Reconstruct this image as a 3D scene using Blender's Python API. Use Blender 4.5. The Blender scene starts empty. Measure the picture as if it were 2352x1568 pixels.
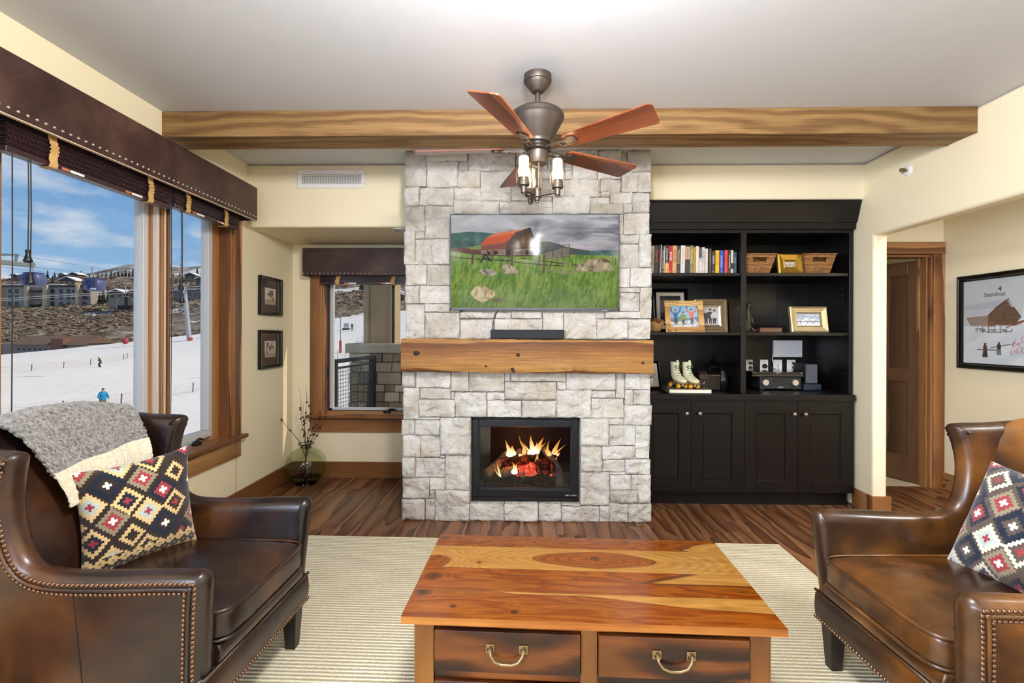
import bpy, bmesh, math, random
import numpy as np
from mathutils import Vector, Matrix, noise as mnoise
from mathutils.geometry import delaunay_2d_cdt
random.seed(7)
rng = np.random.default_rng(7)
SC = bpy.context.scene
COL = SC.collection
R = math.radians

# ------------------------------------------------------------------ camera
cam_d = bpy.data.cameras.new('camera')
cam = bpy.data.objects.new('camera', cam_d); COL.objects.link(cam)
F_PX = 1120.0
cam_d.sensor_width = 36.0; cam_d.lens = F_PX / 2352 * 36.0
cam_d.shift_y = -16/2352
cam_d.clip_start = 0.05; cam_d.clip_end = 5000
_yaw = math.atan2(24, F_PX); _pit = 0.0; _rol = 0.0035
_fw = Vector((-math.sin(_yaw)*math.cos(_pit), math.cos(_yaw)*math.cos(_pit), -math.sin(_pit)))
_rt = Vector((math.cos(_yaw), math.sin(_yaw), 0)); _up = _rt.cross(_fw)
_r2 = _rt*math.cos(_rol) + _up*math.sin(_rol); _u2 = _up*math.cos(_rol) - _rt*math.sin(_rol)
cam.matrix_world = Matrix(((_r2.x, _u2.x, -_fw.x, 0), (_r2.y, _u2.y, -_fw.y, 0), (_r2.z, _u2.z, -_fw.z, 1.34), (0, 0, 0, 1)))
SC.camera = cam
SC.view_settings.view_transform = 'Standard'
SC.view_settings.look = 'None'
SC.view_settings.gamma = 1.0
SC.view_settings.exposure = 0.0
SC.view_settings.use_curve_mapping = False
try:
    SC.cycles.max_bounces = 6; SC.cycles.diffuse_bounces = 3; SC.cycles.glossy_bounces = 3
    SC.cycles.transparent_max_bounces = 16; SC.cycles.transmission_bounces = 6
    SC.cycles.sample_clamp_indirect = 6.0; SC.cycles.caustics_reflective = False; SC.cycles.caustics_refractive = False
    SC.cycles.use_denoising = True; SC.cycles.use_adaptive_sampling = True; SC.cycles.adaptive_threshold = 0.08; SC.cycles.adaptive_min_samples = 12
except Exception:
    pass

# ------------------------------------------------------------------ sky
def lin(c):
    return c/12.92 if c <= 0.04045 else ((c+0.055)/1.055)**2.4
def hx(s):
    s = s.lstrip('#'); return tuple(lin(int(s[i:i+2], 16)/255) for i in (0, 2, 4))
W = bpy.data.worlds.new('sky'); SC.world = W; W.use_nodes = True
nt = W.node_tree; N = nt.nodes; L = nt.links; N.clear()
tc = N.new('ShaderNodeTexCoord'); sep = N.new('ShaderNodeSeparateXYZ'); L.new(tc.outputs['Generated'], sep.inputs[0])
gr = N.new('ShaderNodeValToRGB'); L.new(sep.outputs['Z'], gr.inputs[0])
gr.color_ramp.elements[0].position = 0.0; gr.color_ramp.elements[0].color = (*hx('#B4D0EA'), 1)
gr.color_ramp.elements[1].position = 0.75; gr.color_ramp.elements[1].color = (*hx('#3E7CC0'), 1)
e = gr.color_ramp.elements.new(0.12); e.color = (*hx('#95BDE4'), 1)
e = gr.color_ramp.elements.new(0.32); e.color = (*hx('#6096D2'), 1)
ad = N.new('ShaderNodeMath'); ad.operation = 'ADD'; ad.inputs[1].default_value = 0.22; L.new(sep.outputs['Z'], ad.inputs[0])
dx = N.new('ShaderNodeMath'); dx.operation = 'DIVIDE'; L.new(sep.outputs['X'], dx.inputs[0]); L.new(ad.outputs[0], dx.inputs[1])
dy = N.new('ShaderNodeMath'); dy.operation = 'DIVIDE'; L.new(sep.outputs['Y'], dy.inputs[0]); L.new(ad.outputs[0], dy.inputs[1])
cb = N.new('ShaderNodeCombineXYZ'); L.new(dx.outputs[0], cb.inputs[0]); L.new(dy.outputs[0], cb.inputs[1])
cn = N.new('ShaderNodeTexNoise'); cn.inputs['Scale'].default_value = 1.55; cn.inputs['Detail'].default_value = 8; cn.inputs['Roughness'].default_value = 0.55
L.new(cb.outputs[0], cn.inputs['Vector'])
cr = N.new('ShaderNodeValToRGB'); cr.color_ramp.elements[0].position = 0.47; cr.color_ramp.elements[0].color = (0, 0, 0, 1)
cr.color_ramp.elements[1].position = 0.62; cr.color_ramp.elements[1].color = (1, 1, 1, 1); L.new(cn.outputs[0], cr.inputs[0])
mx = N.new('ShaderNodeMixRGB'); mx.inputs[2].default_value = (*hx('#EDEFF2'), 1); L.new(cr.outputs[0], mx.inputs[0]); L.new(gr.outputs[0], mx.inputs[1])
bg = N.new('ShaderNodeBackground'); bg.inputs[1].default_value = 1.0; L.new(mx.outputs[0], bg.inputs[0])
wo = N.new('ShaderNodeOutputWorld'); L.new(bg.outputs[0], wo.inputs[0])

# ------------------------------------------------------------------ sun and added fill lamps
def light(name, typ, loc, power, color=(1, 1, 1), size=None, size_y=None, aim=None, parent=None, spread=None):
    d = bpy.data.lights.new(name, typ); d.energy = power; d.color = color
    if typ == 'AREA':
        if size_y: d.shape = 'RECTANGLE'; d.size = size; d.size_y = size_y
        else: d.shape = 'DISK'; d.size = size
        if spread: d.spread = spread
    elif size is not None and typ in ('POINT', 'SPOT'): d.shadow_soft_size = size
    o = bpy.data.objects.new(name, d); COL.objects.link(o); o.location = loc
    if aim is not None: o.rotation_euler = (Vector(aim)-Vector(loc)).to_track_quat('-Z', 'Y').to_euler()
    if parent is not None: o.parent = parent
    return o
sun = light('sun', 'SUN', (60, 20, 80), 4.2, hx('#FFEDD4')); sun.rotation_euler = Vector((-0.72, -0.22, -0.66)).to_track_quat('-Z', 'Y').to_euler(); sun.data.angle = 0.009
# added area fill outside two made-up windows behind the photographer
COOL_FILL = hx('#DDE9FF')
light('fill_left_window', 'AREA', (-2.34, -1.6, 1.40), 390, COOL_FILL, 2.5, 1.5, aim=(0, -1.2, 1.0))
light('fill_rear_window', 'AREA', (0.2, -4.72, 1.45), 90, COOL_FILL, 3.6, 2.0, aim=(0.2, 0, 1.3))

# ------------------------------------------------------------------ helpers
WORLD = {}          # world translation of unrotated roots and parts
LOCAL = set()       # roots whose parts are modelled in their own frame
def tag(o, label=None, cat=None, group=None, kind=None):
    if label: o['label'] = label
    if cat: o['category'] = cat
    if group: o['group'] = group
    if kind: o['kind'] = kind
    return o
def thing(name, label, cat, loc=(0, 0, 0), rot=(0, 0, 0), group=None, kind=None, local=False):
    o = bpy.data.objects.new(name, None); COL.objects.link(o); o.location = loc; o.rotation_euler = rot
    o.empty_display_size = 0.05
    tag(o, label, cat, group, kind)
    WORLD[o.name] = Vector((0, 0, 0)) if local else Vector(loc)
    return o
class MB:
    def __init__(s): s.v = []; s.f = []
    def add(s, vs, fs):
        b = len(s.v); s.v += [tuple(v) for v in vs]; s.f += [tuple(i+b for i in f) for f in fs]; return s
    def box(s, x0, x1, y0, y1, z0, z1, M=None):
        vs = [(x, y, z) for z in (z0, z1) for y in (y0, y1) for x in (x0, x1)]
        if M is not None: vs = [M @ Vector(v) for v in vs]
        return s.add(vs, [(0, 2, 3, 1), (4, 5, 7, 6), (0, 1, 5, 4), (2, 6, 7, 3), (0, 4, 6, 2), (1, 3, 7, 5)])
    def hexa(s, bot, top):
        return s.add(list(bot)+list(top), [(3, 2, 1, 0), (4, 5, 6, 7), (0, 1, 5, 4), (1, 2, 6, 5), (2, 3, 7, 6), (3, 0, 4, 7)])
    def lathe(s, prof, c=(0, 0, 0), n=24, M=None, cap=True):
        vs = []; fs = []
        for r, z in prof:
            for k in range(n):
                a = 2*math.pi*k/n; p = Vector((r*math.cos(a), r*math.sin(a), z))
                if M is not None: p = M @ p
                vs.append((p.x+c[0], p.y+c[1], p.z+c[2]))
        m = len(prof)
        for i in range(m-1):
            for k in range(n):
                a, b = i*n+k, i*n+(k+1) % n
                fs.append((a, b, b+n, a+n))
        if cap:
            if prof[0][0] > 1e-6: fs.append(tuple(range(n-1, -1, -1)))
            if prof[-1][0] > 1e-6: fs.append(tuple((m-1)*n+k for k in range(n)))
        return s.add(vs, fs)
    def tube(s, pts, r, n=8, closed=False, cap=True):
        P = [Vector(p) for p in pts]; m = len(P)
        rs = r if isinstance(r, (list, tuple)) else [r]*m
        T = []
        for i in range(m):
            if closed: t = P[(i+1) % m]-P[i-1]
            else: t = P[min(i+1, m-1)]-P[max(i-1, 0)]
            T.append(t.normalized() if t.length > 1e-9 else Vector((0, 0, 1)))
        u = T[0].orthogonal().normalized(); vs = []; fs = []
        for i in range(m):
            u = (u-T[i]*u.dot(T[i]))
            u = u.normalized() if u.length > 1e-6 else T[i].orthogonal().normalized()
            w = T[i].cross(u)
            for k in range(n):
                a = 2*math.pi*k/n; vs.append(P[i]+(u*math.cos(a)+w*math.sin(a))*rs[i])
        for i in range(m if closed else m-1):
            j = (i+1) % m
            for k in range(n):
                k2 = (k+1) % n; fs.append((i*n+k, i*n+k2, j*n+k2, j*n+k))
        if cap and not closed: fs.append(tuple(range(n-1, -1, -1))); fs.append(tuple((m-1)*n+k for k in range(n)))
        return s.add(vs, fs)
    def prism(s, poly, axis, d0, d1):
        def P(a, b, d):
            return {'x': (d, a, b), 'y': (a, d, b), 'z': (a, b, d)}[axis]
        n = len(poly)
        vs = [P(a, b, d0) for a, b in poly]+[P(a, b, d1) for a, b in poly]
        fs = [tuple(range(n)), tuple(range(2*n-1, n-1, -1))]+[(i, i+n, (i+1) % n+n, (i+1) % n) for i in range(n)]
        return s.add(vs, fs)
    def ball(s, c, r, nu=12, nv=8, M=None):
        rr = r if isinstance(r, (list, tuple)) else (r, r, r)
        vs = []; fs = []
        for j in range(nv+1):
            t = math.pi*j/nv
            for i in range(nu):
                a = 2*math.pi*i/nu; p = Vector((rr[0]*math.sin(t)*math.cos(a), rr[1]*math.sin(t)*math.sin(a), rr[2]*math.cos(t)))
                if M is not None: p = M @ p
                vs.append((c[0]+p.x, c[1]+p.y, c[2]+p.z))
        for j in range(nv):
            for i in range(nu):
                a, b = j*nu+i, j*nu+(i+1) % nu; fs.append((a, a+nu, b+nu, b))
        return s.add(vs, fs)
    def grid(s, fn, nu, nv, flip=False):
        vs = [fn(i/nu, j/nv) for j in range(nv+1) for i in range(nu+1)]; fs = []
        for j in range(nv):
            for i in range(nu):
                a = j*(nu+1)+i; q = (a, a+1, a+nu+2, a+nu+1); fs.append(q[::-1] if flip else q)
        return s.add(vs, fs)
    def build(s, name, mat, parent=None, smooth=None, bevel=0, seg=2, origin=None, fix=True, label=None, kind=None, sub=0):
        me = bpy.data.meshes.new(name)
        o0 = WORLD.get(parent.name, Vector((0, 0, 0))) if parent is not None else Vector((0, 0, 0))
        og = Vector(origin) if origin is not None else o0
        me.from_pydata([(v[0]-og.x, v[1]-og.y, v[2]-og.z) for v in s.v], [], s.f)
        if fix:
            bm = bmesh.new(); bm.from_mesh(me); bmesh.ops.recalc_face_normals(bm, faces=bm.faces); bm.to_mesh(me); bm.free()
        me.update()
        if smooth is not None:
            me.polygons.foreach_set('use_smooth', [True]*len(me.polygons))
            if smooth < 179: me.set_sharp_from_angle(angle=R(smooth))
        if mat is not None: me.materials.append(mat)
        o = bpy.data.objects.new(name, me); COL.objects.link(o)
        if parent is not None: o.parent = parent
        o.location = og-o0
        WORLD[o.name] = og
        if bevel:
            b = o.modifiers.new('bevel', 'BEVEL'); b.width = bevel; b.segments = seg; b.limit_method = 'ANGLE'; b.angle_limit = R(35)
            if smooth is None:
                me.polygons.foreach_set('use_smooth', [True]*len(me.polygons)); b.harden_normals = True
        if sub:
            sm = o.modifiers.new('subdivision', 'SUBSURF'); sm.levels = sub; sm.render_levels = sub
        if label: o['label'] = label
        if kind: o['kind'] = kind
        return o
def bx(name, mat, x0, x1, y0, y1, z0, z1, parent=None, bevel=0.0, seg=2, origin=None, label=None, kind=None):
    if origin == 'c': origin = ((x0+x1)/2, (y0+y1)/2, (z0+z1)/2)
    return MB().box(x0, x1, y0, y1, z0, z1).build(name, mat, parent, bevel=bevel, seg=seg, origin=origin, label=label, kind=kind)
def struct(o): o['kind'] = 'structure'; return o
def link_copy(o, parent=None, loc=None):
    c = o.copy(); COL.objects.link(c); c.parent = parent
    if loc is not None: c.location = loc
    WORLD[c.name] = WORLD.get(o.name, Vector())
    return c
def copy_tree(o, parent=None):
    c = link_copy(o, parent)
    for ch in list(o.children): copy_tree(ch, c)
    return c
def text(name, body, size, mat, loc, rot, parent, align='CENTER', sx=1.0, depth=0.0004, label=None):
    d = bpy.data.curves.new(name, 'FONT'); d.body = body; d.size = size; d.align_x = align; d.align_y = 'CENTER'; d.extrude = depth; d.resolution_u = 2
    d.materials.append(mat)
    tmp = bpy.data.objects.new('tmp_text', d); COL.objects.link(tmp)
    me = bpy.data.meshes.new_from_object(tmp.evaluated_get(bpy.context.evaluated_depsgraph_get())); me.name = name; bpy.data.objects.remove(tmp)
    o = bpy.data.objects.new(name, me); COL.objects.link(o); o.rotation_euler = rot; o.scale = (sx, 1, 1)
    o.parent = parent
    o.location = Vector(loc)-(WORLD.get(parent.name, Vector()) if parent else Vector())
    if label: o['label'] = label
    return o

ORD = ['first', 'second', 'third', 'fourth', 'fifth', 'sixth', 'seventh', 'eighth', 'ninth', 'tenth', 'eleventh', 'twelfth', 'thirteenth', 'fourteenth', 'fifteenth', 'sixteenth', 'seventeenth', 'eighteenth', 'nineteenth', 'twentieth', 'twenty-first', 'twenty-second', 'twenty-third', 'twenty-fourth', 'twenty-fifth']

# ------------------------------------------------------------------ painted flat prints (vertex colour on fine grids)
def vnoise(x, y, seed=0):
    xi = np.floor(x).astype(np.int64); yi = np.floor(y).astype(np.int64); fx = x-xi; fy = y-yi
    fx = fx*fx*(3-2*fx); fy = fy*fy*(3-2*fy)
    def h(a, b):
        n = (a*374761393+b*668265263+seed*1442695041) & 0x7fffffff
        n = ((n ^ (n >> 13))*1274126177) & 0x7fffffff
        return ((n ^ (n >> 16)) & 0xffff)/65535.0
    return (h(xi, yi)*(1-fx)+h(xi+1, yi)*fx)*(1-fy)+(h(xi, yi+1)*(1-fx)+h(xi+1, yi+1)*fx)*fy
def fbm(x, y, seed=0, o=5):
    s = 0; a = 0.5; t = 0
    for i in range(o): s = s+a*vnoise(x*2**i, y*2**i, seed+i*17); t += a; a *= 0.55
    return s/t
class Canvas:
    """x right 0..asp, y down 0..1 ; colours in sRGB 0..1"""
    def __init__(s, nu, nv, asp):
        s.nu, s.nv = nu, nv
        s.x, s.y = np.meshgrid(np.linspace(0, asp, nu), np.linspace(0, 1, nv)); s.c = np.zeros((nv, nu, 3)); s.asp = asp
    def col(s, h):
        h = h.lstrip('#'); return np.array([int(h[i:i+2], 16)/255 for i in (0, 2, 4)])
    def fill(s, mask, h, a=1.0):
        c = s.col(h) if isinstance(h, str) else h
        m = (mask*a)[..., None] if not isinstance(mask, (int, float)) else mask*a
        s.c = s.c*(1-m)+c*m
    def poly(s, pts, soft=0):
        n = len(pts); ins = np.zeros(s.x.shape, bool)
        for i in range(n):
            x0, y0 = pts[i]; x1, y1 = pts[(i+1) % n]
            if y0 == y1: continue
            c = ((s.y >= min(y0, y1)) & (s.y < max(y0, y1))) & (s.x < (x1-x0)*(s.y-y0)/(y1-y0)+x0)
            ins ^= c
        return ins.astype(float)
    def ell(s, cx, cy, rx, ry): return ((((s.x-cx)/rx)**2+((s.y-cy)/ry)**2) < 1).astype(float)
    def rect(s, x0, y0, x1, y1): return ((s.x >= x0) & (s.x <= x1) & (s.y >= y0) & (s.y <= y1)).astype(float)
    def line(s, pts, w):
        m = np.zeros(s.x.shape)
        for (x0, y0), (x1, y1) in zip(pts[:-1], pts[1:]):
            dx, dy = x1-x0, y1-y0; t = np.clip(((s.x-x0)*dx+(s.y-y0)*dy)/(dx*dx+dy*dy+1e-12), 0, 1)
            d = np.hypot(s.x-x0-t*dx, s.y-y0-t*dy); m = np.maximum(m, (d < w).astype(float))
        return m
def setcol(me, rgb):
    rgb = np.clip(np.asarray(rgb, float).reshape(-1, 3), 0, 1)
    l = np.where(rgb <= 0.04045, rgb/12.92, ((rgb+0.055)/1.055)**2.4)
    at = me.color_attributes.new('Col', 'FLOAT_COLOR', 'POINT')
    at.data.foreach_set('color', np.concatenate([l, np.ones((len(l), 1))], 1).astype(np.float32).ravel())
def fast_grid(name, P, mat, parent=None, rgb=None, smooth=True, origin=None, closed_u=False):
    """P: (nv,nu,3) array of points"""
    nv, nu = P.shape[:2]
    o0 = WORLD.get(parent.name, Vector()) if parent is not None else Vector()
    og = Vector(origin) if origin is not None else o0
    V = P.reshape(-1, 3)-np.array(og)
    idx = np.arange(nv*nu).reshape(nv, nu)
    Q = np.stack([idx[:-1, :-1], idx[:-1, 1:], idx[1:, 1:], idx[1:, :-1]], -1).reshape(-1, 4)
    me = bpy.data.meshes.new(name); me.vertices.add(len(V)); me.vertices.foreach_set('co', V.astype(np.float32).ravel())
    me.loops.add(Q.size); me.loops.foreach_set('vertex_index', Q.astype(np.int32).ravel())
    me.polygons.add(len(Q)); me.polygons.foreach_set('loop_start', np.arange(0, Q.size, 4, dtype=np.int32)); me.polygons.foreach_set('loop_total', np.full(len(Q), 4, np.int32))
    me.update(calc_edges=True); me.validate()
    me.polygons.foreach_set('use_smooth', [smooth]*len(Q))
    if rgb is not None: setcol(me, rgb)
    me.materials.append(mat)
    o = bpy.data.objects.new(name, me); COL.objects.link(o)
    if parent is not None: o.parent = parent
    o.location = og-o0; WORLD[o.name] = og
    return o
def print_plane(name, cv, origin, ux, uz, mat, parent):
    """canvas on the parallelogram origin(top-left) + ux (right) + uz (down)"""
    u = np.linspace(0, 1, cv.nu)[None, :, None]; v = np.linspace(0, 1, cv.nv)[:, None, None]
    P = np.array(origin)[None, None]+u*np.array(ux)+v*np.array(uz)
    return fast_grid(name, P[::-1], mat, parent, cv.c[::-1], smooth=False)

# ------------------------------------------------------------------ materials
class NT:
    def __init__(s, name):
        s.m = bpy.data.materials.new(name); s.m.use_nodes = True; s.t = s.m.node_tree; s.t.nodes.clear()
        s.out = s.n('ShaderNodeOutputMaterial'); s.p = s.n('ShaderNodeBsdfPrincipled'); s.l(s.p.outputs[0], s.out.inputs[0])
    def n(s, typ, **kw):
        nd = s.t.nodes.new(typ)
        for k, v in kw.items(): setattr(nd, k, v)
        return nd
    def l(s, a, b): s.t.links.new(a, b)
    def set(s, **kw):
        for k, v in kw.items():
            k = {'base': 'Base Color', 'rough': 'Roughness', 'metal': 'Metallic', 'spec': 'Specular IOR Level', 'coat': 'Coat Weight', 'coatr': 'Coat Roughness', 'sheen': 'Sheen Weight', 'trans': 'Transmission Weight', 'ior': 'IOR', 'emc': 'Emission Color', 'ems': 'Emission Strength', 'sss': 'Subsurface Weight', 'alpha': 'Alpha'}[k]
            if isinstance(v, str): v = hx(v)
            if isinstance(v, tuple) and len(v) == 3: v = (*v, 1)
            s.p.inputs[k].default_value = v
        return s
    def coord(s, kind='Object', rnd=0.0, scale=(1, 1, 1)):
        tc = s.n('ShaderNodeTexCoord'); v = tc.outputs[kind]
        if rnd:
            oi = s.n('ShaderNodeObjectInfo'); sc = s.n('ShaderNodeVectorMath', operation='SCALE'); sc.inputs[0].default_value = (rnd, rnd*0.61, rnd*0.37); s.l(oi.outputs['Random'], sc.inputs['Scale'])
            a = s.n('ShaderNodeVectorMath', operation='ADD'); s.l(v, a.inputs[0]); s.l(sc.outputs[0], a.inputs[1]); v = a.outputs[0]
        if scale != (1, 1, 1):
            a = s.n('ShaderNodeVectorMath', operation='MULTIPLY'); a.inputs[1].default_value = scale; s.l(v, a.inputs[0]); v = a.outputs[0]
        return v
    def noise(s, v, scale, detail=4, rough=0.55, dist=0.0, out=0):
        n = s.n('ShaderNodeTexNoise'); n.inputs['Scale'].default_value = scale; n.inputs['Detail'].default_value = detail; n.inputs['Roughness'].default_value = rough; n.inputs['Distortion'].default_value = dist
        s.l(v, n.inputs['Vector']); return n.outputs[out]
    def ramp(s, f, stops):
        r = s.n('ShaderNodeValToRGB'); el = r.color_ramp.elements
        while len(el) < len(stops): el.new(0.5)
        for e_, (p, c) in zip(el, stops):
            e_.position = p; c = hx(c) if isinstance(c, str) else ((c, c, c) if isinstance(c, (int, float)) else c); e_.color = (*c, 1)
        s.l(f, r.inputs[0]); return r.outputs[0]
    def mix(s, f, a, b, mode='MIX'):
        m = s.n('ShaderNodeMixRGB', blend_type=mode)
        for i, x in ((0, f), (1, a), (2, b)):
            if hasattr(x, 'links') or hasattr(x, 'is_linked'): s.l(x, m.inputs[i])
            else:
                if isinstance(x, str): x = hx(x)
                m.inputs[i].default_value = x if i == 0 else (*((x, x, x) if isinstance(x, (int, float)) else x), 1)
        return m.outputs[0]
    def math(s, op, a, b=None):
        m = s.n('ShaderNodeMath', operation=op)
        for i, x in ((0, a), (1, b)):
            if x is None: continue
            if hasattr(x, 'is_linked'): s.l(x, m.inputs[i])
            else: m.inputs[i].default_value = x
        return m.outputs[0]
    def base(s, c): s.l(c, s.p.inputs['Base Color']); return s
    def bump(s, h, strength=0.3, dist=0.01):
        b = s.n('ShaderNodeBump'); b.inputs['Strength'].default_value = strength; b.inputs['Distance'].default_value = dist; s.l(h, b.inputs['Height']); s.l(b.outputs[0], s.p.inputs['Normal']); return s
    def rand_value(s, c, lo, hi):
        oi = s.n('ShaderNodeObjectInfo'); mr = s.n('ShaderNodeMapRange'); mr.inputs[3].default_value = lo; mr.inputs[4].default_value = hi; s.l(oi.outputs['Random'], mr.inputs[0])
        h = s.n('ShaderNodeHueSaturation'); s.l(mr.outputs[0], h.inputs['Value']); s.l(c, h.inputs['Color']); return h.outputs[0]
def plain(name, base, rough=0.5, metal=0.0, **kw):
    return NT(name).set(base=base, rough=rough, metal=metal, **kw).m
def paint(name, col, col2, bump=0.15):
    t = NT(name).set(rough=0.62, spec=0.25); v = t.coord()
    t.base(t.mix(t.noise(v, 0.9, 3), col, col2)); t.bump(t.noise(v, 9, 5, 0.6), bump, 0.004); return t.m
def wood(name, dark, mid, light_, axis='x', ring=9.0, stretch=0.07, rough=0.4, coat=0.0, ctr=(0.15, 0.8, 0.15), dist=1.2, grain=0.35, knots=0.0, vary=(0.85, 1.12), bump=0.06, wob=0.10, thr=(0.12, 0.5, 0.9), knotcol='#2A1608', stain=0.35, prof='SAW'):
    """elongated growth rings centred near each board; ctr = how far the heart wanders across, along and through a board"""
    t = NT(name).set(rough=rough, coat=coat, coatr=0.15, spec=0.4)
    pick = lambda a, c, th: {'x': (a, c, th), 'y': (c, a, th), 'z': (c, th, a)}[axis]
    raw = t.coord('Object'); oi = t.n('ShaderNodeObjectInfo'); wn = t.n('ShaderNodeTexWhiteNoise', noise_dimensions='1D'); t.l(oi.outputs['Random'], wn.inputs['W'])
    def vm(op, a_, b_):
        m = t.n('ShaderNodeVectorMath', operation=op)
        for k, x in ((0, a_), (1, b_)):
            if hasattr(x, 'is_linked'): t.l(x, m.inputs[k])
            else: m.inputs[k].default_value = x
        return m.outputs[0]
    sc = pick(stretch, 1, 1)
    off = vm('MULTIPLY', vm('SUBTRACT', wn.outputs['Color'], (0.5, 0.5, 0.5)), tuple(2*q for q in pick(ctr[1], ctr[0], ctr[2])))
    big = vm('MULTIPLY', wn.outputs['Color'], (41.0, 29.0, 37.0))
    v = vm('MULTIPLY', vm('ADD', raw, off), sc); nv = vm('ADD', vm('MULTIPLY', raw, pick(0.25, 1, 1)), big)
    nz = t.noise(nv, 5.0, 3, 0.5, 0, 1); w_ = t.n('ShaderNodeVectorMath', operation='SCALE'); w_.inputs['Scale'].default_value = wob; t.l(vm('SUBTRACT', nz, (0.5, 0.5, 0.5)), w_.inputs[0])
    w = t.n('ShaderNodeTexWave', wave_type='RINGS', rings_direction='SPHERICAL', wave_profile=prof); w.inputs['Scale'].default_value = ring; w.inputs['Distortion'].default_value = dist; w.inputs['Detail'].default_value = 2; w.inputs['Detail Scale'].default_value = 1.0
    t.l(vm('ADD', v, w_.outputs[0]), w.inputs['Vector'])
    c = t.ramp(w.outputs['Fac'], [(thr[0], light_), (thr[1], mid), (thr[2], dark)])
    gn = t.noise(vm('ADD', vm('MULTIPLY', raw, pick(0.02, 1, 1)), big), 150, 3, 0.6)
    c = t.mix(grain, c, t.ramp(gn, [(0.30, 0.22), (0.70, 0.80)]), 'OVERLAY')
    c = t.mix(t.math('MULTIPLY', t.ramp(t.noise(nv, 2.2, 3), [(0.48, 0.0), (0.75, 1.0)]), stain), c, dark)
    if knots:
        kv = vm('MULTIPLY', vm('ADD', raw, big), pick(0.55, 1, 1)); vo = t.n('ShaderNodeTexVoronoi'); vo.inputs['Scale'].default_value = knots; t.l(kv, vo.inputs['Vector'])
        kd = t.math('ADD', vo.outputs['Distance'], t.math('MULTIPLY', t.math('SUBTRACT', t.noise(raw, 25, 3), 0.5), 0.10))
        c = t.mix(t.ramp(kd, [(0.03, 0.9), (0.09, 0.45), (0.26, 0.0)]), c, knotcol)
    c = t.rand_value(c, *vary)
    t.base(c); t.bump(t.math('ADD', gn, t.math('MULTIPLY', w.outputs['Fac'], 0.3)), bump, 0.003); return t.m
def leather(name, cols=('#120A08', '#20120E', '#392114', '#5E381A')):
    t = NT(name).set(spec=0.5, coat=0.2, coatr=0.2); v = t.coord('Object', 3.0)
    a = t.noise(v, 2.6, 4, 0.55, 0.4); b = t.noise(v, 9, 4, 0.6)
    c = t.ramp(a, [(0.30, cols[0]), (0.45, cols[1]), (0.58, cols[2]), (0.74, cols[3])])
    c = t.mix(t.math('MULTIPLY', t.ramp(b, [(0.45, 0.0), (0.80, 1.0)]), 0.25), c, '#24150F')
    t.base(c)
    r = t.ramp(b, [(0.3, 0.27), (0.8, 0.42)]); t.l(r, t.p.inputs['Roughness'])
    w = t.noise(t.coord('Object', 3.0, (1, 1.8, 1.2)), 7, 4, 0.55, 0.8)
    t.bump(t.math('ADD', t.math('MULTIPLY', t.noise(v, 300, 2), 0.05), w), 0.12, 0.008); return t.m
def vcol(name, rough=0.5, ems=0.0, coat=0.0, bump=None, sheen=0.0, spec=0.4, coatr=0.03):
    t = NT(name).set(rough=rough, coat=coat, coatr=coatr, sheen=sheen, spec=spec)
    a = t.n('ShaderNodeAttribute', attribute_name='Col'); t.base(a.outputs['Color'])
    if ems: t.l(a.outputs['Color'], t.p.inputs['Emission Color']); t.set(ems=ems); 
    if bump: t.bump(t.noise(t.coord(), bump[0], 3), bump[1], 0.004)
    return t.m
def pane(name, tint='#FFFFFF', f0=0.05, rough=0.0, dens=1.0):
    t = NT(name); t.t.nodes.remove(t.p)
    tr = t.n('ShaderNodeBsdfTransparent'); tr.inputs[0].default_value = (*[x*dens for x in hx(tint)], 1)
    gl = t.n('ShaderNodeBsdfGlossy'); gl.inputs['Roughness'].default_value = rough
    lw = t.n('ShaderNodeLayerWeight'); fr = t.math('ADD', t.math('MULTIPLY', t.math('POWER', lw.outputs['Facing'], 5.0), 0.9), f0*0.7)
    mx = t.n('ShaderNodeMixShader'); t.l(fr, mx.inputs[0]); t.l(tr.outputs[0], mx.inputs[1]); t.l(gl.outputs[0], mx.inputs[2]); t.l(mx.outputs[0], t.out.inputs[0]); return t.m
def emit(name, col, strength):
    t = NT(name).set(base=(0, 0, 0), rough=0.6, emc=col, ems=strength); return t.m

MT = {}
MT['wall'] = paint('wall_paint', '#F0E1BC', '#F2E6C6')
MT['ceiling'] = paint('ceiling_paint', '#D0D3D8', '#D4D6DA', 0.3)
MT['white'] = plain('white_enamel', '#ECEAE6', 0.4)
MT['plate'] = plain('outlet_white', '#E6E0D6', 0.4)
MT['alder'] = wood('knotty_alder', '#6E4424', '#96653A', '#AC7E52', 'x', ring=1.6, stretch=0.10, rough=0.38, knots=2.6, grain=0.35, vary=(0.94, 1.06), ctr=(0.3, 1.0, 0.2), stain=0.5, knotcol='#3A2010')
MT['alder_y'] = wood('knotty_alder_y', '#6E4424', '#96653A', '#AC7E52', 'y', ring=1.6, stretch=0.10, rough=0.38, knots=2.6, grain=0.35, vary=(0.94, 1.06), ctr=(0.3, 1.0, 0.2), stain=0.5, knotcol='#3A2010')
MT['alder_z'] = wood('knotty_alder_z', '#6E4424', '#96653A', '#AC7E52', 'z', ring=1.6, stretch=0.10, rough=0.38, knots=2.6, grain=0.35, vary=(0.94, 1.06), ctr=(0.3, 1.0, 0.2), stain=0.5, knotcol='#3A2010')
MT['door'] = wood('stained_door', '#543A28', '#664832', '#74563E', 'z', ring=1.2, stretch=0.08, rough=0.35, grain=0.35, ctr=(0.4, 1.0, 0.2))
MT['beam'] = wood('rustic_beam', '#735430', '#84633A', '#917044', 'x', prof='SIN', ring=5.5, stretch=0.045, rough=0.55, grain=0.5, knots=1.2, dist=1.6, vary=(1, 1), ctr=(0.05, 0.3, 0.05), wob=0.16, stain=0.4)
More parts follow.
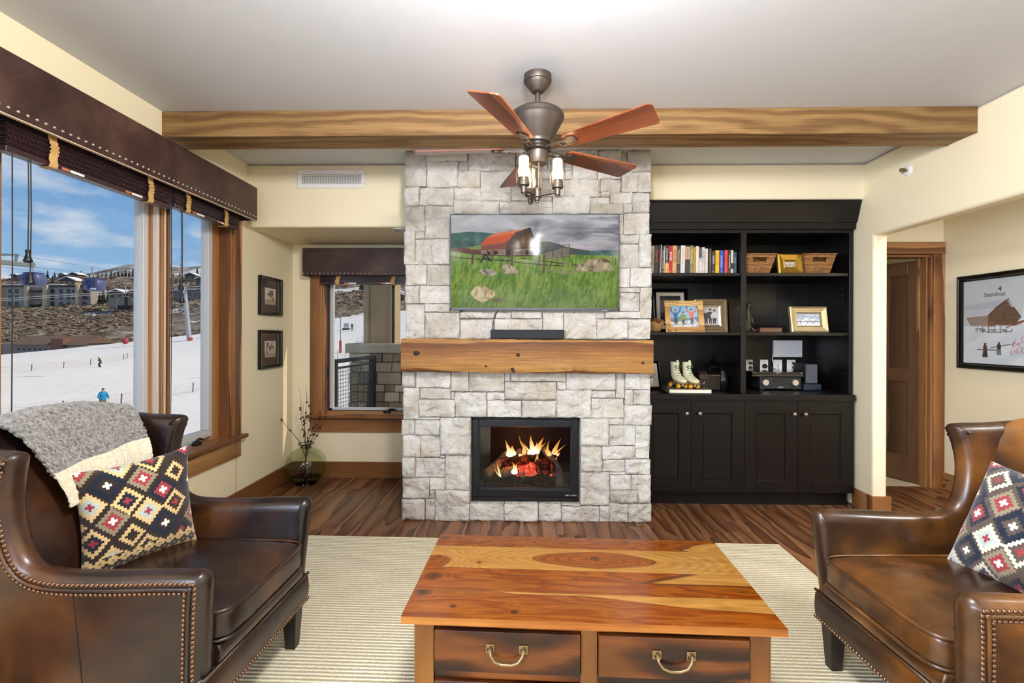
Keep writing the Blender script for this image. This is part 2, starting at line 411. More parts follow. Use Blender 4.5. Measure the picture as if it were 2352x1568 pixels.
MT['mantel'] = wood('reclaimed_mantel', '#643A12', '#8E5E2C', '#A0743C', 'x', ring=2.2, stretch=0.05, rough=0.6, grain=0.7, knots=2.2, dist=2, vary=(1, 1), bump=0.35, ctr=(0.1, 0.4, 0.1), stain=0.55)
MT['floor'] = wood('hickory_plank', '#462917', '#6E452A', '#845A3A', 'y', ring=4.2, stretch=0.085, rough=0.32, coat=0.12, grain=0.35, dist=1.5, vary=(0.80, 1.18), wob=0.16, ctr=(0.10, 0.7, 0.06), thr=(0.2, 0.62, 0.97))
MT['hall_floor'] = MT['floor']
MT['sheesham'] = wood('sheesham_top', '#5A280A', '#8C4E16', '#A86E2C', 'x', prof='SIN', ring=3.0, stretch=0.10, rough=0.25, coat=0.3, grain=0.3, ctr=(0.1, 0.5, 0.1))
MT['sheesham_d'] = wood('sheesham_front', '#200A03', '#522408', '#743E12', 'x', prof='SIN', ring=3.2, stretch=0.22, rough=0.28, coat=0.25, grain=0.3, knots=2.0, dist=3, vary=(0.85, 1.1), wob=0.25, ctr=(0.08, 0.2, 0.06), stain=0.7)
MT['sheesham_z'] = wood('sheesham_post', '#40200A', '#774618', '#946428', 'z', ring=2.0, stretch=0.16, rough=0.28, coat=0.25, grain=0.3, knots=1.4, dist=3, vary=(0.85, 1.1), wob=0.25, ctr=(0.08, 0.2, 0.06), stain=0.5)
MT['blade'] = wood('rosewood_blade', '#5A2410', '#84401F', '#9A5430', 'x', ring=2.5, stretch=0.03, rough=0.3, coat=0.2, grain=0.7, dist=1.0, vary=(0.96, 1.04), ctr=(0.3, 0.5, 0.2))
MT['espresso'] = None
t = NT('espresso_cabinet').set(rough=0.36, spec=0.35); v = t.coord('Object', 2.0, (1, 1, 0.15)); t.base(t.mix(t.noise(v, 22, 4), '#080606', '#120D0B')); t.bump(t.noise(v, 90, 2), 0.03, 0.002); MT['espresso'] = t.m
t = NT('limestone').set(rough=0.85, spec=0.2); v = t.coord('Object', 9.0)
c = t.ramp(t.noise(v, 5.5, 5, 0.6), [(0.30, '#BCB3A4'), (0.46, '#D4CEC3'), (0.60, '#E2DED7'), (0.78, '#CEC4B4')])
c = t.mix(t.math('MULTIPLY', t.ramp(t.noise(v, 2.1, 4, 0.6, 0.8), [(0.55, 0.0), (0.76, 1.0)]), 0.5), c, '#C6AE88')
c = t.rand_value(c, 0.93, 1.04); t.base(c)
t.bump(t.math('ADD', t.noise(v, 28, 6, 0.65), t.math('MULTIPLY', t.noise(v, 9, 4), 1.4)), 1.0, 0.028); MT['stone'] = t.m
MT['mortar'] = plain('mortar', '#C9C0AF', 0.95)
MT['leather'] = leather('distressed_leather')  # left chair's copy, darkened so its shade sits in the colour
MT['leather_lit'] = leather('lit_leather', ('#1E100A', '#3A220F', '#683F17', '#9A6631'))  # same leather for the right chair, with its stronger light painted in
t = NT('valance_leather').set(rough=0.45, spec=0.4); v = t.coord('Object', 5.0)
c = t.ramp(t.noise(v, 2.6, 6, 0.62, 0.6), [(0.28, '#2A1915'), (0.46, '#3E2923'), (0.60, '#4E362E'), (0.76, '#66483B')]); t.base(c); t.bump(t.noise(v, 60, 4), 0.1, 0.004); MT['valance'] = t.m
MT['bronze'] = plain('oil_rubbed_bronze', '#5A524A', 0.42, 0.75)
MT['bronze_dk'] = plain('dark_bronze', '#2E2925', 0.45, 0.6)
MT['nail'] = plain('antique_nailhead', '#7A5A44', 0.3, 0.9)
MT['nail_s'] = plain('nickel_nailhead', '#B8AAA0', 0.28, 0.9)
MT['nickel'] = plain('brushed_nickel', '#A8A49E', 0.3, 1.0)
MT['brass'] = plain('antique_brass', '#9A8560', 0.35, 0.95)
MT['black'] = plain('black_plastic', '#0E0E10', 0.4)
MT['blackg'] = plain('gloss_black', '#0B0B0D', 0.12)
MT['black_metal'] = plain('satin_black_metal', '#17181A', 0.38, 0.3)
MT['iron'] = plain('black_iron', '#101010', 0.5, 0.4)
MT['dark_wood'] = plain('espresso_leg', '#1E1512', 0.35)
MT['slat'] = plain('mahogany_slat', '#3A2226', 0.35)
MT['tape'] = plain('tan_ladder_tape', '#C9A264', 0.8)
MT['cord'] = plain('dark_cord', '#1A1512', 0.6)
MT['sash'] = plain('window_sash_aluminium', '#C6C4C2', 0.4)
MT['sash_dk'] = plain('window_gasket', '#2C2A2A', 0.5)
MT['glass'] = pane('window_glass', '#F8FAFB', 0.02)
MT['lampglass'] = pane('clear_lamp_glass', '#FAFAFA', 0.05)
MT['vaseglass'] = pane('green_vase_glass', '#EEF2E6', 0.06)
MT['vasethick'] = pane('thick_green_glass', '#6E9488', 0.06)
MT['picglass'] = pane('picture_glass', '#FFFFFF', 0.05)
MT['fireglass'] = pane('fire_glass', '#D8D8DA', 0.06)
MT['twig'] = plain('dry_twig', '#3A2A20', 0.85)
MT['pod'] = plain('seed_pod', '#33120E', 0.6)
MT['print'] = vcol('printed_paper', 0.45)
MT['screen'] = None
t = NT('tv_screen').set(base=(0.004, 0.004, 0.004), rough=0.10, spec=0.16); a = t.n('ShaderNodeAttribute', attribute_name='Col'); t.l(a.outputs['Color'], t.p.inputs['Emission Color']); t.set(ems=0.9); MT['screen'] = t.m
t = NT('kilim').set(rough=0.9, sheen=0.3, spec=0.15); a = t.n('ShaderNodeAttribute', attribute_name='Col'); v = t.coord(); t.base(t.mix(0.35, a.outputs['Color'], t.ramp(t.noise(v, 260, 2), [(0.3, 0.25), (0.7, 0.85)]), 'OVERLAY')); t.bump(t.noise(v, 300, 2), 0.4, 0.003); MT['kilim'] = t.m
t = NT('sherpa').set(rough=0.95, sheen=0.6, spec=0.1); a = t.n('ShaderNodeAttribute', attribute_name='Col'); v = t.coord(); t.base(t.mix(0.5, a.outputs['Color'], t.ramp(t.noise(v, 120, 3), [(0.3, 0.25), (0.7, 0.8)]), 'OVERLAY')); t.bump(t.noise(v, 130, 4, 0.7), 0.9, 0.01); MT['sherpa'] = t.m
t = NT('ribbed_wool_rug').set(rough=0.95, spec=0.1, sheen=0.2); v = t.coord(); 
wv = t.n('ShaderNodeTexWave', bands_direction='Y'); wv.inputs['Scale'].default_value = 15.0; wv.inputs['Distortion'].default_value = 0.8; wv.inputs['Detail'].default_value = 3; wv.inputs['Detail Scale'].default_value = 6; t.l(v, wv.inputs['Vector'])
c = t.ramp(wv.outputs['Fac'], [(0.05, '#B8A67A'), (0.30, '#D6CAA6'), (0.70, '#E2D9BC')]); c = t.mix(0.4, c, t.ramp(t.noise(v, 140, 3), [(0.3, 0.3), (0.7, 0.8)]), 'OVERLAY'); t.base(c)
t.bump(t.math('ADD', wv.outputs['Fac'], t.math('MULTIPLY', t.noise(v, 150, 3), 0.8)), 0.8, 0.008); MT['rug'] = t.m
MT['rug_edge'] = plain('rug_binding', '#CDBF98', 0.95)
t = NT('rattan').set(rough=0.6); v = t.coord()
bk = t.n('ShaderNodeTexBrick'); bk.inputs['Scale'].default_value = 1; bk.inputs['Brick Width'].default_value = 0.022; bk.inputs['Row Height'].default_value = 0.011; bk.inputs['Mortar Size'].default_value = 0.0022; bk.inputs['Color1'].default_value = (*hx('#A86C32'), 1); bk.inputs['Color2'].default_value = (*hx('#CE9656'), 1); bk.inputs['Mortar'].default_value = (*hx('#4A2A10'), 1)
sp = t.n('ShaderNodeSeparateXYZ'); t.l(v, sp.inputs[0]); cx = t.n('ShaderNodeCombineXYZ'); t.l(t.math('ADD', sp.outputs[0], sp.outputs[1]), cx.inputs[0]); t.l(sp.outputs[2], cx.inputs[1]); t.l(cx.outputs[0], bk.inputs['Vector'])
t.base(bk.outputs['Color']); t.bump(t.math('SUBTRACT', 1.0, bk.outputs['Fac']), 0.7, 0.004); MT['rattan'] = t.m
MT['gold'] = plain('aged_gold_leaf', '#B08A34', 0.38, 0.7)
MT['champagne'] = plain('champagne_frame', '#A89670', 0.35, 0.6)
MT['champagne2'] = plain('champagne_ornate', '#B29E74', 0.42, 0.5)
MT['pine'] = wood('pine_frame', '#B07E42', '#D0A060', '#DDB274', 'x', ring=3, stretch=0.08, rough=0.5, grain=0.3)
MT['mat_w'] = plain('mat_board', '#CFC4B0', 0.8)
MT['mat_d'] = plain('dark_mat_board', '#4A3A30', 0.8)
MT['ink'] = plain('dark_ink', '#2A1A0E', 0.7)
MT['pages'] = plain('book_pages', '#E8DFC8', 0.85)
MT['skin_dark'] = plain('tan_face', '#B98E72', 0.6)  # one even tan skin tone
MT['snow'] = None
t = NT('snow').set(rough=0.8, spec=0.2); v = t.coord(); t.base(t.mix(t.noise(v, 0.12, 5), '#DDD8D0', '#ECE7DF')); t.bump(t.noise(v, 0.7, 5), 0.35, 0.25); MT['snow'] = t.m
t = NT('brush_hillside').set(rough=0.95, spec=0.05); v = t.coord(); 
c = t.ramp(t.noise(v, 0.16, 8, 0.75), [(0.34, '#4E443C'), (0.45, '#756454'), (0.54, '#958470'), (0.62, '#A89A80'), (0.70, '#86664E')])
c = t.mix(t.ramp(t.noise(v, 0.05, 8, 0.7), [(0.55, 0.0), (0.62, 1.0)]), c, '#E4E2E0'); t.base(c); t.bump(t.noise(v, 0.3, 8, 0.75), 0.8, 3.0); MT['brush'] = t.m
t = NT('far_mountain').set(rough=0.95, spec=0.05); v = t.coord()
c = t.ramp(t.noise(v, 0.018, 9, 0.72), [(0.40, '#4E4A46'), (0.50, '#8C8680'), (0.58, '#D8D6D4'), (0.75, '#EEEEEE')]); t.base(c); MT['mountain'] = t.m
MT['pine_tree'] = None
t = NT('conifer').set(rough=0.9, spec=0.1); v = t.coord('Object', 40); t.base(t.mix(t.noise(v, 1.2, 4), '#1C241A', '#39422E')); MT['pine_tree'] = t.m

# ================================================================== the room
CZ = 2.66                      # ceiling height
XL, XR = -2.15, 2.61           # left and right wall faces
YS, YN = 3.76, 4.52            # soffit face, niche back wall
YB = 3.51                      # face of the stone breast
XH, YH = 3.70, 4.37            # hall wall faces
wall = MT['wall']
# floor: slab with separate planks
floor = struct(bx('floor', MT['floor'], -2.30, 3.86, -4.70, 4.55, -0.12, -0.008)); floor['label'] = 'brown hickory plank floor'
x = XL; prow = 0
plank_proto = {}
while x < XH-0.01:
    w = random.choice((0.095, 0.125, 0.125, 0.150, 0.175)); x1 = min(x+w, XH)
    xm = (x+x1)/2
    yend = YN if xm < -0.85 else (3.60 if xm < 0.95 else (3.92 if xm < 2.56 else (YH+0.12)))
    y = 0.9-random.random()*0.9
    while y < yend-0.02:
        ln = random.uniform(0.7, 1.7); y1 = min(y+ln, yend)
        if y1 > 0.95:
            b = MB(); g = 0.0009; h = 0.0014
            X0, X1, Y0, Y1 = x+g, x1-g, y+g, y1-g
            b.hexa([(X0, Y0, -0.008), (X1, Y0, -0.008), (X1, Y1, -0.008), (X0, Y1, -0.008)], [(X0, Y0, -h), (X1, Y0, -h), (X1, Y1, -h), (X0, Y1, -h)])
            b.f.pop(1); c = 0.0022
            b.v += [(X0+c, Y0+c, 0), (X1-c, Y0+c, 0), (X1-c, Y1-c, 0), (X0+c, Y1-c, 0)]
            b.f += [(8, 9, 10, 11), (4, 5, 9, 8), (5, 6, 10, 9), (6, 7, 11, 10), (7, 4, 8, 11)]
            b.build('plank', MT['floor'], floor, origin=(xm, (y+y1)/2, 0))
        y = y1
    x = x1
ceiling = struct(bx('ceiling', MT['ceiling'], -2.40, 5.6, -4.90, 4.75, CZ, CZ+0.25)); ceiling['label'] = 'smooth off-white plaster ceiling'
# left wall with its window openings
b = MB()
b.box(-2.33, XL, -4.70, YN, 0, 0.575); b.box(-2.33, XL, -4.70, YN, 2.32, CZ)
for y0, y1 in ((-4.70, -2.90), (-0.30, 1.42), (3.56, YN)): b.box(-2.33, XL, y0, y1, 0.575, 2.32)
o = struct(b.build('wall_left', wall)); o['label'] = 'cream painted wall with the picture windows'
o = struct(MB().box(-2.33, -0.85, YS, 4.70, 2.17, CZ).build('wall_soffit', wall, bevel=0.022, seg=4)); o['label'] = 'cream soffit over the window niche'
b = MB(); b.box(-2.33, -1.87, YN, 4.70, 0, 2.2); b.box(-0.97, -0.70, YN, 4.70, 0, 2.2); b.box(-1.87, -0.97, YN, 4.70, 0, 0.58); b.box(-1.87, -0.97, YN, 4.70, 2.10, 2.2)
o = struct(b.build('wall_niche', wall)); o['label'] = 'cream back wall of the window niche'
o = struct(MB().box(0.90, 2.72, YS+0.03, 4.55, 2.385, CZ).build('wall_over_cabinet', wall, bevel=0.02, seg=4)); o['label'] = 'cream wall strip above the dark bookcase'
o = struct(bx('wall_back', wall, 0.915, 2.72, 4.46, 4.60, 0, 2.385))
b = MB(); b.prism([(-4.70, 0), (1.20, 0), (1.20, 2.085), (3.68, 2.085), (3.68, 0), (4.46, 0), (4.46, CZ), (-4.70, CZ)], 'x', XR, XR+0.105)
o = struct(b.build('wall_right', wall, bevel=0.024, seg=4)); o['label'] = 'cream wall with rounded drywall opening to the hall'
o = struct(bx('wall_hall', wall, XH, XH+0.12, -4.70, YH+0.1, 0, CZ))
b = MB(); b.box(XR+0.1, 2.83, YH, YH+0.12, 0, CZ); b.box(3.595, XH+0.12, YH, YH+0.12, 0, CZ); b.box(2.83, 3.595, YH, YH+0.12, 2.055, CZ)
o = struct(b.build('wall_hall_end', wall))
b = MB(); b.box(-2.33, -1.6, -4.70, -4.58, 0, CZ); b.box(2.0, 3.82, -4.70, -4.58, 0, CZ); b.box(-1.6, 2.0, -4.70, -4.58, 0, 0.35); b.box(-1.6, 2.0, -4.70, -4.58, 2.5, CZ)
o = struct(b.build('wall_rear', wall))
# bedroom behind the hall door
b = MB(); b.box(1.9, 2.0, YH+0.12, 7.6, 0, CZ); b.box(5.4, 5.5, YH+0.12, 7.6, 0, CZ); b.box(1.9, 5.5, 7.6, 7.7, 0, CZ); b.box(1.9, 5.5, YH+0.1, 7.7, CZ, CZ+0.1)
b.box(1.9, 2.72, YH+0.11, YH+0.14, 0, CZ); b.box(3.87, 5.5, YH+0.05, YH+0.14, 0, CZ)
o = struct(b.build('wall_bedroom', wall))
struct(bx('floor_bedroom', plain('beige_carpet', '#CDBE9C', 0.95), 1.9, 5.5, YH+0.06, 7.6, -0.05, 0.004))
light('bedroom_fill', 'AREA', (4.2, 6.4, 2.3), 22, COOL_FILL, 1.0, aim=(3.6, 5.2, 0.8))  # added fill lamp

# baseboards
def base_board(name, x0, x1, y0, y1, mat, h=0.15):
    b = MB().box(x0, x1, y0, y1, 0.0, h); return struct(b.build(name, mat, bevel=0.004))
base_board('baseboard_left', XL, XL+0.018, 0.2, YN, MT['alder_y'])
base_board('baseboard_niche', XL+0.018, -0.86, YN-0.018, YN, MT['alder'])
b = MB(); b.box(XR-0.018, XR, 3.68, 3.89, 0, 0.15); b.box(XR-0.018, XR+0.123, 3.662, 3.68, 0, 0.15); b.box(XR+0.105, XR+0.123, 3.68, YH, 0, 0.15)
struct(b.build('baseboard_right', MT['alder'], bevel=0.004))
base_board('baseboard_hall', XH-0.018, XH, 0.3, YH-0.02, MT['alder_y'])

# ------------------------------------------------------------------ windows
def win_root(n, label, loc):
    r = thing('window_%d' % n, label, None, loc, kind='structure'); return r
def side_window(n, label, y0, y1, alder_side=None):
    """casement in the left wall, glass plane X=-2.25, outer sash y0..y1"""
    r = win_root(n, label, (-2.25, (y0+y1)/2, 0.60)); s = 0.04
    b = MB(); b.box(-2.275, -2.215, y0, y1, 0.61, 0.655); b.box(-2.275, -2.215, y0, y1, 2.24, 2.30); b.box(-2.275, -2.215, y0, y0+s, 0.655, 2.24); b.box(-2.275, -2.215, y1-s, y1, 0.655, 2.24)
    b.build('sash', MT['sash'], r, bevel=0.004)
    b = MB(); g = 0.004
    b.box(-2.262, -2.232, y0+s, y0+s+g, 0.655, 2.24); b.box(-2.262, -2.232, y1-s-g, y1-s, 0.655, 2.24); b.box(-2.262, -2.232, y0+s, y1-s, 0.655, 0.655+g)
    b.build('gasket', MT['sash'], r)
    bx('pane', MT['glass'], -2.252, -2.248, y0+s, y1-s, 0.655, 2.24, r)
    return r
w1 = side_window(1, 'wide fixed window pane over the ski slope', 1.982, 2.842)
w2 = side_window(2, 'narrow casement window beside the wood mullion', 2.952, 3.435)
w0 = side_window(4, 'narrow casement window nearest the photographer', 1.455, 1.862)
# crank handle on the casement
def crank(parent, c, rz):
    M = Matrix.Translation(Vector(c)) @ Matrix.Rotation(rz, 4, 'Z')
    b = MB(); b.lathe([(0.030, 0), (0.032, 0.010), (0.022, 0.024), (0.006, 0.028)], n=16, M=M @ Matrix.Diagonal((1.4, 0.75, 1, 1)))
    p = [(0.0, 0.0, 0.026), (0.03, 0.006, 0.034), (0.055, 0.010, 0.030), (0.075, 0.012, 0.020)]
    b.tube([M @ Vector(q) for q in p], [0.007, 0.008, 0.007, 0.009], 8)
    b.build('crank_handle', MT['bronze_dk'], parent, smooth=40)
crank(w2, (-2.205, 3.26, 0.585), R(90))
# alder jambs, mullions, casing, stool and apron (one trim set for the whole left group)
tr = thing('trim_1', 'knotty alder casing and sill around the left windows', None, (XL, 2.5, 0.55), kind='structure')
MT['reed'] = plain('daylit_reed', '#D2C2B4', 0.45)  # pale tone paints in the daylight on every other alder reed
def mull(y0, y1):
    m = MB(); m.box(-2.28, -2.195, y0, y1, 0.60, 2.30); m.build('mullion', MT['alder_z'], tr, bevel=0.004)
    n = 4; w = (y1-y0)/n
    for k in range(n):
        yy = y0+w*(k+0.5); bx('reed', MT['alder_z'] if k % 2 else MT['reed'], -2.20, -2.165+0.006*(k % 2), yy-w*0.30, yy+w*0.30, 0.60, 2.30, tr, bevel=0.004)
mull(2.842, 2.952); mull(1.862, 1.982)
bx('jamb', MT['alder_z'], -2.285, XL+0.005, 3.515, 3.558, 0.58, 2.32, tr, bevel=0.002)
bx('stop', MT['alder_z'], -2.285, -2.215, 3.435, 3.516, 0.58, 2.30, tr, bevel=0.003)
bx('jamb', MT['alder_z'], -2.285, XL+0.005, 1.422, 1.455, 0.58, 2.32, tr, bevel=0.002)
bx('casing', MT['alder_z'], XL, XL+0.022, 3.550, 3.655, 0.58, 2.36, tr, bevel=0.003)
bx('casing', MT['alder_z'], XL, XL+0.022, 1.33, 1.430, 0.58, 2.36, tr, bevel=0.003)
bx('head_casing', MT['alder_y'], XL, XL+0.022, 1.33, 3.655, 2.30, 2.41, tr, bevel=0.003)
bx('stool', MT['alder_y'], -2.285, XL+0.062, 1.30, 3.685, 0.553, 0.580, tr, bevel=0.006, seg=3)
bx('apron', MT['alder_y'], XL, XL+0.020, 1.34, 3.655, 0.415, 0.553, tr, bevel=0.003)
# niche window
w3 = win_root(3, 'niche window looking out on the stone balcony pier', (-1.42, YN, 0.58))
bx('pane', MT['glass'], -1.795, -1.03, 4.605, 4.609, 0.64, 2.05, w3)
b = MB(); b.box(-1.825, -1.795, 4.58, 4.63, 0.615, 2.08); b.box(-1.03, -1.0, 4.58, 4.63, 0.615, 2.08); b.box(-1.825, -1.0, 4.58, 4.63, 0.615, 0.64)
b.build('sash', MT['sash'], w3, bevel=0.003)
b = MB(); b.box(-1.835, -1.822, 4.56, 4.62, 0.615, 2.08); b.box(-1.835, -1.0, 4.555, 4.60, 0.607, 0.622); b.build('gasket', MT['sash_dk'], w3)
bx('bottom_rail', MT['alder'], -1.87, -0.97, 4.535, 4.58, 0.575, 0.617, w3, bevel=0.004)
bx('jamb', MT['alder_z'], -1.87, -1.835, 4.52, 4.66, 0.58, 2.10, w3, bevel=0.003)
bx('jamb', MT['alder_z'], -1.0, -0.97, 4.52, 4.66, 0.58, 2.10, w3, bevel=0.003)
bx('latch', MT['bronze_dk'], -1.842, -1.826, 4.545, 4.562, 0.93, 1.03, w3, bevel=0.004)
crank(w3, (-1.26, 4.545, 0.602), R(8))
bx('casing', MT['alder_z'], -1.977, -1.866, YN-0.022, YN, 0.585, 2.12, w3, bevel=0.003)
bx('stool', MT['alder'], -2.005, -0.86, YN-0.062, 4.56, 0.560, 0.588, w3, bevel=0.006, seg=3)
bx('apron', MT['alder'], -1.977, -0.86, YN-0.020, YN, 0.425, 0.560, w3, bevel=0.003)
# made-up windows behind the photographer, in front of the added fill lamps
w5 = win_root(5, 'large unseen window added for the left fill lamp', (-2.25, -1.6, 0.6))
bx('pane', MT['glass'], -2.252, -2.248, -2.86, -0.34, 0.62, 2.28, w5)
b = MB(); b.box(-2.28, XL, -2.90, -2.86, 0.58, 2.32); b.box(-2.28, XL, -0.34, -0.30, 0.58, 2.32); b.box(-2.28, XL, -2.86, -0.34, 0.575, 0.62); b.box(-2.28, XL, -2.86, -0.34, 2.28, 2.32); b.build('frame', MT['alder_z'], w5)
w6 = win_root(6, 'unseen rear window added for the rear fill lamp', (0.2, -4.64, 0.35))
bx('pane', MT['glass'], -1.56, 1.96, -4.642, -4.638, 0.39, 2.46, w6)
b = MB(); b.box(-1.6, -1.56, -4.7, -4.58, 0.35, 2.5); b.box(1.96, 2.0, -4.7, -4.58, 0.35, 2.5); b.box(0.17, 0.23, -4.68, -4.60, 0.39, 2.46); b.box(-1.56, 1.96, -4.7, -4.58, 0.35, 0.39); b.box(-1.56, 1.96, -4.7, -4.58, 2.46, 2.5); b.build('frame', MT['alder_z'], w6)

# ------------------------------------------------------------------ hall door
d1 = thing('door_1', 'dark alder panel door standing open at the hall end', None, (3.585, YH+0.07, 0), (0, 0, R(113)), kind='structure', local=True)
# leaf in local frame: hinge at origin, leaf along +x, thickness along y
LW, LH = 0.77, 2.02
b = MB(); st = 0.115
b.box(0, st, -0.02, 0.02, 0.01, LH); b.box(LW-st, LW, -0.02, 0.02, 0.01, LH)
for z0, z1 in ((0.01, 0.24), (0.92, 1.04), (LH-0.125, LH)): b.box(st, LW-st, -0.02, 0.02, z0, z1)
b.build('stile_frame', MT['door'], d1, bevel=0.004)
for z0, z1 in ((0.24, 0.92), (1.04, LH-0.125)): bx('panel', MT['door'], st, LW-st, -0.010, 0.010, z0, z1, d1)
for z in (0.22, 1.02, 1.80):
    b = MB(); b.box(-0.022, 0.035, -0.028, -0.019, z-0.05, z+0.05); b.lathe([(0.008, z-0.052), (0.008, z+0.052)], (-0.004, -0.03, 0), 10); b.build('hinge', MT['black_metal'], d1)
b = MB(); b.lathe([(0.028, 0), (0.028, 0.012), (0.012, 0.016), (0.012, 0.04), (0.027, 0.05), (0.027, 0.066), (0.01, 0.074)], (LW-0.07, -0.02, 0.95), 14, M=Matrix.Rotation(R(90), 4, 'X')); b.build('knob', MT['bronze_dk'], d1, smooth=40)
tr2 = thing('trim_2', 'alder casing around the hall door', None, (3.2, YH, 0), kind='structure')
bx('casing', MT['alder_z'], 3.602, 3.698, YH-0.022, YH, 0, 2.06, tr2, bevel=0.003)
bx('casing', MT['alder_z'], 2.72, 2.82, YH-0.022, YH, 0, 2.06, tr2, bevel=0.003)
bx('head_casing', MT['alder'], 2.70, 3.698, YH-0.026, YH, 2.075, 2.165, tr2, bevel=0.003)
bx('head_bead', MT['alder'], 2.70, 3.699, YH-0.032, YH, 2.060, 2.076, tr2, bevel=0.003)
for x0, x1, yy in ((3.583, 3.602, -0.012), (3.560, 3.577, 0.01), (3.550, 3.595, 0.075)):
    bx('jamb', MT['alder_z'], x0, x1, YH+yy, YH+0.12, 0, 2.06, tr2, bevel=0.003)
bx('jamb', MT['alder_z'], 2.82, 2.85, YH, YH+0.12, 0, 2.06, tr2, bevel=0.003); bx('head_jamb', MT['alder'], 2.82, 3.602, YH, YH+0.12, 2.035, 2.06, tr2)

# ------------------------------------------------------------------ beam
bm_ = thing('ceiling_beam', 'rustic wooden box beam crossing the white ceiling', 'beam', (0.2, 2.95, CZ-0.15))
b = MB().box(XL, XR, 2.855, 2.878, CZ-0.152, CZ); b.build('front_board', MT['beam'], bm_, bevel=0.004)
b = MB().box(XL, XR, 2.878, 3.036, CZ-0.150, CZ-0.126); b.build('bottom_board', MT['beam'], bm_, bevel=0.003)
b = MB().box(XL, XR, 3.036, 3.058, CZ-0.152, CZ); b.build('back_board', MT['beam'], bm_, bevel=0.004)

# ------------------------------------------------------------------ valances, blinds
NAIL_ME = None
def nail_mesh(r=0.008, mat=None):
    b = MB(); b.lathe([(r, 0), (r*0.92, r*0.35), (r*0.6, r*0.72), (0.0001, r*0.85)], n=10, cap=False)
    o = b.build('nail', mat or MT['nail_s'], None, smooth=180); me = o.data; bpy.data.objects.remove(o); return me
nm = nail_mesh()
def put_nail(me, parent, p, normal, name='nail'):
    o = bpy.data.objects.new(name, me); COL.objects.link(o); o.parent = parent
    o.location = Vector(p)-WORLD.get(parent.name, Vector()); o.rotation_euler = Vector(normal).to_track_quat('Z', 'Y').to_euler(); return o
va = thing('valance', 'long brown leather valance with nailheads over the left windows', 'valance', (-2.06, 2.45, 2.184))
Y0v, Y1v = 1.30, 3.612; ZV0, ZV1 = 2.184, 2.430
bx('front_board', MT['valance'], -2.008, -1.988, Y0v, Y1v, ZV0, ZV1, va, bevel=0.005)
bx('top_board', MT['valance'], XL, -2.008, Y0v, Y1v, ZV1-0.02, ZV1, va, bevel=0.003)
bx('return_board', MT['valance'], XL+0.023, -2.008, Y1v-0.02, Y1v, ZV0, ZV1-0.02, va, bevel=0.004)
bx('return_board', MT['valance'], XL+0.023, -2.008, Y0v, Y0v+0.02, ZV0, ZV1-0.02, va, bevel=0.004)
bx('piping', plain('valance_piping', '#C9B49A', 0.6), -2.006, -1.989, Y0v, Y1v, ZV0-0.005, ZV0, va)
y = Y0v+0.02
while y < Y1v-0.01: put_nail(nm, va, (-1.988, y, ZV0+0.026), (1, 0, 0)); y += 0.0372
vb = thing('valance', 'short brown leather valance with nailheads over the niche window', 'valance', (-1.42, 4.45, 1.868))
bx('front_board', MT['valance'], -1.997, -0.86, 4.375, 4.395, 1.868, 2.118, vb, bevel=0.005)
bx('top_board', MT['valance'], -1.997, -0.86, 4.395, YN, 2.098, 2.118, vb, bevel=0.003)
bx('return_board', MT['valance'], -1.997, -1.977, 4.395, YN, 1.868, 2.098, vb, bevel=0.003)
x = -1.985
while x < -0.87: put_nail(nm, vb, (x, 4.375, 1.888), (0, -1, 0)); x += 0.0375
for z in (1.90, 1.93): pass

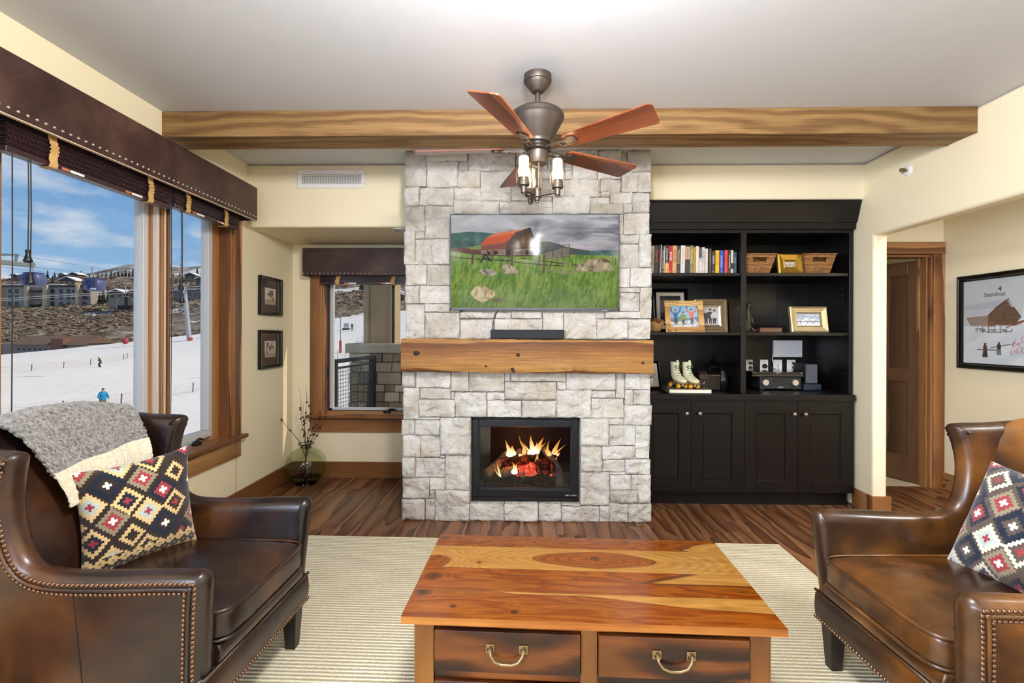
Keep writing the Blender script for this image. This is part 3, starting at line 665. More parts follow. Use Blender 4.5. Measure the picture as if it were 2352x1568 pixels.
def tape_pts(c, ax, z0, z1, amp):
    P = []; n = 26
    for k in range(n+1):
        z = z1-(z1-z0)*k/n; w = amp*(0.5+0.5*math.sin(k*2.6))*(0.4+0.6*k/n); P.append((c, z, w))
    return P
def blind(name, label, axis, a0, a1, p, z0, z1, tapes, room):
    """axis 'y': slats run along Y at X=p ; axis 'x': slats run along X at Y=p. room: +1/-1 direction to the room"""
    c = ((a0+a1)/2); loc = (p, c, z0) if axis == 'y' else (c, p, z0)
    r = thing(name, label, 'blind', loc, group='wooden blinds raised behind the valances')
    def B(m, u0, u1, d0, d1, zz0, zz1):
        if axis == 'y': m.box(p+min(d0*room, d1*room), p+max(d0*room, d1*room), u0, u1, zz0, zz1)
        else: m.box(u0, u1, p+min(d0*room, d1*room), p+max(d0*room, d1*room), zz0, zz1)
    n = max(4, int((z1-z0-0.03)/0.0068)); m = MB()
    for k in range(n):
        z = z0+0.028+k*0.0068; j = 0.004*math.sin(k*1.9); B(m, a0+j, a1+j, -0.025+j*0.5, 0.025+j*0.5, z, z+0.0032)
    m.build('slat_stack', MT['slat'], r, kind='stuff')
    m = MB(); B(m, a0, a1, -0.027, 0.027, z0, z0+0.024); m.build('bottom_rail', MT['slat'], r, bevel=0.004)
    for tp in tapes:
        m = MB(); vs = []; fs = []
        pr = [(0.030, z1)]
        for k in range(22):
            z = z1-(z1-z0-0.012)*(k+1)/22; pr.append((0.030+0.010*abs(math.sin(k*1.45))*(0.3+k/22), z))
        pr += [(0.030, z0-0.004), (-0.02, z0-0.005)]
        hw = 0.019
        for i, (d, z) in enumerate(pr):
            off = 0.006*math.sin(i*0.55)
            for s in (-1, 1):
                u = tp+s*hw+off
                for e_ in (0, -0.0015):
                    dd = (d+e_)*room
                    vs.append((p+dd, u, z) if axis == 'y' else (u, p+dd, z))
        for i in range(len(pr)-1):
            a = i*4; fs += [(a, a+2, a+6, a+4), (a+1, a+5, a+7, a+3), (a, a+4, a+5, a+1), (a+2, a+3, a+7, a+6)]
        m.add(vs, fs); m.build('ladder_tape', MT['tape'], r, smooth=50)
    # two printed stickers under the rail
    for f in (0.30, 0.68):
        u = a0+(a1-a0)*f; m = MB(); B(m, u, u+0.07, 0.0272, 0.0277, z0+0.003, z0+0.014); m.build('sticker', MT['white'], r)
        m = MB(); B(m, u-0.04, u-0.004, 0.0272, 0.0277, z0+0.003, z0+0.014); m.build('sticker', plain('sticker_orange', '#C4714A', 0.6), r, label='orange warning sticker')
    return r
bl1 = blind('wooden_blind', 'raised mahogany blind over the wide left window', 'y', 1.885, 2.800, -2.072, 2.062, 2.26, (2.075, 2.63), 1)
bl2 = blind('wooden_blind', 'raised mahogany blind over the narrow left window', 'y', 2.825, 3.470, -2.072, 2.082, 2.26, (2.93, 3.31), 1)
bl0 = blind('wooden_blind', 'raised mahogany blind at the left photo edge', 'y', 1.47, 1.862, -2.072, 2.068, 2.26, (1.60, 1.82), 1)
bl3 = blind('wooden_blind', 'raised mahogany blind over the niche window', 'x', -1.86, -0.97, 4.455, 1.795, 1.95, (-1.69, -1.18), -1)
def cord(parent, x, y, z1, z0, tassel=True, r=0.0022, name='pull_cord'):
    m = MB(); P = [(x, y, z1), (x+0.001, y+0.002, (z0+z1)/2), (x, y, z0)]; m.tube(P, r, 6); c = m.build(name, MT['cord'], parent)
    if tassel:
        m = MB(); m.lathe([(0.010, 0.0), (0.009, -0.006), (0.008, -0.018), (0.012, -0.034), (0.0165, -0.046), (0.012, -0.052), (0.002, -0.053)], (x, y, z0), 12); m.build('tassel', MT['black'], c, smooth=60)
cord(bl1, -2.03, 1.958, 2.07, 1.680); cord(bl1, -2.03, 1.968, 2.07, 1.590)
cord(bl1, -2.03, 1.895, 2.07, 0.80, False)
cord(bl2, -2.03, 2.855, 2.09, 1.650); cord(bl2, -2.03, 2.865, 2.09, 1.575)
cord(bl2, -2.03, 2.775, 2.09, 0.85, False)
cord(bl2, -2.03, 3.42, 2.09, 0.14, False, 0.0012)

# ------------------------------------------------------------------ air vent, sprinkler
ve = thing('air_vent', 'white rectangular air register above the niche', 'vent', (-1.486, YS, 2.54))
V0, V1, VZ0, VZ1 = -1.752, -1.220, 2.470, 2.612
b = MB(); fr = 0.034
b.box(V0, V1, YS-0.012, YS, VZ1-fr, VZ1); b.box(V0, V1, YS-0.012, YS, VZ0, VZ0+fr); b.box(V0, V0+fr, YS-0.012, YS, VZ0+fr, VZ1-fr); b.box(V1-fr, V1, YS-0.012, YS, VZ0+fr, VZ1-fr)
b.build('flange', MT['white'], ve, bevel=0.003)
bx('duct', MT['black'], V0+fr, V1-fr, YS-0.0015, YS-0.0005, VZ0+fr, VZ1-fr, ve)
for k in range(5):
    z = VZ0+fr+(VZ1-VZ0-2*fr)*(k+0.5)/5; M = Matrix.Translation((0, YS-0.007, z)) @ Matrix.Rotation(R(-25), 4, 'X')
    MB().box(V0+fr, V1-fr, -0.005, 0.005, -0.0022, 0.0022, M).build('louver', MT['white'], ve)
for k in range(22):
    xx = V0+fr+(V1-V0-2*fr)*(k+0.5)/22; bx('fin', MT['white'], xx-0.0022, xx+0.0022, YS-0.005, YS-0.002, VZ0+fr, VZ1-fr, ve)
for sx in (-1, 1):
    for sz in (-1, 1):
        put_nail(nm, ve, (-1.486+sx*0.19, YS-0.012, 2.541+sz*0.055), (0, -1, 0), 'screw').scale = (0.45, 0.45, 0.3)
sp_ = thing('fire_sprinkler', 'white sidewall fire sprinkler on the right wall', 'sprinkler', (XR, 3.36, 2.46))
Mx = Matrix.Translation((XR, 3.36, 2.46)) @ Matrix.Rotation(R(-90), 4, 'Y')
b = MB(); b.lathe([(0.036, 0), (0.036, 0.004), (0.028, 0.010), (0.016, 0.012)], n=20, M=Mx); b.build('escutcheon', MT['white'], sp_, smooth=40)
b = MB(); b.lathe([(0.010, 0.01), (0.010, 0.030), (0.006, 0.032), (0.005, 0.048), (0.012, 0.050), (0.012, 0.052)], n=12, M=Mx); b.box(-0.002, 0.002, -0.012, 0.012, 0.03, 0.034, Mx); b.build('head', MT['brass'], sp_, smooth=40)
b = MB(); b.box(0.010, 0.013, -0.014, 0.014, 0.03, 0.056, Mx); b.build('deflector', MT['nickel'], sp_)

nl = thing('recessed_light', 'small recessed light in the niche soffit beside the fireplace', 'ceiling light', (-0.965, 3.86, 2.17))
b = MB(); b.lathe([(0.048, 2.1695), (0.068, 2.1695), (0.070, 2.164), (0.050, 2.162)], (-0.965, 3.86, 0), 24, cap=False); b.build('trim_ring', MT['white'], nl, smooth=40)
b = MB(); b.lathe([(0.048, 2.167), (0.0005, 2.166)], (-0.965, 3.86, 0), 24, cap=False); b.build('lens', MT['white'], nl)

# ================================================================== stone fireplace
fp = thing('stone_fireplace', 'white split-face limestone fireplace rising to the ceiling', 'fireplace', (0.03, YB, 0))
STONES = [(-0.85,-0.697,2.403,2.659),(-0.695,-0.399,2.586,2.659),(-0.695,-0.467,2.398,2.586),(-0.467,-0.398,2.516,2.585),(-0.396,-0.055,2.517,2.659),(-0.467,-0.308,2.397,2.514),(-0.306,-0.083,2.301,2.513),(-0.85,-0.748,2.266,2.401),(-0.746,-0.499,2.267,2.396),(-0.497,-0.306,2.301,2.395),(-0.052,0.174,2.517,2.659),(-0.082,0.092,2.4,2.516),(-0.082,0.093,2.3,2.399),(0.176,0.352,2.516,2.659),(0.094,0.352,2.456,2.515),(0.094,0.296,2.331,2.455),(0.297,0.553,2.33,2.454),(0.094,0.211,2.3,2.329),(0.353,0.534,2.455,2.659),(0.535,0.701,2.515,2.659),(0.535,0.702,2.455,2.513),(0.554,0.7,2.361,2.454),(0.703,0.745,2.506,2.659),(0.746,0.907,2.506,2.659),(0.704,0.823,2.362,2.504),(0.825,0.906,2.362,2.503),(0.554,0.621,2.33,2.36),(0.623,0.78,2.28,2.36),(0.782,0.907,2.215,2.359),(-0.497,-0.168,2.205,2.3),(-0.166,0.212,2.204,2.299),(0.213,0.476,2.204,2.329),(0.478,0.621,2.28,2.328),(0.479,0.719,2.203,2.278),(0.721,0.781,2.215,2.278),(-0.853,-0.708,2.084,2.266),(-0.707,-0.498,2.168,2.266),(-0.706,-0.524,2.029,2.167),(-0.852,-0.778,1.843,2.082),(-0.776,-0.708,2.029,2.082),(-0.777,-0.523,1.844,2.027),(-0.85,-0.694,1.694,1.842),(-0.692,-0.523,1.694,1.842),(-0.85,-0.746,1.561,1.691),(-0.743,-0.523,1.561,1.691),(-0.849,-0.706,1.305,1.558),(-0.703,-0.523,1.502,1.558),(-0.703,-0.453,1.306,1.498),(-0.521,-0.453,1.501,1.514),(-0.451,-0.198,1.454,1.499),(-0.195,-0.082,1.454,1.5),(-0.08,0.142,1.455,1.506),(-0.45,-0.207,1.306,1.451),(-0.204,0.141,1.308,1.452),(0.144,0.294,1.308,1.5),(0.296,0.532,1.309,1.501),(0.533,0.59,1.456,1.501),(0.592,0.84,1.457,1.506),(0.533,0.755,1.31,1.454),(0.757,0.916,1.311,1.454),(0.692,0.719,2.149,2.203),(0.722,0.91,2.061,2.213),(0.692,0.72,2.06,2.146),(0.693,0.827,1.992,2.057),(0.83,0.912,1.822,2.058),(0.693,0.829,1.822,1.99),(0.694,0.768,1.682,1.819),(0.769,0.913,1.682,1.819),(0.695,0.837,1.644,1.679),(0.84,0.915,1.457,1.679),(0.695,0.838,1.509,1.642),(-0.522,-0.144,1.981,2.203),(-0.142,0.268,1.981,2.202),(0.269,0.691,1.981,2.202),(-0.522,-0.236,1.752,1.978),(-0.233,0.177,1.752,1.978),(0.179,0.693,1.753,1.978),(-0.521,-0.051,1.518,1.749),(-0.049,0.316,1.519,1.749),(0.317,0.694,1.52,1.75),(-0.861,-0.773,0.958,1.068),(-0.77,-0.517,0.955,1.069),(-0.514,-0.387,0.928,1.07),(-0.385,-0.128,0.928,1.071),(-0.126,-0.085,1.002,1.072),(-0.083,0.312,1.004,1.072),(-0.126,0.246,0.872,0.999),(0.249,0.313,0.947,1.001),(0.315,0.666,0.944,1.075),(0.668,0.733,0.888,1.076),(0.735,0.916,0.95,1.077),(-0.863,-0.744,0.724,0.954),(-0.742,-0.517,0.873,0.951),(-0.514,-0.487,0.872,0.925),(-0.742,-0.486,0.745,0.869),(-0.484,-0.256,0.745,0.923),(-0.253,-0.128,0.869,0.924),(-0.253,-0.005,0.745,0.866),(-0.003,0.244,0.746,0.867),(0.246,0.494,0.744,0.944),(0.495,0.666,0.888,0.941),(0.496,0.728,0.744,0.884),(0.736,0.794,0.841,0.947),(0.796,0.917,0.842,0.947),(0.73,0.916,0.697,0.838),(0.621,0.728,0.698,0.741),(0.418,0.62,0.547,0.741),(-0.742,-0.591,0.725,0.74),(-0.863,-0.777,0.612,0.72),(-0.774,-0.591,0.613,0.721),(-0.589,-0.37,0.472,0.74),(-0.862,-0.734,0.454,0.608),(-0.731,-0.59,0.455,0.61),(-0.589,-0.556,0.451,0.467),(0.622,0.812,0.549,0.694),(0.813,0.918,0.455,0.694),(0.419,0.572,0.36,0.543),(0.574,0.812,0.451,0.544),(0.574,0.738,0.36,0.446),(0.74,0.921,0.343,0.451),(0.629,0.738,0.341,0.356),(-0.862,-0.772,0.305,0.45),(-0.77,-0.556,0.307,0.447),(-0.553,-0.377,0.221,0.468),(-0.861,-0.667,0.156,0.302),(-0.665,-0.555,0.22,0.303),(-0.665,-0.628,0.157,0.216),(-0.861,-0.701,0.001,0.151),(-0.698,-0.628,0.001,0.153),(-0.625,-0.376,0.001,0.216),(0.42,0.629,0.119,0.356),(0.631,0.779,0.234,0.337),(0.781,0.827,0.234,0.339),(0.829,0.923,0.141,0.339),(0.631,0.828,0.141,0.23),(-0.374,-0.129,0.001,0.122),(-0.126,0.117,0.001,0.125),(0.119,0.282,0.001,0.126),(0.284,0.556,0.001,0.112),(0.284,0.418,0.115,0.127),(0.558,0.626,0.001,0.115),(0.627,0.76,0.001,0.137),(0.762,0.924,0.001,0.136)]
cb_ = MB()
CX0, CX1 = -0.845, 0.905
cb_.box(CX0, -0.372, 3.575, 4.0, 0, CZ); cb_.box(0.416, CX1, 3.575, 3.99, 0, CZ); cb_.box(-0.372, 0.416, 3.575, 4.0, 0.735, CZ); cb_.box(-0.372, 0.416, 3.575, 4.0, 0, 0.128); cb_.box(-0.372, 0.416, 3.98, 4.0, 0.128, 0.735)
cb_.box(CX0, -0.5, 4.0, YN, 0, CZ)
cb_.build('core', MT['mortar'], fp)
def stone_piece(x0, x1, z0, z1, k):
    g = 0.0009; x0 += g; x1 -= g; z0 += g; z1 -= g
    w, h = x1-x0, z1-z0
    left = x0 < -0.835; right = x1 > 0.895
    if left: x0 -= random.uniform(-0.006, 0.010); w = x1-x0
    if right: x1 += random.uniform(-0.006, 0.010); w = x1-x0
    nx = max(3, min(34, int(w/0.011))); nz = max(3, min(26, int(h/0.011)))
    behind_tv = x0 < 0.70 and x1 > -0.53 and z0 < 2.21 and z1 > 1.50
    lift = random.uniform(0.0, 0.028); tx, tz = random.uniform(-0.10, 0.10), random.uniform(-0.08, 0.08)
    sd = k*7.31
    vs = []; fs = []
    for j in range(nz+1):
        for i in range(nx+1):
            u, v = i/nx, j/nz; xx = x0+w*u; zz = z0+h*v
            p = Vector((xx*7+sd, zz*7, sd*0.3)); n1 = mnoise.fractal(p, 0.9, 2.1, 4)
            p2 = Vector((xx*26+sd, zz*26, sd)); n2 = mnoise.noise(p2)
            e_ = min(u*w, (1-u)*w, v*h, (1-v)*h)
            ed = min(1.0, e_/0.008)
            d = lift+0.024*n1+0.010*n2+0.004*mnoise.noise(p2*2.7)+tx*(u-0.5)*w+tz*(v-0.5)*h
            d = d*(0.75+0.25*ed)-0.004*(1-ed)**2
            if behind_tv: d = min(d, 0.026)
            if not (i in (0, nx)): xx += 0.002*n2
            else: xx += 0.0016*n2
            zz += 0.0016*mnoise.noise(p2+Vector((9, 3, 1)))
            vs.append((xx, YB-max(-0.012, d), zz))
    for j in range(nz):
        for i in range(nx):
            a = j*(nx+1)+i; fs.append((a, a+1, a+nx+2, a+nx+1))
    ring = [i for i in range(nx+1)]+[j*(nx+1)+nx for j in range(1, nz+1)]+[nz*(nx+1)+i for i in range(nx-1, -1, -1)]+[j*(nx+1) for j in range(nz-1, 0, -1)]
    back = 3.58
    if left: back = 3.58+0.10+0.25*random.random()
    if right: back = 3.58+0.10+0.08*random.random()
    b0 = len(vs)
    for r_ in ring:
        vx, vy, vz = vs[r_]; vs.append((vx, back, vz))
    m = len(ring)
    for i in range(m): fs.append((ring[i], b0+i, b0+(i+1) % m, ring[(i+1) % m]))
    fs.append(tuple(b0+i for i in range(m)))
    mb = MB(); mb.add(vs, fs); mb.build('stone', MT['stone'], fp, smooth=50, origin=((x0+x1)/2, YB, (z0+z1)/2))
for k_, s_ in enumerate(STONES): stone_piece(*s_, k_)
# side return courses of the breast on the window niche
z = 0.002; k = 0
while z < CZ-0.03:
    h = min(random.choice((0.12, 0.16, 0.2, 0.24)), CZ-z); y = 3.80+random.uniform(0, 0.12)
    while y < YN-0.02:
        l = min(random.uniform(0.2, 0.4), YN-y); b = MB(); b.box(-0.872-random.uniform(0, 0.015), -0.845, y+0.003, y+l-0.003, z+0.003, z+h-0.003); b.build('stone', MT['stone'], fp, bevel=0.005, origin=(-0.86, y+l/2, z+h/2)); y += l
    z += h

# mantel
mt = thing('mantel_beam', 'rough-sawn reclaimed wood mantel across the stone fireplace', 'mantel', (0.03, 3.46, 1.07))
def mantel_mesh():
    n = 120; b = MB(); X0, X1 = -0.856, 0.914
    prof = [(3.560, 1.072), (3.424, 1.072), (3.418, 1.080), (3.416, 1.14), (3.418, 1.20), (3.416, 1.26), (3.420, 1.298), (3.428, 1.305), (3.560, 1.305)]
    vs = []; fs = []; m = len(prof)
    for i in range(n+1):
        x = X0+(X1-X0)*i/n
        for j, (y, z_) in enumerate(prof):
            d = mnoise.noise(Vector((x*5, j*0.7, 1)))*0.004+mnoise.noise(Vector((x*22, j*1.7, 4)))*0.0018
            tilt = -0.004*(x/0.9)
            vs.append((x, y-(d if 0 < j < m-1 else 0), z_+d*1.3*(1 if j < 3 or j > 5 else 0)+tilt))
    for i in range(n):
        for j in range(m):
            a = i*m+j; c = i*m+(j+1) % m; fs.append((a, c, c+m, a+m))
    fs.append(tuple(range(m))); fs.append(tuple(n*m+j for j in range(m-1, -1, -1)))
    b.add(vs, fs); return b
mantel_mesh().build('timber', MT['mantel'], mt, smooth=38)
def knot(x, z_, r):
    b = MB(); b.lathe([(r*1.5, 0), (r*1.2, 0.0015), (r*0.7, 0.002), (0.0001, 0.001)], (x, 3.4165, z_), 14, M=Matrix.Rotation(R(90), 4, 'X') @ Matrix.Diagonal((1.25, 1, 1, 1))); b.build('knot', plain('dark_knot', '#2E1806', 0.8), mt, smooth=180)
for kx, kz, kr in ((-0.745, 1.206, 0.012), (-0.07, 1.098, 0.007), (-0.06, 1.082, 0.006), (0.84, 1.145, 0.006), (-0.255, 1.118, 0.006), (-0.03, 1.196, 0.008)): knot(kx, kz, kr)

# ------------------------------------------------------------------ gas insert
gi = thing('fireplace_insert', 'black gas fireplace insert with glass front and burning logs', 'fireplace insert', (0.023, 3.53, 0.13))
I0, I1, J0, J1 = -0.368, 0.413, 0.131, 0.732
b = MB()                              # firebox shell
b.box(I0, I0+0.01, 3.545, 3.97, J0, J1); b.box(I1-0.01, I1, 3.545, 3.97, J0, J1); b.box(I0, I1, 3.545, 3.97, J0, J0+0.01); b.box(I0, I1, 3.545, 3.97, J1-0.01, J1); b.box(I0, I1, 3.95, 3.97, J0, J1)
b.build('firebox', plain('soot_black', '#1B1B1D', 0.7), gi)
b = MB(); F0, F1, G0, G1 = -0.357, 0.404, 0.167, 0.722
b.box(F0, -0.314, 3.520, 3.548, G0, G1); b.box(0.356, F1, 3.520, 3.548, G0, G1); b.box(-0.314, 0.356, 3.520, 3.548, 0.675, G1); b.box(-0.314, 0.356, 3.520, 3.548, G0, 0.222)
b.build('door_frame', MT['black_metal'], gi, bevel=0.004)
b = MB(); b.box(-0.314, -0.310, 3.535, 3.560, 0.222, 0.675); b.box(0.352, 0.356, 3.535, 3.560, 0.222, 0.675); b.box(-0.314, 0.356, 3.535, 3.560, 0.671, 0.675); b.box(-0.314, 0.356, 3.535, 3.560, 0.222, 0.228); b.build('inner_bead', plain('graphite_bead', '#3C3E42', 0.35, 0.5), gi)
bx('glass', MT['fireglass'], -0.312, 0.354, 3.553, 3.556, 0.224, 0.673, gi)
b = MB(); b.box(I0+0.012, I1-0.012, 3.53, 3.545, 0.140, 0.158); b.build('vent_bar', MT['black_metal'], gi, bevel=0.003)
text('lettering', 'HEAT & GLO', 0.013, plain('silver_ink', '#D8D8D8', 0.4), (0.352, 3.5195, 0.183), (R(90), 0, 0), gi, sx=1.1)
bx('back_strip', plain('grey_steel', '#6A645E', 0.4, 0.6), -0.225, 0.255, 3.90, 3.948, 0.60, 0.645, gi)  # light grey metal strip high at the back of the firebox
t = NT('lava_gravel').set(rough=0.9); v = t.coord(); t.base(t.mix(t.noise(v, 90, 3), '#1E221E', '#5C6158')); t.bump(t.noise(v, 90, 3), 1.0, 0.01); GRV = t.m
def gy(u, v):
    x = -0.355+0.755*u; y = 3.57+0.37*v; return (x, y, 0.150+0.006*mnoise.noise(Vector((x*60, y*60, 0)))+0.006*mnoise.noise(Vector((x*140, y*140, 3))))
b = MB(); b.grid(gy, 150, 60); b.build('gravel_bed', GRV, gi, smooth=180, fix=False, kind='stuff')
def wd(x, y, Y=3.72):          # position on the log plane
    s = F_PX/Y; return Vector(((1060+x/6.817-1200)/s, Y, 1.34-(940+y/6.817-768)/s))
def logm(name, cols, emis=0.0):
    t = NT(name).set(rough=0.9, spec=0.1); v = t.coord('Object', 0, (1, 1, 1)); n = t.noise(v, 45, 5, 0.7); t.base(t.ramp(n, [(0.35, cols[0]), (0.65, cols[1])])); t.bump(n, 1.0, 0.012)
    if emis:
        m = t.ramp(t.noise(v, 22, 4, 0.6), [(0.50, (0.0, 0.0, 0.0)), (0.60, (0.9, 0.05, 0.02)), (0.72, (1.0, 0.25, 0.06))]); t.l(m, t.p.inputs['Emission Color']); t.set(ems=emis)
    return t.m
LOG_T = logm('pale_log', ('#6E604C', '#B09C7A')); LOG_G = logm('grey_log', ('#4A4642', '#928A82')); LOG_D = logm('charred_log', ('#0E0A08', '#3A2C24'), 0.5)
def log(pts, rs, mat, name='log'):
    P = [Vector(p) for p in pts]; Q = []; Rr = []
    for i in range(len(P)-1):
        for k in range(8):
            t_ = k/8; p = P[i].lerp(P[i+1], t_); r_ = rs[i]*(1-t_)+rs[i+1]*t_
            Q.append(p+Vector((mnoise.noise(p*30), mnoise.noise(p*30+Vector((5, 0, 0))), mnoise.noise(p*30+Vector((0, 7, 0)))))*0.006); Rr.append(r_*(1+0.18*mnoise.noise(p*50)))
    Q.append(P[-1]); Rr.append(rs[-1])
    b = MB(); b.tube(Q, Rr, 14); return b.build(name, mat, gi, smooth=60)
log([wd(390, 1020, 3.64), wd(560, 880, 3.70), wd(720, 700, 3.80)], [0.034, 0.036, 0.032], LOG_T)
log([wd(590, 850, 3.72), wd(880, 790, 3.72), wd(1180, 740, 3.74)], [0.036, 0.04, 0.036], LOG_D)
log([wd(610, 1020, 3.64), wd(760, 970, 3.66), wd(880, 930, 3.68)], [0.030, 0.034, 0.030], LOG_T)
log([wd(1180, 900, 3.66), wd(1320, 880, 3.68), wd(1460, 900, 3.70)], [0.045, 0.062, 0.050], LOG_D)
log([wd(1250, 540, 3.82), wd(1340, 690, 3.76), wd(1450, 810, 3.70), wd(1545, 960, 3.66), wd(1550, 1180, 3.63)], [0.018, 0.024, 0.028, 0.028, 0.030], LOG_G)
log([wd(880, 640, 3.84), wd(960, 760, 3.80), wd(960, 1080, 3.66)], [0.028, 0.028, 0.018], LOG_G)
EMB = NT('glowing_embers').set(rough=0.9); v = EMB.coord(); n = EMB.noise(v, 38, 5, 0.7)
EMB.base(EMB.ramp(n, [(0.4, '#200A06'), (0.7, '#6A2A20')])); EMB.l(EMB.ramp(n, [(0.34, (0.02, 0.0, 0.0)), (0.48, (0.9, 0.06, 0.03)), (0.62, (1.0, 0.25, 0.12)), (0.75, (1.0, 0.6, 0.4))]), EMB.p.inputs['Emission Color']); EMB.set(ems=2.0)
def ember(c, r):
    b = MB(); b.ball((0, 0, 0), 1.0, 18, 12); b.v = [tuple(Vector(c)+Vector((q[0]*r[0], q[1]*r[1], q[2]*r[2]))*(1+0.35*mnoise.noise(Vector(q)*2.3+Vector(c)*9))) for q in b.v]; b.build('ember', EMB.m, gi, smooth=180)
ember(wd(1000, 950, 3.74), (0.07, 0.05, 0.05)); ember(wd(1110, 940, 3.70), (0.045, 0.04, 0.05)); ember(wd(900, 960, 3.72), (0.05, 0.05, 0.04)); ember(wd(1430, 930, 3.74), (0.035, 0.03, 0.06)); ember(wd(760, 900, 3.76), (0.05, 0.03, 0.03))
b = MB()
for xx in (840, 1140, 1445): p = wd(xx, 1090, 3.68); b.box(p.x-0.008, p.x+0.008, p.y-0.008, p.y+0.16, 0.15, p.z+0.03)
p0, p1 = wd(560, 1065, 3.69), wd(1480, 1065, 3.69); b.box(p0.x, p1.x, p0.y-0.006, p0.y+0.006, p0.z-0.008, p0.z+0.010); b.build('grate', MT['iron'], gi)
FL = NT('flame'); FL.t.nodes.remove(FL.p); v = FL.n('ShaderNodeAttribute', attribute_name='Col'); em = FL.n('ShaderNodeEmission'); FL.l(v.outputs['Color'], em.inputs[0]); em.inputs[1].default_value = 3.2
trn = FL.n('ShaderNodeBsdfTransparent'); mxs = FL.n('ShaderNodeMixShader'); FL.l(v.outputs['Alpha'], mxs.inputs[0]); FL.l(trn.outputs[0], mxs.inputs[1]); FL.l(em.outputs[0], mxs.inputs[2]); FL.l(mxs.outputs[0], FL.out.inputs[0])
def flame(path, w, hot=1.0, Y=3.70):
    P = [wd(x_, y_, Y) for x_, y_ in path]; Q = []; n = 20
    if w > 45:
        dx_ = w*random.choice((-0.42, 0.42)); flame([(path[0][0]+dx_, path[0][1]+4)]+[(p_[0]+dx_*(1+0.5*q_)+random.uniform(-10, 10), path[0][1]+(p_[1]-path[0][1])*0.62) for q_, p_ in enumerate(path[1:])], w*0.44, hot*0.8, Y+0.012)
    for k in range(n+1):
        t_ = k/n*(len(P)-1); i = min(int(t_), len(P)-2); f = t_-i; f2 = f*f*(3-2*f); Q.append(P[i].lerp(P[i+1], f*0.6+f2*0.4))
    rs = [max(0.0006, w/6.817/(F_PX/Y)*0.56*min(1.0, 0.45+5*k/n)*(1-k/n)**1.1) for k in range(n+1)]
    b = MB(); b.tube(Q, rs, 10); b.v = [(q[0], Y+(q[1]-Y)*0.6, q[2]) for q in b.v]
    o = b.build('flame', FL.m, gi, smooth=180); me = o.data
    at = me.color_attributes.new('Col', 'FLOAT_COLOR', 'POINT'); arr = []
    for i_ in range(len(me.vertices)):
        t_ = min(1, (i_//10)/n); a = (1-t_)
        h2 = a*hot; c = (1.0, 0.26+0.66*h2, 0.03+0.75*h2*h2); arr += [*c, min(1, 0.10+0.95*a**0.7)*(0.95 if hot > 0.7 else 0.55)]
    at.data.foreach_set('color', arr)
flame([(760, 740), (750, 640), (720, 560), (690, 470)], 95); flame([(830, 720), (810, 660), (800, 600), (805, 560)], 95)
flame([(735, 720), (715, 690), (705, 640)], 60); flame([(1110, 700), (1120, 620), (1095, 500), (1088, 395)], 130, 1.2); flame([(1150, 690), (1180, 600), (1185, 560), (1180, 505)], 110, 1.1)
flame([(980, 690), (985, 600), (930, 500), (900, 385)], 60, 0.55); flame([(1200, 640), (1230, 540), (1270, 470), (1300, 420)], 70, 0.5)
flame([(1180, 820), (1195, 720), (1215, 620)], 50, 0.5); flame([(1400, 720), (1350, 640), (1355, 560), (1385, 460)], 70, 0.6); flame([(1450, 700), (1470, 620), (1520, 520), (1565, 440)], 90, 0.6)
flame([(1500, 720), (1530, 690), (1555, 665)], 40, 0.8); flame([(650, 1055), (600, 980), (575, 900), (560, 815)], 55, 0.9, 3.63); flame([(820, 1010), (840, 940), (835, 880), (800, 815)], 95, 1.2, 3.63); flame([(850, 1000), (860, 920), (875, 835)], 60, 1.2, 3.63)
flame([(900, 720), (960, 705), (1040, 700)], 40, 0.9); flame([(1480, 790), (1490, 760), (1495, 720)], 35, 0.5)
light('fire_glow', 'POINT', (0.02, 3.64, 0.50), 6.0, hx('#FF8A3C'), 0.08)

# ------------------------------------------------------------------ television and soundbar
tv = thing('television', 'flat television showing a red-roofed barn in a green meadow', 'television', (0.083, 3.46, 1.515))
T0, T1, TZ0, TZ1 = -0.516, 0.682, 1.515, 2.193
bx('housing', MT['black'], T0, T1, 3.462, 3.478, TZ0, TZ1, tv, bevel=0.004)
b = MB(); e_ = 0.006
b.box(T0, T1, 3.455, 3.463, TZ1-e_, TZ1); b.box(T0, T1, 3.455, 3.463, TZ0, TZ0+0.014); b.box(T0, T0+e_, 3.455, 3.463, TZ0, TZ1); b.box(T1-e_, T1, 3.455, 3.463, TZ0, TZ1); b.build('bezel', plain('graphite_bezel', '#4A4A4E', 0.35, 0.4), tv)
bx('wall_bracket', MT['black_metal'], -0.15, 0.30, 3.478, 3.57, 1.7, 2.0, tv)
bx('status_bar', MT['nickel'], 0.56, 0.60, 3.456, 3.460, TZ0-0.004, TZ0, tv)
b = MB(); b.tube([(-0.165, 3.48, 1.53), (-0.20, 3.49, 1.47), (-0.215, 3.49, 1.40), (-0.21, 3.47, 1.33)], 0.003, 6); b.build('cable', MT['black'], tv)
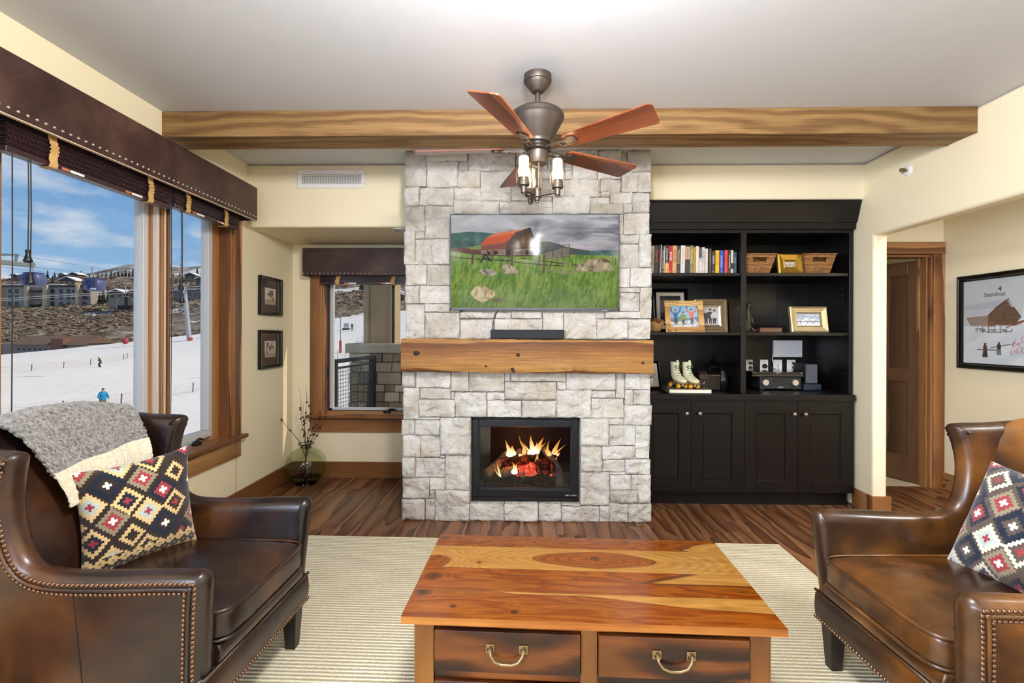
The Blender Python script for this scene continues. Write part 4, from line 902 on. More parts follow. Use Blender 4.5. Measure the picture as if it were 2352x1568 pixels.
def tv_picture():
    cv = Canvas(470, 265, 1.78); X, Y = cv.x, cv.y
    def q(x_, y_): return ((x_-185)/1165, (y_-65)/1165)
    def pl(*p): return cv.poly([q(*a) for a in p])
    # sky
    cv.fill(1.0, '#B4B2B6'); n = fbm(X*3.0+0.5*Y, Y*9, 3); m = fbm(X*1.6, Y*4.5, 9)
    cv.fill(np.clip((n-0.42)*4, 0, 1)*np.clip(1.25-Y*1.6, 0.2, 1), '#84848A', 0.9); cv.fill(np.clip((m-0.52)*5, 0, 1), '#E2DEE0', 0.85)
    cv.fill(np.clip((fbm(X*2.2+4, Y*12, 21)-0.52)*6, 0, 1)*np.clip((X-0.7)*1.6, 0, 1), '#5A5E66', 0.8)
    cv.fill(np.clip((0.06-np.abs(Y-0.335-0.02*np.sin(X*6)))*14, 0, 1)*(X > 0.9), '#DCC6CC', 0.6)
    # mountains
    mt1 = pl((185, 295), (380, 275), (560, 278), (720, 295), (900, 400), (1500, 420), (1700, 490), (1900, 515), (2258, 505), (2258, 620), (185, 620)); cv.fill(mt1, '#44645E')
    cv.fill(mt1*np.clip((fbm(X*14, Y*14, 5)-0.45)*3, 0, 1), '#6E8A7E', 0.7); cv.fill(mt1*(Y > 0.27)*np.clip((fbm(X*9, Y*9, 6)-0.4)*4, 0, 1), '#2E4640', 0.8)
    cv.fill(pl((1240, 395), (1420, 400), (1640, 470), (1900, 512), (1700, 600), (1240, 560)), '#48524E'); cv.fill(pl((185, 480), (560, 490), (560, 560), (185, 540)), '#6A3E34'); cv.fill(pl((380, 470), (560, 440), (560, 500), (440, 500)), '#8C9A4A', 0.8)
    # meadow
    gy_ = np.interp(X, [0, 0.35, 1.3, 1.78], [0.385, 0.42, 0.425, 0.44]); md = (Y > gy_).astype(float)
    gn = fbm(X*60+Y*12, Y*16-X*3, 11); g2 = fbm(X*5, Y*6, 12)
    cv.fill(md, '#6C8A34'); cv.fill(md*np.clip((gn-0.40)*3, 0, 1), '#93A852', 0.7); cv.fill(md*np.clip((0.52-gn)*4, 0, 1), '#456822', 0.7); cv.fill(md*np.clip((g2-0.5)*4, 0, 1), '#A0A85C', 0.5)
    cv.fill(md*np.clip((0.52-g2)*4, 0, 1)*(Y > 0.62), '#4E6E2C', 0.5); cv.fill(md*np.clip((Y-0.80)*3, 0, 1), '#6A7030', 0.5)
    # barn
    cv.fill(pl((560, 455), (880, 415), (1160, 235), (1250, 420), (1250, 575), (560, 575)), '#6E5648'); cv.fill(pl((870, 415), (985, 290), (1165, 228), (1200, 340), (1255, 430), (1250, 575), (870, 575)), '#4E3C32')
    st = (np.sin(Y*430) > 0.1).astype(float); cv.fill(pl((560, 500), (1250, 490), (1250, 575), (560, 575))*st, '#B09A86', 0.85); cv.fill(pl((560, 455), (870, 420), (870, 490), (560, 500)), '#8A4A38', 0.9)
    cv.fill(pl((870, 415), (985, 290), (1165, 228), (1200, 340), (1255, 430), (1250, 490), (870, 490))*st, '#6E5644', 0.5)
    cv.fill(pl((545, 450), (630, 345), (720, 300), (1165, 228), (985, 290), (870, 412)), '#C8562E'); cv.fill(pl((630, 350), (720, 300), (1165, 228), (985, 290)), '#DE7A4E', 0.85)
    cv.fill(cv.line([q(985, 290), q(1165, 228), q(1205, 340), q(1258, 430)], 0.006), '#3A2C26')
    for a in ((870, 495, 960, 570), (720, 515, 768, 560), (630, 520, 672, 560), (1115, 505, 1150, 560), (1185, 515, 1220, 558)): cv.fill(cv.rect(*q(a[0], a[1]), *q(a[2], a[3])), '#2E221C')
    # chute
    cv.fill(pl((1330, 545), (1650, 455), (1655, 590), (1330, 625)), '#6E6252', 0.8)
    for k in range(5): cv.fill(cv.line([q(1335, 555+k*14), q(1655, 470+k*24)], 0.0035), '#8E8270')
    for xx in (1350, 1450, 1560, 1655): cv.fill(cv.line([q(xx, 440 if xx == 1655 else 520), q(xx, 610)], 0.005), '#4E4438')
    cv.fill(cv.line([q(1580, 440), q(1655, 435)], 0.004), '#5E5448')
    # fences
    D = '#3C2E24'
    for p in ([(185, 515), (450, 548), (940, 585)], [(185, 590), (440, 612), (930, 640)], [(960, 580), (1200, 575)], [(1060, 605), (1580, 675)], [(970, 655), (1330, 690)], [(1330, 690), (1580, 705)], [(1680, 690), (1820, 695)]): cv.fill(cv.line([q(*a) for a in p], 0.005), D)
    for p in ([(1405, 585), (1680, 690)], [(1320, 740), (1540, 780)], [(1540, 800), (1600, 650)], [(1580, 735), (1690, 830)], [(1560, 800), (1800, 770)], [(1800, 780), (1850, 735)]): cv.fill(cv.line([q(*a) for a in p], 0.006), '#8A7C68')
    for xx, y0, y1, w in ((452, 510, 670, 0.011), (705, 510, 620, 0.007), (635, 505, 600, 0.006), (943, 520, 700, 0.012), (1280, 560, 700, 0.009), (1338, 580, 790, 0.009), (1500, 590, 690, 0.005), (1690, 660, 730, 0.005), (2220, 600, 690, 0.004), (1925, 575, 620, 0.003)): cv.fill(cv.line([q(xx, y0), q(xx, y1)], w), '#5A4534')
    cv.fill(cv.line([q(550, 660), q(610, 560), q(690, 640), q(580, 600)], 0.008), '#2C241E')
    # rocks
    def rock(pts, base, hi, sh):
        m = pl(*pts); n_ = fbm(X*22, Y*22, 31); cv.fill(m, base); cv.fill(m*np.clip((n_-0.45)*5, 0, 1), hi, 0.8); cv.fill(m*np.clip((0.45-fbm(X*30, Y*30, 37))*7, 0, 1), sh, 0.7)
    rock([(1735, 740), (1750, 690), (1850, 635), (2000, 615), (2110, 640), (2170, 700), (2190, 765), (1960, 775), (1740, 765)], '#A8977C', '#CDBB98', '#5E5040')
    cv.fill(pl((2030, 620), (2090, 610), (2150, 640), (2165, 665), (2100, 650)), '#6A4A38')
    rock([(530, 770), (560, 748), (690, 750), (745, 770), (758, 800), (700, 835), (600, 815)], '#9C9080', '#C4B8A6', '#4E463C'); rock([(820, 740), (830, 690), (870, 680), (960, 710), (1020, 760), (1015, 800), (850, 800)], '#A89880', '#CABB9E', '#584C3E')
    rock([(432, 1060), (450, 1000), (520, 948), (620, 970), (720, 1020), (738, 1070), (660, 1130), (570, 1165), (480, 1110)], '#C2AC80', '#E0CDA4', '#8A7450'); cv.fill(pl((690, 1120), (790, 1105), (835, 1150), (790, 1165), (690, 1150)), '#6A5C42', 0.85)
    r2 = np.random.default_rng(4)
    for _ in range(60):
        a = q(r2.uniform(300, 1900), r2.uniform(820, 1210)); cv.fill(cv.ell(a[0], a[1], 0.006, 0.004), '#D8DCB8', 0.6)
    return cv
cv = tv_picture()
print_plane('screen', cv, (T0+e_, 3.4585, TZ1-e_), (T1-T0-2*e_, 0, 0), (0, 0, -(TZ1-TZ0-e_-0.014)), MT['screen'], tv)
sb = thing('soundbar', 'short black soundbar standing on the wood mantel', 'speaker', (0.033, 3.47, 1.307))
bx('body', MT['black'], -0.229, 0.296, 3.445, 3.505, 1.309, 1.374, sb, bevel=0.008, seg=3)
t = NT('speaker_cloth').set(rough=0.8); v = t.coord(); t.base(t.mix(t.noise(v, 900, 1), '#14161A', '#2A2D33')); bx('grille', t.m, -0.222, 0.290, 3.4435, 3.446, 1.314, 1.369, sb)
bx('end_cap', MT['nickel'], -0.2310, -0.2275, 3.447, 3.503, 1.311, 1.372, sb)

# ================================================================== built-in cabinets
ES = MT['espresso']
_before = set(bpy.data.objects.keys())
def door(parent, x0, x1, z0, z1, knob_x):
    y0, y1 = 3.795, 3.816; s = 0.092; g = 0.0015
    x0 += g; x1 -= g
    d = bx('door', ES, x0, x0+s, y0, y1, z0, z1, parent)
    b = MB(); b.box(x0, x0+s, y0, y1, z0, z1); b.box(x1-s, x1, y0, y1, z0, z1); b.box(x0+s, x1-s, y0, y1, z0, z0+s); b.box(x0+s, x1-s, y0, y1, z1-s, z1)
    c = 0.007
    # chamfered inner bead
    A = [(x0+s, z0+s), (x1-s, z0+s), (x1-s, z1-s), (x0+s, z1-s)]; I = [(x0+s+c, z0+s+c), (x1-s-c, z0+s+c), (x1-s-c, z1-s-c), (x0+s+c, z1-s-c)]
    vs = [(a[0], y0, a[1]) for a in A]+[(a[0], y0+0.010, a[1]) for a in I]; b.add(vs, [(i, (i+1) % 4, (i+1) % 4+4, i+4) for i in range(4)])
    bpy.data.objects.remove(d)
    d = b.build('door', ES, parent, fix=False, bevel=0.0015)
    bx('panel', ES, x0+s, x1-s, y0+0.010, y1, z0+s, z1-s, d)
    k = MB(); k.lathe([(0.006, 0), (0.006, 0.012), (0.014, 0.018), (0.0165, 0.024), (0.013, 0.031), (0.0001, 0.034)], (knob_x, y0, 0.733), 16, M=Matrix.Rotation(R(90), 4, 'X')); k.build('knob', MT['nickel'], d, smooth=50)
def base_unit(x0, x1, xm, k0, k1, label):
    r = thing('base_cabinet', label, 'cabinet', ((x0+x1)/2, 3.82, 0), group='espresso base cabinets under the bookcase')
    b = MB(); b.box(x0, x1, 3.817, 4.40, 0.115, 0.826); b.build('carcass', ES, r)
    bx('toe_kick', ES, x0, x1, 3.88, 3.90, 0, 0.115, r)
    door(r, x0, xm, 0.122, 0.824, k0); door(r, xm, x1, 0.122, 0.824, k1)
base_unit(0.935, 1.735, 1.325, 1.284, 1.383, 'espresso base cabinet beside the fireplace under the books'); base_unit(1.735, 2.570, 2.145, 2.106, 2.190, 'espresso base cabinet beside the hall opening under the stereo')
ct = thing('countertop', 'dark espresso counter running under the bookcase', 'countertop', (1.76, 3.79, 0.83))
bx('slab', ES, 0.932, 2.578, 3.785, 4.405, 0.838, 0.8825, ct, bevel=0.003); bx('moulding', ES, 0.932, 2.572, 3.790, 4.40, 0.826, 0.838, ct, bevel=0.003)
bc = thing('bookcase', 'tall espresso bookcase with open shelves and flared crown', 'bookcase', (1.76, 3.85, 0.883))
H0 = 0.8827
bx('side_panel', ES, 0.932, 0.955, 3.86, 4.42, H0, 2.17, bc); bx('side_panel', ES, 2.568, 2.592, 3.86, 4.42, H0, 2.17, bc)
bx('back_panel', ES, 0.955, 2.287, 4.40, 4.42, H0, 2.17, bc); bx('back_panel', ES, 2.289, 2.568, 4.40, 4.42, H0, 2.17, bc)
bx('divider', ES, 1.726, 1.767, 3.842, 4.40, H0, 2.15, bc, bevel=0.002)
bx('top_panel', ES, 0.955, 2.568, 3.86, 4.40, 2.150, 2.17, bc)
bx('stile', ES, 2.562, 2.590, 3.840, 3.862, H0, 2.15, bc, bevel=0.002); bx('stile', ES, 0.932, 0.975, 3.840, 3.862, H0, 2.15, bc, bevel=0.002)
bx('face_rail', ES, 0.932, 2.592, 3.840, 3.862, 2.143, 2.170, bc, bevel=0.002)
bx('header', ES, 0.932, 2.598, 3.818, 3.862, 2.170, 2.222, bc, bevel=0.003)
b = MB(); b.prism([(3.838, 2.222), (3.816, 2.222), (3.770, 2.366), (3.764, 2.370), (3.764, 2.384), (3.84, 2.384)], 'x', 0.93, 2.606); b.build('crown', ES, bc, bevel=0.0015)
for zt in (1.831, 1.363):
    bx('shelf', ES, 0.956, 1.725, 3.850, 4.40, zt-0.024, zt, bc, bevel=0.002); bx('shelf', ES, 1.768, 2.561, 3.850, 4.40, zt-0.024, zt, bc, bevel=0.002)
pm = nail_mesh(0.0028, MT['nickel'])
for k in range(26):
    for yy in (3.93, ): 
        z_ = 0.95+k*0.045
        if abs(z_-1.35) > 0.03 and abs(z_-1.82) > 0.03: put_nail(pm, bc, (2.5675, yy, z_), (-1, 0, 0), 'shelf_pin')
ST = {1: 1.831, 2: 1.363, 0: 0.8826}

# ------------------------------------------------------------------ books
BOOKS = [(150, 240, 308, '#B4AE98', 'UNDAUNTED', '#7A5A40', None, 'grey-beige'), (243, 332, 298, '#38302E', 'DEAD RISE', '#E04A30', None, 'charcoal red-lettered'), (336, 398, 288, '#2C2826', 'BLACK WATER', '#C03A2C', ('#D8D0C4', 0.7, 'r'), 'thin black and white'),
 (402, 476, 315, '#3A3A38', 'THE LAST PATROL', '#D8D8D8', ('#D8D0C4', 0.75, 'r'), 'dark grey white-edged'), (466, 572, 292, '#2A2A2C', 'THE FOUR WINDS', '#E6E6E6', ('#E0A030', 0.36, 'b'), 'black book with orange lower spine,'), (560, 652, 308, '#C0202A', 'BONES', '#FFFFFF', None, 'crimson'),
 (644, 738, 305, '#D8A468', 'WILD BILL', '#2A1A10', None, 'tan'), (732, 828, 320, '#3A3C3A', 'TREASONS', '#D8C070', None, 'slate gold-lettered'), (826, 930, 303, '#D6D4D0', 'HORIZON', '#E0A050', None, 'white with orange lettering'),
 (932, 1030, 300, '#3A332E', 'SPEARHEAD', '#3A2A20', ('#D8A884', 0.5, 't'), 'peach and black'), (1032, 1118, 305, '#7E7E5E', 'THE JUNGLE', '#E0D890', None, 'olive'), (1114, 1174, 345, '#B8862E', '', '#F0E0B0', None, 'mustard'), (1174, 1240, 320, '#D8D0C4', '', '#6A5A4A', None, 'blank cream'),
 (1246, 1306, 345, '#5A5A5A', 'GARDENS', '#3A4A3A', ('#E0DCD4', 0.6, 'b'), 'grey and white'), (1310, 1374, 345, '#D4CCC2', 'WE ONLY SIT', '#3A3530', None, 'pale black-lettered'), (1378, 1444, 375, '#CFC6B8', '', '#3A3530', None, 'shorter cream'), (1462, 1524, 378, '#45423E', 'THE RIVER', '#8A8478', None, 'dark taupe'),
 (1532, 1602, 432, '#3E3A34', 'SCIENCE', '#FFFFFF', None, 'short black white-lettered'), (1610, 1696, 415, '#F2B824', 'SUNSHINE', '#C05A18', None, 'bright yellow'), (1706, 1790, 415, '#2A52B0', 'Island Ranch', '#D8DCEC', None, 'cobalt blue'), (1814, 1884, 410, '#D8464A', 'STORIES', '#8A1A1E', None, 'coral red'),
 (1892, 1948, 405, '#3A302C', 'LAND OF EMPIRE', '#E8E4DC', None, 'dark brown white-lettered'), (1952, 2010, 410, '#DCCBB0', '', '#3A302C', ('#3A302C', 0.25, 'm'), 'ivory with black panel'), (2016, 2084, 452, '#3E5660', 'ATLAS', '#B8C8CC', None, 'teal grey')]
YBK = 3.900; kX = YBK/F_PX
for i, (a, c, top, colr, ttl, tcol, band, nm_) in enumerate(BOOKS):
    x0, x1 = (280+a/9.8)*kX, (280+c/9.8)*kX-0.0008; hh = (940-top)/9.8*kX; w = x1-x0; dp = random.uniform(0.14, 0.165)
    lean = R(1.3) if i < 12 else R(0.4)
    bk = thing('book', '%s book, %s from the left in the shelf row' % (nm_.rstrip(',').replace(' book with', ' with'), ORD[i]), 'book', (x0+0.0005, YBK, ST[1]+0.0005), (0, lean, 0), 'books on the top left shelf', local=True)
    cm = plain('cover_'+nm_.split()[0], colr, 0.45)
    b = MB(); b.box(0, w, 0, 0.0025, 0, hh); b.box(0, 0.0022, 0, dp, 0, hh); b.box(w-0.0022, w, 0, dp, 0, hh); b.build('cover', cm, bk, bevel=0.0012)
    bx('page_block', MT['pages'], 0.0022, w-0.0022, 0.0025, dp-0.003, 0.003, hh-0.003, bk)
    if band:
        bm2 = plain('band', band[0], 0.5); f = band[1]
        z0, z1, xx0, xx1 = {'b': (0.001, hh*f, 0, w), 't': (hh*f, hh*0.94, 0, w), 'm': (hh*0.2, hh*(0.2+f), 0, w), 'r': (0.001, hh-0.001, w*f, w)}[band[2]]
        bx('spine_band', bm2, xx0+0.0003, xx1-0.0003, -0.0004, 0.0004, z0, z1, bk)
    if ttl:
        tm = plain('spine_ink', tcol, 0.5); ts = min(w*0.72, hh*1.25/max(4, len(ttl)))
        text('title', ttl, ts, tm, (w*0.46, -0.0007, hh*0.62 if len(ttl) < 12 else hh*0.52), (R(90), R(90), 0), bk)
        b = MB()
        for q in range(3): b.box(w*0.35, w*0.55, -0.0005, 0.0002, hh*0.06+q*0.004, hh*0.06+q*0.004+0.002)
        b.build('imprint', tm, bk)

# ------------------------------------------------------------------ picture frames
def ring_frame(parent, w, h, prof, mat, name='moulding', smooth=None):
    """prof: list of (inset, y); rings lofted, open at the inside"""
    vs = []; fs = []
    for d, y in prof: vs += [(-w/2+d, y, d), (w/2-d, y, d), (w/2-d, y, h-d), (-w/2+d, y, h-d)]
    for i in range(len(prof)-1):
        for k in range(4): a, b_ = i*4+k, i*4+(k+1) % 4; fs.append((a, b_, b_+4, a+4))
    m = MB(); m.add(vs, fs); return m.build(name, mat, parent)
def frame(name, label, w, h, prof, mat, loc, lean, rz, canvas, inset, mats=(), glass=True, group=None, back=0.012):
    r = thing(name, label, 'picture frame', loc, (R(-lean), 0, R(rz)), group, local=True)
    ring_frame(r, w, h, prof, mat)
    bx('backing', MT['black'], -w/2+0.002, w/2-0.002, back-0.004, back, 0.002, h-0.002, r)
    yy = 0.004
    for i, (d0, d1, mm) in enumerate(mats):
        ring_frame(r, w, h, [(d0, yy-0.001-i*0.0), (d1, yy-0.001), (d1, yy+0.002)], mm, 'mat_board')
    if canvas is not None: print_plane('photo', canvas, (-w/2+inset, yy+0.001, h-inset), (w-2*inset, 0, 0), (0, 0, -(h-2*inset)), MT['print'], r)
    if glass: bx('glass', MT['picglass'], -w/2+prof[-1][0], w/2-prof[-1][0], yy-0.0035, yy-0.003, prof[-1][0], h-prof[-1][0], r)
    return r
def person_fig(cv, x, y, s, body, legs, head='#D8A888', hat='#3A3A3A', arms='down'):
    cv.fill(cv.poly([(x-0.10*s, y+0.55*s), (x+0.10*s, y+0.55*s), (x+0.09*s, y+1.0*s), (x+0.01*s, y+1.0*s), (x, y+0.7*s), (x-0.02*s, y+1.0*s), (x-0.10*s, y+1.0*s)]), legs)
    cv.fill(cv.poly([(x-0.14*s, y+0.22*s), (x+0.14*s, y+0.22*s), (x+0.12*s, y+0.60*s), (x-0.12*s, y+0.60*s)]), body)
    if arms == 'up':
        cv.fill(cv.line([(x-0.12*s, y+0.26*s), (x-0.26*s, y+0.16*s), (x-0.27*s, y-0.06*s)], 0.045*s), body); cv.fill(cv.line([(x+0.12*s, y+0.26*s), (x+0.28*s, y+0.14*s), (x+0.33*s, y-0.08*s)], 0.045*s), body); cv.fill(cv.ell(x-0.27*s, y-0.08*s, 0.05*s, 0.05*s), '#3A4450'); cv.fill(cv.ell(x+0.34*s, y-0.1*s, 0.05*s, 0.05*s), '#3A4450')
    else:
        cv.fill(cv.line([(x-0.12*s, y+0.26*s), (x-0.19*s, y+0.45*s), (x-0.16*s, y+0.6*s)], 0.04*s), body); cv.fill(cv.line([(x+0.12*s, y+0.26*s), (x+0.19*s, y+0.45*s), (x+0.17*s, y+0.6*s)], 0.04*s), body)
    cv.fill(cv.ell(x, y+0.12*s, 0.075*s, 0.095*s), head); cv.fill(cv.ell(x, y+0.07*s, 0.085*s, 0.07*s), hat)
def skiers_photo():
    cv = Canvas(110, 84, 1.31); cv.fill(1.0, '#7FB6D6'); cv.fill(np.clip(cv.y*1.2, 0, 1), '#A8CDE0', 0.6)
    cv.fill((cv.y > 0.55+0.03*np.sin(cv.x*9)).astype(float), '#5E7486'); cv.fill((cv.y > 0.72+0.06*np.sin(cv.x*5)).astype(float), '#D8DCE0'); cv.fill((fbm(cv.x*14, cv.y*14, 3) > 0.55)*(cv.y > 0.62), '#8A8F98', 0.7)
    person_fig(cv, 0.27, 0.16, 0.72, '#2F6490', '#2E3E54', arms='up', hat='#8A7060'); person_fig(cv, 0.62, 0.26, 0.62, '#7E8E3A', '#3A4036', hat='#5A4A4A'); person_fig(cv, 1.0, 0.12, 0.74, '#E0645C', '#4E5E70', arms='up', hat='#6A5A50')
    cv.fill(cv.line([(1.12, 0.6), (1.27, 0.98)], 0.012), '#EEF2F4'); cv.fill(cv.ell(0.45, 0.86, 0.12, 0.16), '#CFC8BE', 0.8); return cv
def family_photo():
    cv = Canvas(70, 84, 0.83); cv.fill(1.0, '#CFC4BC'); cv.fill((cv.y > 0.78).astype(float), '#E8E4E4')
    person_fig(cv, 0.2, 0.16, 0.78, '#23283C', '#1E2230', hat='#D8D4CC'); person_fig(cv, 0.42, 0.07, 0.86, '#2A2226', '#2A2428', hat='#2E2A2A'); person_fig(cv, 0.62, 0.12, 0.82, '#DCD6D0', '#26242A', hat='#4A3A34')
    cv.fill(cv.line([(0.45, 0.6), (0.46, 0.98)], 0.012), '#B0503A'); cv.fill(cv.line([(0.72, 0.5), (0.75, 0.98)], 0.015), '#AEB8D8'); return cv
def mountain_photo(seed=0, tone=('#8FA3B8', '#D0D4DA', '#F2F3F5', '#5A6470'), asp=1.6):
    cv = Canvas(96, 60, asp); cv.fill(1.0, tone[0]); cv.fill(np.clip((fbm(cv.x*4, cv.y*9, seed)-0.4)*3, 0, 1), tone[1], 0.8)
    ridge = 0.48-0.16*np.exp(-((cv.x-asp*0.48)/0.35)**2)+0.05*fbm(cv.x*9, cv.x*0, seed+4); cv.fill((cv.y > ridge).astype(float), tone[2]); cv.fill((cv.y > ridge)*np.clip((fbm(cv.x*16, cv.y*16, seed+2)-0.47)*7, 0, 1), tone[3], 0.8)
    cv.fill(((cv.y > 0.58) & (cv.y < 0.70)).astype(float)*np.clip((fbm(cv.x*20, cv.y*30, 3)-0.35)*5, 0, 1), '#3E444C', 0.75); cv.fill((cv.y > 0.80).astype(float)*(fbm(cv.x*6, cv.y*20, 9) > 0.45), '#F0F2F4', 0.9); return cv
WP = [(0, 0.012), (0, -0.012), (0.010, -0.016), (0.022, -0.008), (0.028, 0.002)]
frame('picture_frame', 'black framed picture with beige mat behind the pine frame', 0.305, 0.385, [(0, 0.014), (0, -0.012), (0.012, -0.014), (0.018, -0.006), (0.026, -0.010), (0.032, 0.002)], MT['blackg'], (1.304, 4.24, ST[2]+0.002), 8, 0, mountain_photo(5, ('#0E0E12', '#1C1C22', '#0A0A0C', '#2A2A30'), 0.8), 0.062, ((0.030, 0.062, MT['mat_w']),))
f_ = frame('picture_frame', 'pine picture frame lettered STEAMBOAT and COLORADO with three waving skiers', 0.318, 0.262, [(0, 0.012), (0, -0.006), (0.043, -0.006), (0.043, 0.004)], MT['pine'], (1.332, 3.965, ST[2]+0.001), 10, 3, skiers_photo(), 0.041)
text('lettering', 'STEAMBOAT', 0.021, MT['ink'], (-0.100, -0.0066, 0.250), (R(90), 0, 0), f_, sx=0.95); text('lettering', 'COLORADO', 0.019, MT['ink'], (0.098, -0.0066, 0.011), (R(90), 0, 0), f_)
text('lettering', 'Mount Werner 10,568 feet', 0.0105, MT['ink'], (0.0, -0.0066, 0.240), (R(90), 0, 0), f_); text('lettering', 'Steamboat Springs  6,695 feet', 0.0075, MT['ink'], (-0.108, -0.0066, 0.231), (R(90), 0, 0), f_); text('lettering', 'Base elevation 6,900 feet', 0.0075, MT['ink'], (0.108, -0.0066, 0.231), (R(90), 0, 0), f_)
text('lettering', 'Rocky Mountain High', 0.010, MT['ink'], (0.0, -0.0066, 0.020), (R(90), 0, 0), f_)
b = MB(); b.tube([(0.055, -0.0065, 0.243), (0.08, -0.0065, 0.250), (0.095, -0.0065, 0.246), (0.112, -0.0065, 0.257), (0.135, -0.0065, 0.247), (0.152, -0.0065, 0.243)], 0.0012, 5); b.tube([(-0.105, -0.0065, 0.014), (-0.09, -0.0065, 0.028), (-0.07, -0.0065, 0.018), (-0.05, -0.0065, 0.012)], 0.0012, 5)
for xx in (-0.138, -0.120, -0.078): b.add([(xx-0.006, -0.0066, 0.006), (xx+0.006, -0.0066, 0.006), (xx, -0.0066, 0.034 if xx < -0.13 else 0.024), (xx, -0.0062, 0.012)], [(0, 1, 2), (0, 2, 3), (1, 3, 2), (0, 3, 1)])
b.build('engraving', MT['ink'], f_)
frame('picture_frame', 'stepped champagne frame holding a photo of three people', 0.262, 0.278, [(0, 0.014), (0, -0.016), (0.008, -0.018), (0.014, -0.008), (0.022, -0.014), (0.030, -0.006), (0.040, -0.010), (0.050, -0.002), (0.066, 0.003)], MT['champagne'], (1.585, 4.08, ST[2]+0.001), 8, -5, family_photo(), 0.064)
frame('picture_frame', 'small square gold frame between the two baskets', 0.205, 0.168, [(0, 0.012), (0, -0.006), (0.010, -0.014), (0.048, 0.000), (0.056, -0.005), (0.064, 0.003)], MT['gold'], (2.163, 3.935, ST[1]+0.001), 9, 5, mountain_photo(8, ('#CFC8BA', '#D8D2C6', '#C8BCA8', '#A89A84'), 1.6), 0.063)
o_ = frame('picture_frame', 'ornate champagne frame with a snowy mountain photo', 0.305, 0.212, [(0, 0.014), (0, -0.012), (0.008, -0.018), (0.016, -0.010), (0.044, -0.006), (0.050, -0.012), (0.057, 0.003)], MT['champagne2'], (2.322, 3.95, ST[2]+0.001), 9, 3, mountain_photo(2), 0.056)
b = MB()
for k in range(12):
    xx = -0.12+k*0.0218
    for zz in (0.030, 0.182): b.ball((xx, -0.0085, zz), (0.006, 0.003, 0.004), 8, 6)
b.build('ornament', MT['champagne'], o_, smooth=180, kind='stuff')
frame('picture_frame', 'black framed landscape leaning on the counter beside the fireplace', 0.25, 0.235, [(0, 0.014), (0, -0.012), (0.012, -0.014), (0.020, 0.002)], MT['blackg'], (1.055, 4.06, ST[0]+0.008), 14, 12, mountain_photo(3, ('#3E7AB0', '#5E92C0', '#D8DCE0', '#16181C'), 1.4), 0.062, ((0.018, 0.060, MT['mat_w']),))
b = MB(); b.tube([(1.13, 3.965, ST[0]+0.003), (1.15, 3.955, ST[0]+0.03), (1.165, 3.955, ST[0]+0.042), (1.18, 3.96, ST[0]+0.03), (1.175, 3.99, ST[0]+0.003)], 0.0045, 8)
tag(b.build('display_easel', MT['iron'], None, smooth=180), 'black wire easel foot in front of the leaning landscape', 'easel')

# ------------------------------------------------------------------ baskets
def basket(x0t, x1t, x0b, x1b, label, hole):
    z0 = ST[1]+0.001; h = 0.160; d0, d1 = 3.925, 4.16; o = ((x0b+x1b)/2, 4.04, z0)
    r = thing('wicker_basket', label, 'basket', o, group='flared wicker baskets on the top right shelf')
    def P(u, v, side):   # side: front/back/left/right, v 0..1 up
        ex = 0.018*v
        X0, X1 = x0b+(x0t-x0b)*v, x1b+(x1t-x1b)*v; Y0, Y1 = d0-ex, d1+ex; z_ = z0+h*v
        return {'f': (X0+(X1-X0)*u, Y0, z_), 'b': (X1+(X0-X1)*u, Y1, z_), 'l': (X0, Y1+(Y0-Y1)*u, z_), 'r': (X1, Y0+(Y1-Y0)*u, z_)}[side]
    us = [0, 0.2, hole[0], hole[1], 0.85, 1]; vs_ = [0, 0.3, 0.62, 0.84, 1.0]
    b = MB()
    for sd in 'flbr':
        for i in range(5):
            for j in range(4):
                if sd in 'fb' and i == 2 and j == 2: continue
                q = [P(us[i], vs_[j], sd), P(us[i+1], vs_[j], sd), P(us[i+1], vs_[j+1], sd), P(us[i], vs_[j+1], sd)]
                b.add(q, [(0, 1, 2, 3)])
    b.add([(x0b, d0, z0), (x1b, d0, z0), (x1b, d1, z0), (x0b, d1, z0)], [(0, 1, 2, 3)])
    o_ = b.build('woven_body', MT['rattan'], r, fix=False); sm = o_.modifiers.new('thickness', 'SOLIDIFY'); sm.thickness = 0.006
    rim = [P(0, 1, 'f'), P(1, 1, 'f'), P(1, 1, 'r'), P(1, 1, 'b')]; b = MB(); b.tube(rim, 0.006, 8, closed=True); b.build('rim', MT['rattan'], r)
    hp = [P(hole[0], 0.62, 'f'), P(hole[1], 0.62, 'f'), P(hole[1], 0.84, 'f'), P(hole[0], 0.84, 'f')]; b = MB(); b.tube(hp, 0.0045, 8, closed=True); b.build('handle_rim', MT['rattan'], r)
basket(1.786, 2.035, 1.80, 1.985, 'wicker basket next to the bookcase divider', (0.26, 0.72)); basket(2.255, 2.508, 2.275, 2.462, 'wicker basket at the right end of the top shelf', (0.26, 0.72))

# ------------------------------------------------------------------ shelf ornaments
bw = thing('wooden_bowl', 'tan scalloped bowl at the left of the middle shelf', 'bowl', (1.075, 3.97, ST[2]))
b = MB(); n = 36; vs = []; fs = []
for j, (rr, z_) in enumerate([(0.045, 0.0), (0.062, 0.02), (0.076, 0.05), (0.084, 0.078), (0.079, 0.078), (0.070, 0.05), (0.050, 0.012), (0.0005, 0.010)]):
    for k in range(n):
        a = 2*math.pi*k/n; wv_ = (1+0.05*math.sin(a*6)) if 2 < j < 5 else 1; vs.append((1.075+rr*wv_*math.cos(a), 3.97+rr*wv_*math.sin(a), ST[2]+0.001+z_+(0.010*math.sin(a*6) if 2 < j < 5 else 0)))
for j in range(7):
    for k in range(n): fs.append((j*n+k, j*n+(k+1) % n, (j+1)*n+(k+1) % n, (j+1)*n+k))
fs.append(tuple(range(n))); b.add(vs, fs); b.build('vessel', plain('tan_clay', '#B08A58', 0.6), bw, smooth=50)
